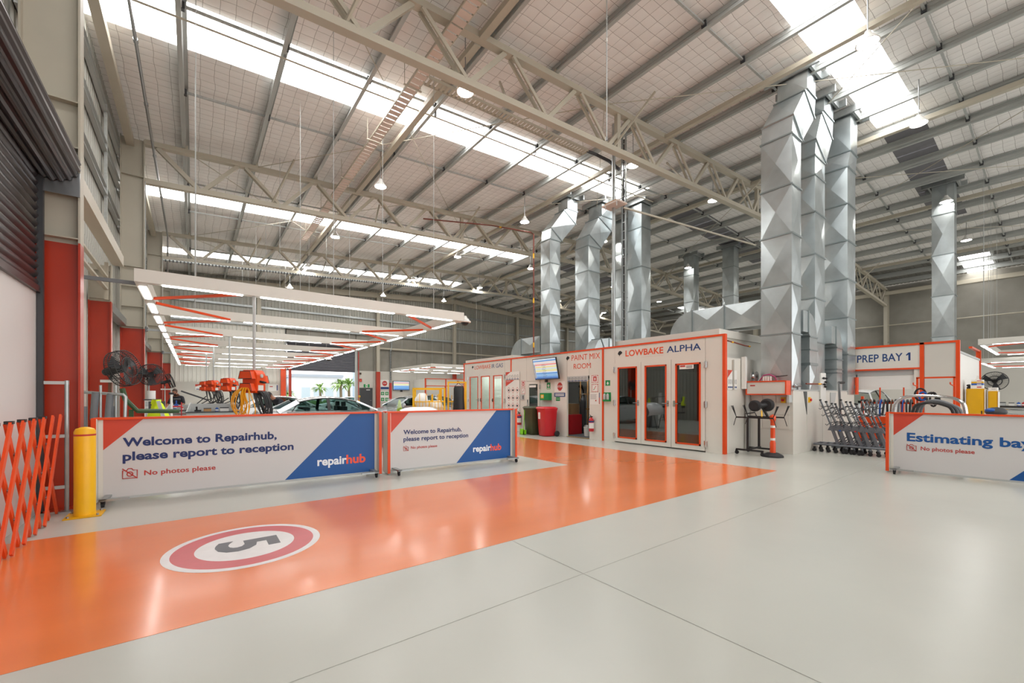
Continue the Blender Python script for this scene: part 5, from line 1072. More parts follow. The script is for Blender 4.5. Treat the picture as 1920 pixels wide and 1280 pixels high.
def arm(S, E, Wr, H_, m_up='shirt', m_lo='skin'):
    S, E, Wr, H_ = map(Vector, (S, E, Wr, H_)); d = (H_ - Wr).normalized(); sd = d.cross(Vector((0, 0, 1))); sd = sd.normalized() if sd.length > .1 else Vector((1, 0, 0))
    B_ = [(S, E, .058, .046, m_up), (E, Wr, .046, .03, m_lo), (Wr, H_, .03, .034, 'skin')]
    for k, (o_, l) in enumerate(((-.03, .07), (-.01, .085), (.01, .08), (.03, .062))): p1 = H_ + sd * o_ + d * l * .5; B_ += [(H_, p1, .034, .0095, 'skin'), (p1, p1 + d * l * .5 - Vector((0, 0, .02)), .0095, .008, 'skin')]
    th = Wr.lerp(H_, .4) - sd * .045; B_ += [(Wr.lerp(H_, .0), th, .03, .0105, 'skin'), (th, th + d * .05 - sd * .01, .0105, .009, 'skin')]
    return B_
def leg(hp, kn, an, toe): return [(hp, kn, .088, .062, 'trousers'), (kn, an, .062, .045, 'trousers'), (an, toe, .045, .036, 'black')]
PA = [((0, 0, .95), (0, .0, 1.12), .14, .135, 'shirt'), ((0, 0, 1.12), (0, .06, 1.33), .135, .15, 'shirt'), ((0, .06, 1.33), (0, .12, 1.45), .15, .07, 'shirt'), ((0, .12, 1.45), (0, .17, 1.53), .07, .055, 'skin'), ((0, .17, 1.53), (0, .19, 1.6), .055, .06, 'skin')]
PA += [((0, .06, 1.33), (.19, .08, 1.38), .15, .07, 'shirt'), ((0, .06, 1.33), (-.19, .08, 1.38), .15, .07, 'shirt')] + arm((.19, .08, 1.38), (.31, .12, 1.12), (.24, .32, .98), (.2, .40, .95)) + arm((-.19, .08, 1.38), (-.30, .16, 1.13), (-.16, .36, 1.0), (-.1, .43, .97))
PA += [((0, 0, .95), (.1, 0, .9), .14, .1, 'trousers'), ((0, 0, .95), (-.1, 0, .9), .14, .1, 'trousers')] + leg((.1, 0, .9), (.12, .03, .48), (.12, -.01, .08), (.13, .16, .035)) + leg((-.1, 0, .9), (-.12, .03, .48), (-.12, -.01, .08), (-.13, .16, .035))
person('person in dark work shirt and beanie leaning over the grey tool trolley', (-.5, 21.6, 0), PI - .5, PA, ((0, .21, 1.61), (0, 1, -.35)), hat='beanie')
PB = [((0, 0, .92), (0, .12, 1.12), .14, .135, 'shirt'), ((0, .12, 1.12), (0, .36, 1.31), .135, .15, 'shirt'), ((0, .36, 1.31), (0, .49, 1.37), .15, .07, 'shirt'), ((0, .49, 1.37), (0, .56, 1.41), .07, .055, 'skin'), ((0, .56, 1.41), (0, .62, 1.45), .055, .06, 'skin')]
PB += [((0, .36, 1.31), (.19, .38, 1.31), .15, .07, 'shirt'), ((0, .36, 1.31), (-.19, .38, 1.31), .15, .07, 'shirt')] + arm((.19, .38, 1.31), (.27, .56, 1.08), (.2, .78, .96), (.17, .87, .95)) + arm((-.19, .38, 1.31), (-.27, .56, 1.08), (-.18, .78, .98), (-.14, .87, .97))
PB += [((0, 0, .92), (.1, -.02, .87), .14, .1, 'trousers'), ((0, 0, .92), (-.1, -.02, .87), .14, .1, 'trousers')] + leg((.1, -.02, .87), (.12, .04, .46), (.12, -.04, .08), (.13, .12, .035)) + leg((-.1, -.02, .87), (-.12, .04, .46), (-.12, -.04, .08), (-.13, .12, .035))
person('person in navy shirt bending over the boot of the silver sedan', (2.5, 16.2, 0), 2.214, PB, ((0, .66, 1.47), (0, 1, -.5)))
# ------------------------------------------------------------------ fans
def fan(label, c, nrm, r, mount, blades=3, group=None):
    t = thing('industrial_fan', label, 'fan', (c[0], c[1], mount[2] if mount else c[2])); c = Vector(c); n = Vector(nrm).normalized(); u = n.orthogonal().normalized()
    a = n.cross(Vector((0, 0, 1))).normalized(); b_ = a.cross(n)
    g = MB()
    for rr, d in ((r, 0), (r * .98, .1), (r * .55, .12), (r * .98, -.08), (r * .5, -.1)): g.tube([c + n * d + (a * math.cos(q) + b_ * math.sin(q)) * rr for q in [2 * PI * k / 28 for k in range(28)]], .008, 4, True)
    for k in range(48):
        q = 2 * PI * k / 48; e = a * math.cos(q) + b_ * math.sin(q); g.tube([c + n * .12 + e * .05, c + n * .12 + e * r * .55, c + n * .1 + e * r * .98, c + e * r, c - n * .08 + e * r * .98, c - n * .1 + e * r * .5], .0045, 4)
    g.build('cage', 'black', t)
    for k in range(blades):
        q = 2 * PI * k / blades + .4; e = a * math.cos(q) + b_ * math.sin(q); f = n.cross(e); MB().add([c + e * .05 - f * .03, c + e * r * .9 - f * .13 + n * .03, c + e * r * .92 + f * .12 - n * .02, c + e * .05 + f * .03], [(0, 1, 2, 3)]).build('blade', 'dark_grey', t)
    MB().cyl(c + n * .02, c - n * .3, .075, 14).sphere(c - n * .3, .075, 12, 8).build('motor', 'black', t, smooth=True)
    if mount: MB().tube([c - n * .2, c - n * .22 - Vector((0, 0, .12)), Vector(mount)], .025, 8).build('bracket', 'black', t)
    return t
f1 = fan('black cage fan tilted on a bracket arm beside the pipe rack', (-1.13, 11.4, 2.02), (1, -.55, .28), .36, (-1.33, 11.5, 1.78))
MB().bar((-1.33, 11.5, 1.8), (-1.36, 11.45, .02), .05, .05).build('brown_post', 'brown', f1); MB().box(-1.46, 11.38, 1.74, -1.2, 11.56, 1.79).build('mount_plate', 'white', f1); MB().box(-1.6, 11.2, 0, -1.2, 11.7, .03).build('base', 'dark_grey', f1)
t = thing('lifting_arm', 'dark green bent steel arm standing beside the bracket fan', 'steel arm', (-1.0, 11.3, 0)); MB().box(-1.15, 11.1, 0, -.85, 11.5, .04).bar((-1.0, 11.3, .03), (-1.0, 11.3, 1.2), .07, .07).build('post', 'army', t); MB().tube([(-1.13, 11.25, 1.62), (-1.08, 11.25, 1.4), (-.9, 11.25, 1.17), (-.25, 11.3, 1.15)], .045, 8).build('arm', 'army', t, smooth=True)
f2 = fan('round black wall fan on a bracket by the second red column', (-1.03, 16.65, 2.1), (.5, -1, .05), .32, (-1.1, 16.85, 2.05)); MB().cyl((-1.1, 16.85, 0), (-1.1, 16.85, 2.06), .025, 8).build('pole', 'light_grey', f2); MB().lathe([(0, 0), (.2, 0), (.2, .03), (0, .05)], (-1.1, 16.85, 0), 16).build('base', 'black', f2)
f3 = fan('black fan turned side-on by the third red column', (-.9, 25.6, 2.15), (1, .1, .35), .34, (-1.1, 25.8, 1.9)); MB().cyl((-1.1, 25.8, 0), (-1.1, 25.8, 1.95), .025, 8).build('pole', 'light_grey', f3); MB().lathe([(0, 0), (.2, 0), (.2, .03), (0, .05)], (-1.1, 25.8, 0), 16).build('base', 'black', f3); MB().box(-1.25, 25.7, 1.72, -.75, 25.9, 1.78).build('shelf_plate', 'white', f3)
f4 = fan('black pedestal fan standing behind the yellow cabinets', (26.0, 1.75, 2.05), (-1, -.05, 0), .38, (26.25, 1.75, 1.7)); MB().cyl((26.25, 1.75, 0), (26.25, 1.75, 1.75), .03, 8).build('pole', 'black', f4); MB().lathe([(0, 0), (.3, 0), (.3, .04), (0, .06)], (26.25, 1.75, 0), 16).build('base', 'black', f4)
# padded pipe rack by the shutter column
t = thing('pipe_rack', 'grey padded tubular rack behind the barrier at the shutter column', 'rack', (-1.25, 9.9, 0))
MB().tube([(-1.5, 10.0, 0), (-1.5, 10.0, 1.5), (-1.48, 10.0, 1.54), (-.98, 9.9, 1.5), (-.95, 9.9, 1.46), (-.98, 9.9, 0)], .025, 8).build('frame', 'galv', t, smooth=True)
for x, h_ in ((-1.36, 1.52), (-1.18, 1.5)): MB().cyl((x, 9.97, h_ - .45), (x + .03, 9.95, h_ + .02), .05, 10).build('padding', 'mid_grey', t, smooth=True)
for x in (-1.27, -1.08): MB().cyl((x, 9.95, 0), (x, 9.95, 1.66), .018, 8).build('upright', 'galv', t)
for x in (-1.47, -1.12): MB().cyl((x, 9.99, .9), (x, 9.99, 1.3), .035, 8).build('padding', 'mid_grey', t, smooth=True)

# ------------------------------------------------------------------ benches and trolleys in the repair bay
def bench(label, x, y, rz, L=1.2, dp=.6, h=.9, slope=.35, group=None):
    t = thing('tool_trolley', label, 'tool trolley', (x, y, 0), rz)
    MB().box(-L / 2, -dp / 2, .12, L / 2, dp / 2, h).build('cabinet', 'light_grey', t, False); MB().box(-L / 2 - .02, -dp / 2 - .02, h, L / 2 + .02, dp / 2 + .02, h + .03).build('top', 'dark_grey', t, False)
    for s in (-1, 1): MB().prism([(-dp / 2, 0), (dp / 2, 0), (dp / 2, slope), (dp / 2 - .1, slope)], (s * L / 2 - .012, 0, h + .03), (0, 1, 0), (0, 0, 1), (.024, 0, 0)).build('side_wing', 'light_grey', t, False)
    MB().box(-L / 2, dp / 2 - .03, h + .03, L / 2, dp / 2, h + slope).build('back_panel', 'light_grey', t, False)
    for k in range(4): d = MB().box(-L / 2 + .05, -dp / 2 - .012, .2 + .165 * k, L / 2 - .05, -dp / 2, .34 + .165 * k).build('drawer', 'light_grey', t, False); MB().box(-L / 2 + .15, -dp / 2 - .035, .3 + .165 * k, L / 2 - .15, -dp / 2 - .012, .325 + .165 * k).build('pull', 'chrome', d, False)
    for sx in (-1, 1):
        for sy in (-1, 1): MB().lathe([(0, -.02), (.06, -.02), (.06, .02), (0, .02)], (sx * (L / 2 - .1), sy * (dp / 2 - .08), .06), 12, 'x').build('castor', 'black_rubber', t, False)
    return t
bench('grey tool trolley with sloping sides in front of the person in the beanie', -.15, 19.6, -.25, 1.25, .6, .9, .22)
bench('grey bench with sloping wings beside the silver sedan', .55, 16.9, -.2, 1.4, .6, .92, .28)
def clutter(pos, sz, m, nm, label, cat, shape='can'):
    x, y, z = pos; t = thing(nm, label, cat, pos)
    if shape == 'can': MB().lathe([(0, 0), (sz, 0), (sz, sz * 2.2), (sz * .6, sz * 2.6), (sz * .3, sz * 2.6), (sz * .3, sz * 3), (0, sz * 3)], pos, 12).build('body', m, t, smooth=True); MB().lathe([(sz * 1.01, sz * .5), (sz * 1.01, sz * 1.5)], pos, 12).build('band', 'white' if m != 'white' else 'blue', t, smooth=True)
    elif shape == 'box': MB().box(x - sz, y - sz * .6, z, x + sz, y + sz * .6, z + sz * 1.1).build('body', m, t, bevel=.006); MB().box(x - sz * 1.01, y - sz * .62, z + sz * .85, x + sz * 1.01, y + sz * .62, z + sz * 1.12).build('cover', 'dark_grey' if m != 'dark_grey' else 'red', t)
    else: MB().cyl((x - sz, y, z + .03), (x + sz, y, z + .03), .03, 10).build('body', m, t, smooth=True); MB().cyl((x - sz * .3, y, z + .03), (x - sz * .35, y - .05, z + .16), .025, 8).build('grip', 'black', t)
for i, (x, y, z, s, m_, nm, lb_, ct_, sh_) in enumerate([
    (-.55, 19.65, .93, .05, 'white', 'spray_can', 'white spray can on the sloping tool trolley', 'can', 'can'), (-.35, 19.6, .93, .045, 'red', 'spray_can', 'red spray can on the sloping tool trolley', 'can', 'can'), (-.1, 19.7, .93, .1, 'white', 'parts_box', 'white parts box on the sloping tool trolley', 'box', 'box'), (.12, 19.55, .93, .09, 'blue', 'air_tool', 'blue air tool on the sloping tool trolley', 'tool', 'tool'), (.3, 19.6, .93, .08, 'black', 'air_tool', 'black air tool on the sloping tool trolley', 'tool', 'tool'),
    (.1, 17.0, .95, .09, 'black', 'air_tool', 'black sander on the winged bench', 'tool', 'tool'), (.35, 16.95, .95, .1, 'wood', 'parts_box', 'cream carton on the winged bench', 'box', 'box'), (.6, 16.85, .95, .045, 'blue', 'spray_can', 'blue can on the winged bench', 'can', 'can'), (.8, 16.8, .95, .12, 'white', 'parts_box', 'white carton on the winged bench', 'box', 'box'), (1.05, 16.75, .95, .045, 'red', 'spray_can', 'red can on the winged bench', 'can', 'can')]): clutter((x, y, z), s, m_, nm, lb_, ct_, sh_)
# red framed rack beside the bench
t = thing('wire_rack', 'small red wire rack next to the winged bench', 'rack', (-.45, 17.2, 0))
for sx in (-.13, .13):
    for sy in (-.13, .13): MB().box(-.45 + sx - .012, 17.2 + sy - .012, 0, -.45 + sx + .012, 17.2 + sy + .012, 1.25).build('upright', 'red', t)
for z in (.3, .7, 1.1): MB().box(-.6, 17.05, z, -.3, 17.35, z + .04).build('shelf', 'red', t)
t = thing('drill_driver', 'blue drill standing on the red wire rack', 'tool', (-.45, 17.2, 1.14)); MB().box(-.5, 17.15, 1.14, -.4, 17.25, 1.2).bar((-.45, 17.2, 1.19), (-.45, 17.2, 1.32), .035, .04).build('handle', 'blue', t); MB().cyl((-.52, 17.2, 1.34), (-.34, 17.2, 1.34), .035, 10).build('barrel', 'black', t)
# black trim parts hung from a stand behind the pendants
t = thing('parts_stand', 'black stand holding dark trim strips and wiper arms behind the pendants', 'stand', (.35, 18.2, 0)); MB().tube([(.1, 18.2, 0), (.1, 18.2, 1.1), (.6, 18.2, 1.25), (1.1, 18.2, 1.1), (1.1, 18.2, 0)], .02, 8).build('frame', 'black', t)
for k in range(7): MB().bar((.0 + .16 * k, 18.1 + .03 * (k % 3), 1.1 + .05 * (k % 2)), (.35 + .16 * k, 18.05, 1.45 - .07 * (k % 3)), .05, .025).build('trim_strip', 'black', t)
MB().bar((-.35, 18.1, 1.62), (.4, 18.15, 1.3), .04, .05).build('wiper_arm', 'dark_grey', t)
for k in range(3): MB().sphere((.25 + .35 * k, 18.0, 1.12), .13, 10, 6, (1.3, .6, .35)).build('mirror_shell', 'army' if k == 1 else 'dark_grey', t, smooth=True)
# drawer unit and hi-vis vest
t = thing('drawer_unit', 'narrow pale drawer unit against the second red column', 'drawers', (-.85, 14.6, 0)); MB().box(-1.02, 14.4, .02, -.72, 14.8, 1.35).build('body', 'white', t)
for k in range(8): MB().box(-1.0, 14.385, .1 + .155 * k, -.74, 14.4, .23 + .155 * k).build('drawer', 'light_grey', t); 
MB().box(-1.04, 14.38, 1.35, -.7, 14.82, 1.38).build('top', 'dark_grey', t)
t = thing('paper_roll', 'white paper roll standing on the narrow drawer unit', 'paper roll', (-.9, 14.6, 1.38)); MB().lathe([(.03, 0), (.09, 0), (.09, .22), (.03, .22)], (-.9, 14.6, 1.38), 16).build('roll', 'white', t, smooth=True); MB().lathe([(.0, .0), (.03, .0), (.03, .225), (.025, .225)], (-.9, 14.6, 1.38), 12).build('core', 'card', t)
t = thing('jack_handle', 'pale post with black cap beside the trolley', 'post', (-.52, 15.6, 0)); MB().box(-.65, 15.5, 0, -.4, 15.7, .04).cyl((-.52, 15.6, .03), (-.52, 15.6, 1.5), .03, 10).build('post', 'white', t); MB().box(-.58, 15.57, 1.5, -.46, 15.63, 1.56).build('cap', 'black', t)
t = thing('hivis_vest', 'fluorescent yellow vest with grey band draped on a chair back', 'vest', (-.68, 13.0, .9)); b = MB(); vs = []
for i in range(9):
    u = i / 8; wv = .1 + .2 * u; 
    for j in range(7): v = 2 * j / 6 - 1; vs.append((-.71 + v * wv * .8 + .05 * u, 12.95 - .07 * math.cos(v * 2.2) - .03 * math.sin(5 * v + i), 1.38 - .5 * u))
b.add(vs, [(i * 7 + j, i * 7 + j + 1, (i + 1) * 7 + j + 1, (i + 1) * 7 + j) for i in range(8) for j in range(6)]); b.build('fabric', 'hivis', t, smooth=True)
b = MB().bar((-.67, 12.855, 1.35), (-.57, 12.845, .95), .07, .01, (0, 1, 0)); b.build('reflective_band', 'light_grey', t)
t = thing('work_chair', 'dark chair carrying the fluorescent vest', 'chair', (-.68, 13.1, 0)); MB().box(-.85, 12.98, .75, -.55, 13.03, 1.34).build('backrest', 'dark_grey', t); MB().box(-.9, 13.0, .45, -.46, 13.42, .5).build('seat', 'dark_grey', t)
for sx in (-.86, -.5):
    for sy in (13.04, 13.38): MB().cyl((sx, sy, 0), (sx, sy, .46), .016, 8).build('leg', 'steel', t)
for sx in (-.82, -.58): MB().box(sx - .015, 12.99, .45, sx + .015, 13.02, .8).build('back_post', 'steel', t)

# ------------------------------------------------------------------ beside the lane: grey cabinet, bonnet, cages
t = thing('grey_cabinet', 'grey steel cabinet with glass top panel behind the shorter welcome barrier', 'cabinet', (4.5, 11.5, 0)); MB().box(4.25, 11.3, 0, 4.75, 11.75, 1.0).build('body', 'mid_grey', t, bevel=.01); MB().box(4.25, 11.31, 1.0, 4.75, 11.33, 1.38).build('glass_screen', 'pvc', t); MB().box(4.28, 11.285, .06, 4.72, 11.3, .95).build('door', 'light_grey', t)
t = thing('lime_cone', 'lime green cone standing on the grey cabinet', 'cone', (4.68, 11.5, 1.0)); MB().lathe([(0, .02), (.09, .02), (.07, .1), (.025, .34), (0, .35)], (4.68, 11.5, 1.0), 14).build('cone', 'hivis', t, smooth=True); MB().box(4.6, 11.42, 1.0, 4.76, 11.58, 1.02).build('foot', 'hivis', t)
t = thing('bumper_cover', 'white front bumper with black lamp opening on a stand', 'bumper', (5.0, 10.75, 0))
for x in (4.7, 5.4): MB().tube([(x, 10.6, 0), (x, 10.8, .8), (x, 11.0, 0)], .018, 6).build('stand_leg', 'black', t)
MB().cyl((4.7, 10.8, .8), (5.4, 10.8, .8), .018, 6).build('stand_bar', 'black', t)
b = MB(); vs = []; prof = [(0, .62), (-.06, .7), (-.1, .8), (-.07, .92), (0, 1.02), (.12, 1.1), (.3, 1.15)]
for i in range(11):
    u = i / 10; x = 4.55 + 1.15 * u; sag = -.18 * (2 * u - 1) ** 2
    for d, z in prof: vs.append((x, 10.7 + d - sag, z - .08 * (2 * u - 1) ** 4))
np_ = len(prof); b.add(vs, [(i * np_ + j, i * np_ + j + 1, (i + 1) * np_ + j + 1, (i + 1) * np_ + j) for i in range(10) for j in range(np_ - 1)]); b.build('shell', 'white_paint', t, smooth=True)
MB().sphere((4.72, 10.68, .97), .13, 10, 6, (1.1, .5, .4)).build('lamp_opening', 'black', t, smooth=True)
t = thing('dust_sheet', 'white protective sheet draped over a stand beyond the silver sedan', 'dust sheet', (5.35, 19.3, 0)); b = MB(); vs = []
for i in range(11):
    for j in range(9):
        u, v = 2 * i / 10 - 1, 2 * j / 8 - 1; e = max(abs(u), abs(v)); z = 1.27 - .1 * u - (.0 if e < .7 else (e - .7) * 3.2) + .02 * math.sin(9 * u + 4 * v); vs.append((5.4 + u * .55 + .03 * math.sin(7 * v), 19.3 + v * .5, max(z, .2)))
b.add(vs, [(i * 9 + j, i * 9 + j + 1, (i + 1) * 9 + j + 1, (i + 1) * 9 + j) for i in range(10) for j in range(8)]); b.build('sheet', 'plastic_wrap', t, smooth=True)
for sx in (5.1, 5.7):
    for sy in (19.1, 19.5): MB().cyl((sx, sy, 0), (sx, sy, 1.15), .02, 8).build('stand_leg', 'steel', t)
def cage(label, x, y, rz, w_, d_, h, group):
    t = thing('cage_trolley', label, 'cage trolley', (x, y, 0), rz, group)
    for sx in (-1, 1):
        for sy in (-1, 1): MB().box(sx * w_ / 2 - .025, sy * d_ / 2 - .025, .12, sx * w_ / 2 + .025, sy * d_ / 2 + .025, h).build('post', 'yellow', t, False); MB().lathe([(0, -.02), (.06, -.02), (.06, .02), (0, .02)], (sx * w_ / 2, sy * d_ / 2, .06), 12, 'x').build('castor', 'black_rubber', t, False)
    for z in (.16, .75, 1.25, h - .03):
        for s in (-1, 1): MB().box(-w_ / 2, s * d_ / 2 - .015, z, w_ / 2, s * d_ / 2 + .015, z + .03).build('rail', 'yellow', t, False); MB().box(s * w_ / 2 - .015, -d_ / 2, z, s * w_ / 2 + .015, d_ / 2, z + .03).build('rail', 'yellow', t, False)
    for z in (.18, .78): MB().box(-w_ / 2, -d_ / 2, z, w_ / 2, d_ / 2, z + .015).build('shelf', 'yellow', t, False)
    n = int(w_ / .1)
    for k in range(1, n):
        for s in (-1, 1): MB().cyl((-w_ / 2 + w_ * k / n, s * d_ / 2, .18), (-w_ / 2 + w_ * k / n, s * d_ / 2, h - .2 - .25 * (k % 2)), .011, 6).build('mesh_bar', 'yellow', t, False)
    return t
CG = 'yellow cage trolleys beside the lit booth'
cage('tall yellow cage trolley with a black sack beside the lit spray booth', 7.15, 12.55, -.5, .58, .7, 1.93, CG); cage('wide low yellow cage trolley holding wrapped white parts', 6.3, 12.9, -.5, 1.0, .7, 1.72, CG); cage('yellow cage trolley half hidden behind the wide one', 6.75, 13.95, -.4, .9, .6, 1.7, CG)
t = thing('black_sack', 'black plastic sack hung on the tall yellow cage trolley', 'sack', (6.98, 12.15, .8)); b = MB(); vs = []; n = 12
for z, w_, d_ in ((1.78, .14, .03), (1.7, .17, .06), (1.4, .17, .09), (1.1, .19, .1), (.9, .2, .1), (.82, .16, .07)):
    for k in range(n): a = 2 * PI * k / n; vs.append((6.98 + (w_ * math.cos(a) + .008 * math.sin(5 * a)) * .88 + .48 * d_ * math.sin(a), 12.12 + d_ * math.sin(a) * .88 - w_ * math.cos(a) * .48, z))
b.add(vs, [(i * n + k, i * n + (k + 1) % n, (i + 1) * n + (k + 1) % n, (i + 1) * n + k) for i in range(5) for k in range(n)] + [tuple(range(5 * n, 6 * n))]); b.build('sack', 'black', t, smooth=True); MB().tube([(6.86, 12.18, 1.78), (6.98, 12.14, 1.88), (7.1, 12.07, 1.78)], .008, 5).build('strap', 'black', t)
for i, (x, y, z, m_, lb_) in enumerate(((6.05, 12.95, .8, 'plastic_wrap', 'plastic wrapped white part heaped on the wide cage trolley'), (6.5, 12.75, .8, 'white', 'rounded white part in the wide cage trolley'), (6.7, 13.9, .8, 'plastic_wrap', 'plastic wrapped part in the half hidden cage trolley'), (7.3, 12.7, .8, 'teal', 'teal wrapped part inside the tall cage trolley'))):
    t = thing('wrapped_part', lb_, 'car part', (x, y, z)); b = MB(); rnd = random.Random(i); vs = []; n, m = 12, 7; hh = .75 if i in (0, 3) else .5
    for k in range(m + 1):
        for j in range(n): a = 2 * PI * j / n; r_ = (.23 if i != 3 else .12) * math.sin(PI * (.15 + .8 * k / m)) * (1 + .25 * (rnd.random() - .5)); vs.append((x + r_ * math.cos(a), y + r_ * math.sin(a), z + hh * (1 - k / m)))
    b.add(vs, [(k * n + j, k * n + (j + 1) % n, (k + 1) * n + (j + 1) % n, (k + 1) * n + j) for k in range(m) for j in range(n)] + [tuple(range(n))[::-1], tuple(range(m * n, (m + 1) * n))]); b.build('wrap', m_, t, smooth=True); MB().box(x - .1, y - .02, z + hh * .4, x + .1, y + .02, z + hh * .5).build('tape', 'light_grey', t)

# ------------------------------------------------------------------ back wall fittings
def bsign(name, label, cat, x0, x1, z0, z1, m, th=.02): t = thing(name, label, cat, ((x0 + x1) / 2, YB - .03, z0)); MB().box(x0, YB - .03 - th, z0, x1, YB - .03, z1).build('plate', m, t); return t
def bs(t, nm, m, x0, x1, z0, z1, d=.055): return MB().box(x0, YB - d, z0, x1, YB - .05, z1).build(nm, m, t)
t = bsign('exit_sign', 'green and white running figure exit sign above the grey exit door', 'sign', 11.2, 11.68, 2.1, 2.36, 'green'); bs(t, 'white_centre', 'white', 11.36, 11.52, 2.1, 2.36); bs(t, 'figure', 'green', 11.41, 11.47, 2.15, 2.31, .058)
t = bsign('hose_sign', 'red fire hose sign beside the far roller shutter', 'sign', 10.85, 11.05, 2.55, 2.8, 'sign_red'); bs(t, 'emblem', 'logo_orange', 10.91, 10.99, 2.6, 2.72)
t = bsign('alarm_bell', 'dark red alarm sounder above the red hose sign', 'alarm', 10.85, 11.0, 3.15, 3.3, 'brown', .06); bs(t, 'grille', 'black', 10.88, 10.97, 3.18, 3.27, .1)
t = bsign('stop_board', 'white board with red no entry roundel beside the back wall column', 'sign', 12.6, 13.35, 1.9, 2.75, 'white'); MB().lathe([(0, YB - .056), (.22, YB - .056), (.22, YB - .05)], (12.97, 0, 2.45), 20, 'y').build('roundel', 'sign_red', t); text('STOP', (12.83, YB - .058, 2.41), (1, 0, 0), (0, 0, 1), .28, .09, 'white', t, bold=.02); bs(t, 'blue_strip', 'navy_print', 12.62, 13.33, 1.95, 2.15)
t = bsign('first_aid_board', 'green and white first aid boards under the stop board', 'sign', 12.6, 13.35, .9, 1.8, 'white')
for x0, z0 in ((12.65, 1.45), (13.02, 1.45), (12.65, .95), (13.02, .95)): q = bs(t, 'green_panel', 'green', x0, x0 + .28, z0, z0 + .28); MB().box(x0 + .12, YB - .06, z0 + .05, x0 + .16, YB - .055, z0 + .23).box(x0 + .05, YB - .06, z0 + .12, x0 + .23, YB - .055, z0 + .16).build('cross', 'white', q)
t = thing('wall_screen', 'flat screen with coloured job list on the back wall', 'television', (14.4, YB - .1, 1.85)); MB().box(13.68, YB - .12, 1.87, 15.19, YB - .05, 2.68).build('casing', 'black', t); d = MB().box(13.72, YB - .124, 1.91, 15.15, YB - .12, 2.64).build('display', 'scr_pale', t)
for k, m_ in enumerate(('scr_bar', 'scr_blue', 'scr_sky', 'scr_blue', 'scr_sky', 'scr_grey', 'scr_yellow', 'scr_grey', 'scr_red', 'scr_pale')): MB().box(13.74, YB - .127, 1.92 + .07 * k, 15.13, YB - .124, 1.985 + .07 * k).build('table_row', m_, d)
MB().box(14.35, YB - .09, 1.75, 14.55, YB - .05, 1.87).build('bracket', 'black', t)
for x0, x1, z0, z1, lb_, red in ((.07, 1.23, 1.8, 2.19, 'white safety poster with red corner on the back wall dado', True), (3.7, 4.1, 1.7, 2.3, 'white notice with blue and red edge near the far doorway', False), (4.3, 4.95, 1.75, 2.25, 'white notice with navy end near the orange door post', False)):
    t = thing('wall_poster', lb_, 'poster', ((x0 + x1) / 2, YB - .07, z0)); MB().box(x0, YB - .07, z0, x1, YB - .052, z1).build('sheet', 'white', t)
    if red: MB().prism([(0, 0), (.45, 0), (0, -.16)], (x0, YB - .07, z1), (1, 0, 0), (0, 0, 1), (0, -.003, 0)).build('red_corner', 'barrier_red', t); [MB().box(x0 + .05 + .22 * k, YB - .074, z0 + .04, x0 + .2 + .22 * k, YB - .07, z0 + .09).build('caption', 'navy_print', t) for k in range(5)]
    else: MB().box(x1 - .1, YB - .074, z0 + .05, x1 - .03, YB - .07, z1 - .05).build('blue_edge', 'navy_print', t); MB().box(x0 + .1, YB - .074, z1 - .2, x0 + .3, YB - .07, z1 - .14).build('red_block', 'sign_red', t)
t = thing('hydrant_pipe', 'thin red hydrant pipe beside the far roller shutter', 'pipe', (10.75, YB - .2, 0)); MB().cyl((10.72, YB - .25, 0), (10.72, YB - .25, 5.0), .035, 8).build('pipe', 'sign_red', t); MB().cyl((10.72, YB - .25, 1.0), (10.72, YB - .45, 1.0), .05, 8).build('valve', 'amber', t); MB().lathe([(.03, -.02), (.1, 0), (.03, .02)], (10.72, YB - .45, 1.35), 12, 'y').build('hand_wheel', 'amber', t)
t = thing('riser_tray', 'perforated steel riser tray beside the back wall column', 'cable tray', (13.6, YB - .1, .8)); MB().tube([(13.45, YB - .12, 0), (13.45, YB - .12, 5.2), (13.55, YB - .12, 5.5), (13.55, YB - .12, 8.3), (14.0, YB - .12, 8.7)], .07, 6).build('tray', 'galv', t); MB().box(13.36, YB - .2, .9, 13.54, YB - .06, 2.5).build('red_cover', 'sign_red', t)
for k in range(18): MB().box(13.4, YB - .2, 2.8 + .14 * k, 13.5, YB - .18, 2.86 + .14 * k).build('slot', 'dark_grey', t)
ko = thing('parts_office', 'white fascia kiosk with orange edging and Production lettering', 'kiosk', (18, 33.2, 0))
MB().box(15.4, 32.2, 2.25, 21.6, 32.3, 2.8).build('fascia', 'booth', ko); b = MB(); b.box(15.36, 32.17, 2.8, 21.6, 32.31, 2.86).box(15.36, 32.17, 2.2, 21.6, 32.31, 2.26).box(15.34, 32.17, 0, 15.42, 32.31, 2.86).box(17.2, 32.16, 0, 17.3, 32.31, 2.86).box(21.55, 32.16, 0, 21.65, 32.31, 2.86); b.build('orange_frame', 'orange', ko); MB().box(15.4, 32.3, 0, 15.46, 34.6, 2.8).build('side_wall', 'booth', ko); MB().box(15.4, 34.55, 0, 21.6, 34.6, 2.3).build('rear_panel', 'booth', ko)
text('Production', (18.35, 32.195, 2.36), (1, 0, 0), (0, 0, 1), 2.3, .34, 'sign_red', ko, bold=.01)
t = thing('orange_bin', 'small orange bin by the orange door post', 'bin', (6.0, 34.2, 0)); MB().box(5.85, 34.0, .0, 6.4, 34.4, 1.05).build('body', 'orange', t, bevel=.02); MB().box(5.82, 33.97, 1.05, 6.43, 34.43, 1.1).build('lid', 'orange', t)
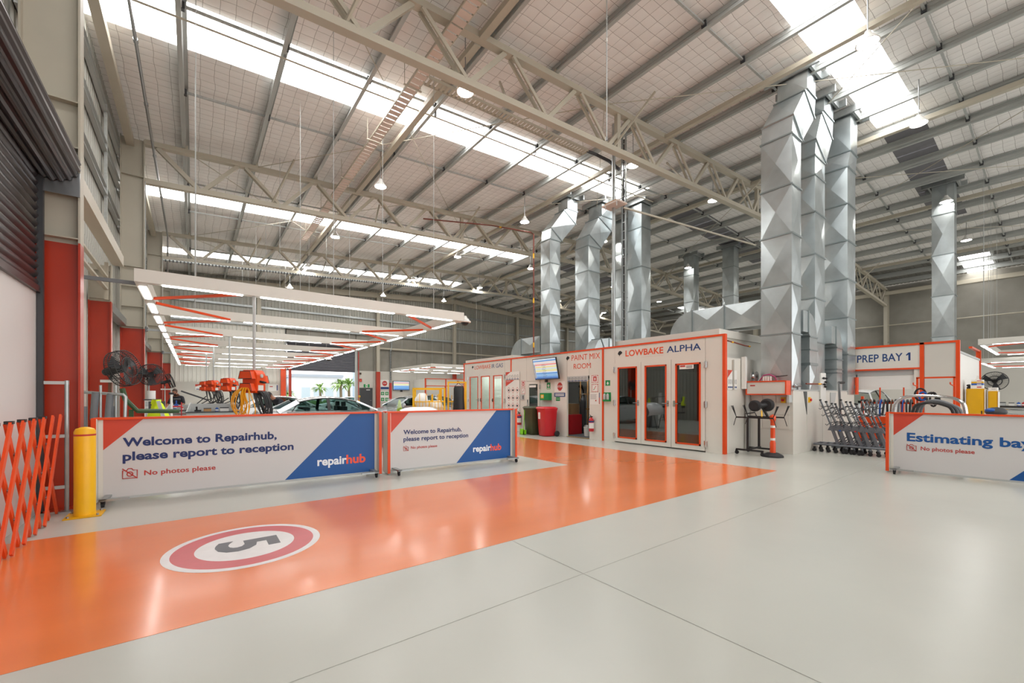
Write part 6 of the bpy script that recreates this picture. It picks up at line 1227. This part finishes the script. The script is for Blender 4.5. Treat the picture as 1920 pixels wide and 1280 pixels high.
# ------------------------------------------------------------------ right hand side: prep bay
PX = 17.2
pr = thing('prep_bay', 'white prep bay front with orange frame and lettering PREP BAY 1', 'prep bay', (PX, 3.5, 0))
MB().box(PX, 1.88, 0, PX + .06, 2.52, 2.98).build('wall_panel', 'concrete_paint', pr); MB().box(PX, 2.62, 2.3, PX + .06, 7.0, 2.98).build('header_panel', 'booth', pr); MB().box(PX, 7.0, 0, PX + .06, 7.8, 2.98).build('wall_panel', 'booth', pr)
for y0, y1, z0, z1 in ((1.80, 1.88, 0, 3.04), (2.53, 2.62, 0, 3.04), (1.88, 7.8, 2.98, 3.04), (2.62, 7.0, 2.26, 2.31)): MB().box(PX - .025, y0, z0, PX + .07, y1, z1).build('orange_trim', 'orange', pr)
MB().box(PX + .01, 2.62, 0, PX + .05, 2.75, 2.26).build('jamb', 'booth', pr); bl = MB().box(PX + .08, 2.75, 1.72, PX + .1, 7.0, 2.26).build('roller_blind', 'white', pr); MB().box(PX + .06, 2.7, 2.1, PX + .14, 7.0, 2.26).build('blind_cassette', 'light_grey', bl)
MB().box(PX + .085, 2.75, 1.66, PX + .095, 7.0, 1.72).build('blind_hem', 'white', bl)
text('PREP BAY', (PX - .001, 4.10, 2.53), EX, EY, 1.1, .24, 'navy_print', pr, bold=.012); MB().prism([(0, .17), (.06, .24), (.105, .24), (.105, 0), (.058, 0), (.058, .175), (.02, .15)], (PX - .001, 2.93, 2.53), EX, EY, (-.002, 0, 0)).build('numeral', 'navy_print', pr)
MB().box(PX + .07, 1.82, 0, PX + 4.6, 1.86, 2.75).build('side_screen', 'white', pr); MB().box(PX + .07, 1.80, 2.68, PX + 4.6, 1.84, 2.74).build('screen_rail', 'light_grey', pr); MB().box(PX + 4.6, 1.78, 0, PX + 4.7, 1.9, 3.04).build('orange_trim', 'orange', pr); MB().box(PX + 2.6, 1.8, 2.98, PX + 4.7, 1.88, 3.04).build('orange_trim', 'orange', pr)
MB().box(PX + 5.6, 1.9, 0, PX + 5.66, 7.8, 2.9).build('rear_screen', 'concrete_paint', pr)
MB().box(PX + .07, 7.72, 0, PX + 5.6, 7.78, 2.9).build('side_screen', 'booth', pr)
for x in (18.4, 20.4): MB().box(x, 3.0, 2.85, x + 1.2, 3.2, 2.88).box(x, 6.4, 2.85, x + 1.2, 6.6, 2.88).build('bay_light', 'led', pr)
car('white van nosed into the prep bay behind the bumper racks', (18.0, 5.0, 0), 0, 'white_paint', 4.4, 1.85, 1.72, True, 'pvc')
t = thing('red_tube_sign', 'narrow red cylinder fixed to the duct beside the prep bay', 'extinguisher', (17.0, 4.05, 1.55)); MB().cyl((16.9, 4.04, 1.5), (16.9, 4.04, 2.05), .05, 12).build('tube', 'orange', t, smooth=True); MB().cyl((16.9, 4.04, 2.05), (16.9, 4.04, 2.14), .015, 8).build('nozzle', 'black', t); MB().box(16.86, 4.05, 1.7, 16.94, 4.1, 1.8).build('bracket', 'steel', t)
# ------------------------------------------------------------------ delineator post, panel stand, polisher
t = thing('delineator_post', 'orange delineator post with white bands on black rubber base', 'post', (11.13, 4.27, 0))
MB().lathe([(0, 0), (.24, 0), (.24, .035), (.2, .06), (.12, .1), (0, .1)], (11.13, 4.27, 0), 8).build('rubber_base', 'black_rubber', t)
MB().lathe([(0, .1), (.062, .1), (.062, .34), (.05, .37), (.05, .86), (.066, .89), (.066, .97), (.05, 1.0), (0, 1.02)], (11.13, 4.27, 0), 14).build('post', 'orange', t, smooth=True)
for z in (.395, .70): MB().lathe([(.0515, z), (.0515, z + .055)], (11.13, 4.27, 0), 14).build('white_band', 'white', t, smooth=True)
ps = thing('panel_stand', 'black wheeled panel stand with wire prongs before the plant box', 'stand', (11.3, 4.75, 0))
for x in (10.98, 11.62):
    MB().bar((x, 4.42, .12), (x, 5.06, .12), .04, .04).build('base_bar', 'black', ps); MB().bar((x, 4.78, .12), (x, 4.78, .92), .045, .045).build('upright', 'black', ps); MB().bar((x, 4.2, .93), (x, 5.06, .93), .035, .035).build('top_bar', 'black', ps)
    for y in (4.44, 5.04): wheel(ps, x, y, .045, .03, world=True)
    for y, s in ((4.2, -1), (5.06, 1)):
        for dx in (-.05, 0, .05): MB().bar((x, y, .95), (x + dx, y + s * .1, 1.22), .012, .012).build('prong', 'black', ps)
        MB().bar((x, y, .93), (x, y + s * .06, .72), .012, .012).build('prong', 'black', ps)
MB().bar((10.98, 4.75, .15), (11.62, 4.75, .15), .04, .04).build('base_bar', 'black', ps); MB().tube([(11.0, 4.85, .95), (11.0, 4.85, 1.02), (11.0, 4.62, 1.06), (11.0, 4.58, .97)], .014, 6).build('hook', 'black', ps)
t = thing('polisher', 'black twin-pad polishing machine resting on the panel stand', 'polisher', (11.3, 4.6, .95)); MB().lathe([(0, -.05), (.1, -.06), (.14, -.03), (.14, .03), (.1, .06), (0, .05)], (11.1, 4.66, 1.22), 20, 'x').build('pad', 'black_rubber', t, smooth=True); MB().lathe([(0, -.06), (.12, -.06), (.16, -.02), (.16, .03), (.1, .07), (0, .06)], (11.4, 4.5, 1.24), 20, 'x').build('pad', 'black_rubber', t, smooth=True); MB().cyl((11.1, 4.66, 1.22), (11.4, 4.5, 1.24), .06, 10).bar((11.3, 4.58, 1.2), (11.62, 4.58, .95), .04, .05).build('motor', 'black', t); MB().bar((11.2, 4.55, 1.1), (11.1, 4.5, .96), .03, .03).build('grip', 'yellow', t)
# ------------------------------------------------------------------ nested bumper racks
def rack(k):
    y = 3.34 - .16 * k; x = 13.1 - .012 * k; lb_ = ['grey bumper rack nearest the plant box', 'grey bumper rack with blue collar, second from the plant box', 'grey bumper rack third from the plant box', 'grey bumper rack with red collar, fourth from the plant box', 'grey bumper rack fifth from the plant box', 'grey bumper rack sixth from the plant box', 'grey bumper rack nearest the Estimating bay barrier'][k]
    t = thing('bumper_rack', lb_, 'rack', (x, y, 0), group='nested grey bumper racks on castors')
    MB().tube([(x, y, .1), (x, y + .01, .17), (x + .01, y + .06, .205), (x + .03, y + .7, .2)], .027, 8).build('base_tube', 'rack_grey', t, smooth=True)
    MB().tube([(x + .62, y - .02, .1), (x + .62, y - .01, .17), (x + .6, y + .05, .205), (x + .5, y + .7, .2)], .027, 8).build('base_tube', 'rack_grey', t, smooth=True)
    MB().bar((x + .02, y + .69, .2), (x + .52, y + .69, .2), .045, .045).build('cross_tube', 'rack_grey', t); MB().bar((x + .02, y + .2, .22), (x + .58, y + .2, .22), .04, .04).build('cross_tube', 'rack_grey', t)
    for xx, yy in ((x, y), (x + .62, y - .02), (x + .03, y + .69), (x + .5, y + .69)): MB().lathe([(0, -.018), (.045, -.018), (.045, .018), (0, .018)], (xx, yy, .045), 14, 'x').box(xx - .028, yy - .02, .045, xx - .02, yy + .02, .13).box(xx + .02, yy - .02, .045, xx + .028, yy + .02, .13).build('castor', 'black_rubber', t)
    for xx in (x + .08, x + .5):
        MB().bar((xx, y + .19, .22), (xx, y + .31, .6), .05, .06).build('lower_mast', 'rack_grey', t)
        MB().prism([(-.1, 0), (.1, 0), (.08, .05), (.04, .14), (-.05, .12)], (xx - .02, y + .31, .57), (0, 1, 0), (0, 0, 1), (.04, 0, 0)).build('pivot_bracket', 'rack_grey', t)
        MB().bar((xx, y + .28, .24), (xx, y + .06, .44), .025, .025).build('strut', 'rack_grey', t)
    MB().bar((x + .02, y + .3, .58), (x + .56, y + .3, .58), .035, .03).build('collar', 'blue' if k == 1 else ('red' if k == 3 else 'rack_grey'), t)
    for j, xx in enumerate((x + .08, x + .5)):
        q = Vector((xx - .03 + .02 * (k % 3), y + .56 + .03 * (k % 2), 1.34 - .05 * ((k + j) % 3))); p0 = Vector((xx, y + .33, .66)); MB().cyl(p0, q, .019, 8).build('mast', 'steel' if k % 2 else 'rack_grey', t, smooth=True); MB().cyl(q, q + Vector((0, .01, .035)), .027, 8).build('mast_cap', 'black', t)
        for f in (.15, .5, .75):
            p = p0.lerp(q, f); MB().tube([p, p + Vector((-.03, -.09, .03)), p + Vector((-.04, -.15, .02)), p + Vector((-.04, -.17, .06))], .011, 6).build('arm', 'dark_grey', t, smooth=True); MB().tube([p, p + Vector((-.02, .06, -.06)), p + Vector((-.02, .09, -.03))], .01, 6).build('arm', 'dark_grey', t, smooth=True)
for k in range(7): rack(k)
t = thing('boom_stand', 'long slanted steel boom with black head above the bumper racks', 'stand', (14.5, 3.75, 0)); MB().box(14.35, 3.6, 0, 14.7, 4.0, .05).build('base', 'rack_grey', t); MB().cyl((14.5, 3.8, .05), (13.95, 3.72, 1.84), .03, 8).build('boom', 'steel', t, smooth=True); MB().cyl((13.95, 3.72, 1.82), (14.2, 3.68, 1.83), .035, 8).build('head', 'black', t)
# orange parts trolley with hung hoses
t = thing('parts_trolley', 'orange parts trolley hung with dark straps behind the bumper racks', 'trolley', (15.0, 2.9, 0)); MB().box(14.75, 2.35, .25, 15.2, 3.5, .9).build('bin', 'orange', t, bevel=.01)
for y in (2.4, 2.62, 3.45): MB().box(14.95, y - .03, 0, 15.01, y + .03, 1.45).build('post', 'orange', t)
MB().box(14.95, 2.4, 1.25, 15.0, 3.45, 1.3).build('rail', 'orange', t)
rnd = random.Random(5)
for k in range(14):
    y = 2.42 + .075 * k; l = .3 + .3 * rnd.random(); MB().tube(smooth_path([(14.9, y, 1.3), (14.82, y, 1.36), (14.76, y + .01, 1.2), (14.75 + .05 * rnd.random(), y + .04 * rnd.random(), 1.3 - l)], 4), .016 + .01 * rnd.random(), 6).build('strap', ('black', 'dark_grey', 'blue', 'mid_grey', 'black', 'brown')[k % 6], t, smooth=True)
for x in (14.8, 15.15):
    for y in (2.45, 3.4): MB().cyl((x, y, 0), (x, y, .26), .03, 8).build('leg', 'dark_grey', t)
fr = thing('hook_stand', 'open orange steel frame with hooks before the white prep panel', 'frame', (14.6, 1.95, 0))
for y in (1.62, 2.27): MB().box(14.58, y - .02, 0, 14.62, y + .02, 1.92).build('post', 'orange', fr); [MB().cyl((14.6, y, z), (14.45, y + .05, z + .05), .012, 6).cyl((14.45, y + .05, z + .05), (14.44, y + .05, z + .1), .014, 6).build('hook', 'orange', fr) for z in (1.7, 1.15)]
MB().box(14.58, 1.6, 1.9, 14.62, 2.29, 1.94).build('top_bar', 'orange', fr); MB().box(14.58, 1.62, .9, 14.62, 2.27, .94).build('mid_bar', 'orange', fr); MB().box(14.3, 1.6, 0, 14.9, 1.66, .05).box(14.3, 2.24, 0, 14.9, 2.3, .05).build('foot', 'orange', fr)
t = thing('roll_bar', 'chrome sports bar arch standing behind the Estimating bay barrier', 'car part', (13.7, 1.9, 0))
for dx in (0, .1): MB().tube(smooth_path([(13.7 + dx, 2.55, .0), (13.7 + dx, 2.55, 1.1), (13.7 + dx, 2.45, 1.38), (13.7 + dx, 2.2, 1.47), (13.7 + dx, 1.7, 1.45), (13.7 + dx, 1.45, 1.36), (13.7 + dx, 1.35, 1.1), (13.7 + dx, 1.35, 0)], 5), .032, 10).build('tube', 'chrome', t, smooth=True)
MB().box(13.72, 1.75, 1.38, 13.8, 1.83, 1.46).build('clamp', 'black', t)
for k, (y, m_) in enumerate(((1.85, 'black'), (1.8, 'dark_grey'), (1.75, 'mid_grey'))):
    t = thing('bumper_bar', ['black curved bumper bar beside the chrome arch', 'dark grey curved bumper bar beside the chrome arch', 'mid grey curved bumper bar beside the chrome arch'][k], 'car part', (13.2 + .1 * k, y, 0)); X_ = 13.2 + .1 * k; MB().tube(smooth_path([(X_, y + .3, 0), (X_, y + .28, 1.1), (X_, y + .1, 1.3 + .03 * k), (X_, y - .2, 1.28), (X_, y - .38, 1.05), (X_, y - .42, 0)], 5), .03, 8).build('bar', m_, t, smooth=True); MB().box(X_ - .02, y - .05, 1.27, X_ + .04, y + .02, 1.34).build('clip', 'steel', t)
t = thing('hose_bundle', 'dark coiled hoses hung on the orange steel frame', 'hose', (14.5, 2.2, 1.1))
for k in range(4): MB().tube([(14.5 - .02 * k, 2.2 - (0, .05, .2, .24)[k] + (.1, .07, .08, .06)[k] * math.cos(q), 1.5 - .04 * k + (.15, .1, .13, .17)[k] * math.sin(q)) for q in [2 * PI * j / 16 for j in range(16)]], .022, 6, True).build('coil', ('black', 'blue', 'dark_grey', 'black')[k], t, smooth=True)
for x, y, q in ((15.6, 3.2, 'nearest the bumper racks'), (15.9, 2.75, 'between its two fellows'), (15.75, 2.45, 'nearest the white prep panel')):
    t = thing('marker_post', 'slim orange marker post before the prep bay opening, ' + q, 'post', (x, y, 0), group='slim orange posts at the prep bay'); MB().box(x - .015, y - .015, .02, x + .015, y + .015, 1.7).build('post', 'orange', t); MB().box(x - .15, y - .15, 0, x + .15, y + .15, .02).build('base', 'orange', t)
# ------------------------------------------------------------------ yellow cabinets, tool chest, car beyond
def ycab(x0, y0, x1, y1, h, label):
    t = thing('yellow_cabinet', label, 'cabinet', ((x0 + x1) / 2, (y0 + y1) / 2, 0)); MB().box(x0, y0, .05, x1, y1, h).build('body', 'amber', t, bevel=.012); d = MB().box(x0 - .018, y0 + .015, .09, x0, y1 - .015, h - .03).build('door', 'amber', t, bevel=.006); MB().box(x0 - .03, y0 + .04, h * .5, x0 - .018, y0 + .06, h * .62).build('handle', 'black', d); MB().box(x0 + .02, y0 + .02, 0, x1 - .02, y1 - .02, .05).build('plinth', 'black', t)
    MB().box(x0, y0 - .012, .1, x1, y0, h - .02).build('side_panel', 'white', t)
ycab(17.95, 1.40, 18.45, 1.76, 1.67, 'wide yellow safety cabinet carrying paper boxes'); ycab(18.1, 1.16, 18.5, 1.345, 1.60, 'narrow yellow safety cabinet next to the wide one')
for i, (z, h, m_, lb_) in enumerate(((1.67, .1, 'white', 'white carton at the bottom of the stack on the wide yellow cabinet'), (1.77, .055, 'blue', 'blue striped box in the stack on the wide yellow cabinet'), (1.825, .05, 'amber', 'yellow edged box in the stack on the wide yellow cabinet'), (1.875, .05, 'white', 'white tissue box on top of the stack on the wide yellow cabinet'))):
    t = thing('paper_box', lb_, 'box', (18.15, 1.5, z)); MB().box(18.0, 1.43, z, 18.3, 1.66, z + h).build('carton', m_, t); MB().box(17.998, 1.46, z + h * .3, 18.0, 1.55, z + h * .6).build('print', 'sign_red' if m_ == 'white' else 'white', t)
    if i == 3: MB().add([(18.1, 1.5, z + h), (18.18, 1.6, z + h), (18.13, 1.56, z + h + .12), (18.12, 1.53, z + h + .11)], [(0, 1, 2), (0, 2, 3), (1, 3, 2)]).build('tissue', 'white', t)
t = thing('paper_tray', 'white tray on the narrow yellow cabinet', 'tray', (18.3, 1.25, 1.6)); MB().box(18.12, 1.17, 1.6, 18.48, 1.34, 1.7).build('tray', 'white', t); MB().box(18.118, 1.2, 1.65, 18.12, 1.28, 1.66).build('print', 'mid_grey', t)
t = thing('file_holder', 'black wire file holder on the wide yellow cabinet', 'file holder', (18.0, 1.72, 1.67)); MB().box(17.98, 1.69, 1.67, 18.2, 1.75, 1.72).build('lower_tier', 'black', t); MB().box(17.98, 1.69, 1.74, 18.2, 1.75, 1.79).build('upper_tier', 'black', t); MB().box(18.18, 1.69, 1.67, 18.2, 1.75, 1.8).build('back', 'black', t)
tc = thing('tool_chest', 'low steel tool chest with black top beside the yellow cabinets', 'tool chest', (20.3, .95, 0)); MB().box(20.0, .62, .1, 20.6, 1.35, 1.1).build('body', 'light_grey', tc); MB().box(19.97, .6, 1.1, 20.63, 1.37, 1.15).build('top', 'black', tc)
for k in range(6): d = MB().box(19.985, .66, .14 + .155 * k, 20.0, 1.31, .28 + .155 * k).build('drawer', 'light_grey', tc); MB().box(19.965, .7, .255 + .155 * k, 19.985, 1.27, .275 + .155 * k).build('pull', 'chrome', d)
for x in (20.08, 20.52):
    for y in (.7, 1.27): MB().lathe([(0, -.02), (.05, -.02), (.05, .02), (0, .02)], (x, y, .05), 12, 'x').build('castor', 'black_rubber', tc)
for i, (y, z, s, m_, nm, lb_, c_, sh_) in enumerate(((1.2, 1.15, .1, 'light_grey', 'parts_box', 'grey box on the low steel tool chest', 'box', 'box'), (1.02, 1.15, .09, 'white', 'parts_box', 'white box on the low steel tool chest', 'box', 'box'), (.88, 1.15, .04, 'blue', 'spray_can', 'blue can on the low steel tool chest', 'can', 'can'), (.78, 1.15, .04, 'red', 'spray_can', 'red can on the low steel tool chest', 'can', 'can'))): clutter((20.3, y, z), s, m_, nm, lb_, c_, sh_)
t = thing('rag_heap', 'dark blue and black cloth heap on a stool behind the barrier', 'cloth', (17.0, 1.12, .9)); b = MB(); b.sphere((17.0, 1.12, 1.04), .14, 14, 8, (1, 1.5, .9)); b.build('cloth', 'dark_grey', t, smooth=True); MB().sphere((16.95, 1.2, 1.08), .1, 12, 8, (1, 1.2, .6)).build('blue_cloth', 'blue', t, smooth=True)
t = thing('work_stool', 'black stool under the cloth heap', 'stool', (17.0, 1.12, 0)); MB().lathe([(0, .86), (.18, .86), (.2, .88), (.2, .91), (0, .92)], (17, 1.12, 0), 18).build('seat', 'black', t, smooth=True)
for k in range(4): MB().cyl((17 + .13 * math.cos(PI / 4 + k * PI / 2), 1.12 + .13 * math.sin(PI / 4 + k * PI / 2), .87), (17 + .2 * math.cos(PI / 4 + k * PI / 2), 1.12 + .2 * math.sin(PI / 4 + k * PI / 2), 0), .015, 8).build('leg', 'steel', t)
car('dark blue car parked beyond the tool chest', (21.8, -.05, 0), 0, 'navy_print', 4.6, 1.8, 1.48, True)
# ------------------------------------------------------------------ outside the far doorway
def palm(x, y, h, label, s=1):
    t = thing('palm_tree', label, 'palm', (x, y, -.15), group='palms outside the far doorway'); MB().tube([(x, y, -.15), (x + .05, y, h * .5), (x, y, h)], .13 * s, 8).build('trunk', 'trunk', t, smooth=True); rnd = random.Random(int(x * 7))
    for k in range(40):
        a = 2 * PI * rnd.random(); e = rnd.random() * 1.5 - .4; L = (.9 + .4 * rnd.random()) * s; d = Vector((math.cos(a) * math.cos(e), math.sin(a) * math.cos(e), math.sin(e))); p = Vector((x, y, h)); q = p + d * L * .6; r_ = q + (d * .4 + Vector((0, 0, -.35))) * L; sd = d.cross(Vector((0, 0, 1))).normalized() * .12 * s
        MB().add([p - sd * .5, p + sd * .5, q + sd, q - sd, r_], [(0, 1, 2, 3), (3, 2, 4)]).build('frond', 'leaf' if k % 3 else 'leaf_dark', t, recalc=False)
for x, y, h, s, lb_ in ((8.2, 52, 1.4, 1.2, 'low spreading palm outside nearest the orange door post'), (11.6, 52, 2.2, 1.0, 'slim palm outside in front of the blue roofed shed'), (13.6, 51, 2.6, 1.2, 'tall palm of the outside pair by the office block'), (14.8, 52, 2.7, 1.2, 'tall palm leaning beside its pair outside'), (17.4, 49, 1.5, 1.0, 'low palm outside nearest the roller shutter guide')): palm(x, y, h, lb_, s)
hd = thing('hedge', 'low clipped hedge outside the far doorway', 'hedge', (12.5, 50, -.15)); b = MB(); rnd = random.Random(3)
for k in range(90): b.sphere((7.5 + 10 * rnd.random(), 49.6 + .9 * rnd.random(), .15 + .5 * rnd.random()), .3, 7, 5)
b.build('foliage', 'leaf_dark', hd); MB().box(7.3, 49.4, -.15, 17.7, 50.7, -.05).build('soil', 'trunk', hd)
ob_ = thing('office_block', 'pale two storey office block with glazed corner across the road', 'building', (17, 75, -.15))
MB().box(12, 70, -.15, 24, 82, 4.2).build('wall', 'house_white', ob_); MB().box(11.5, 69.5, 4.2, 19, 82.5, 4.6).build('roof', 'house_roof', ob_); MB().box(20.6, 69.4, -.15, 25, 70.2, 6.8).build('tower', 'house_blue', ob_)
for k in range(4): MB().box(13 + 1.7 * k, 69.95, .8, 14.2 + 1.7 * k, 70.02, 2.6).build('window', 'window_glass', ob_)
for j in range(3):
    for k in range(3): MB().box(20.9 + 1.35 * k, 69.35, .4 + 2.0 * j, 22.0 + 1.35 * k, 69.42, 1.9 + 2.0 * j).build('window', 'window_glass', ob_)
sh2 = thing('shed_building', 'low shed with blue grey roof across the road', 'building', (5, 78, -.15)); MB().box(0, 74, -.15, 11, 84, 2.8).build('wall', 'house_white', sh2); MB().box(-.5, 73.5, 2.8, 11.3, 84.5, 3.3).build('roof', 'house_blue', sh2)
for k in range(4): MB().box(2.8 + 2.2 * k, 73.95, .3, 4.2 + 2.2 * k, 74.02, 2.0).build('window', 'window_glass', sh2)
car('white car parked outside the far doorway', (9.0, 41.5, -.15), 0, 'white_paint', 4.6); car('white hatchback parked outside beside the hedge', (14.5, 45.2, -.15), .3, 'white_paint', 4.2, 1.78, 1.5, True)
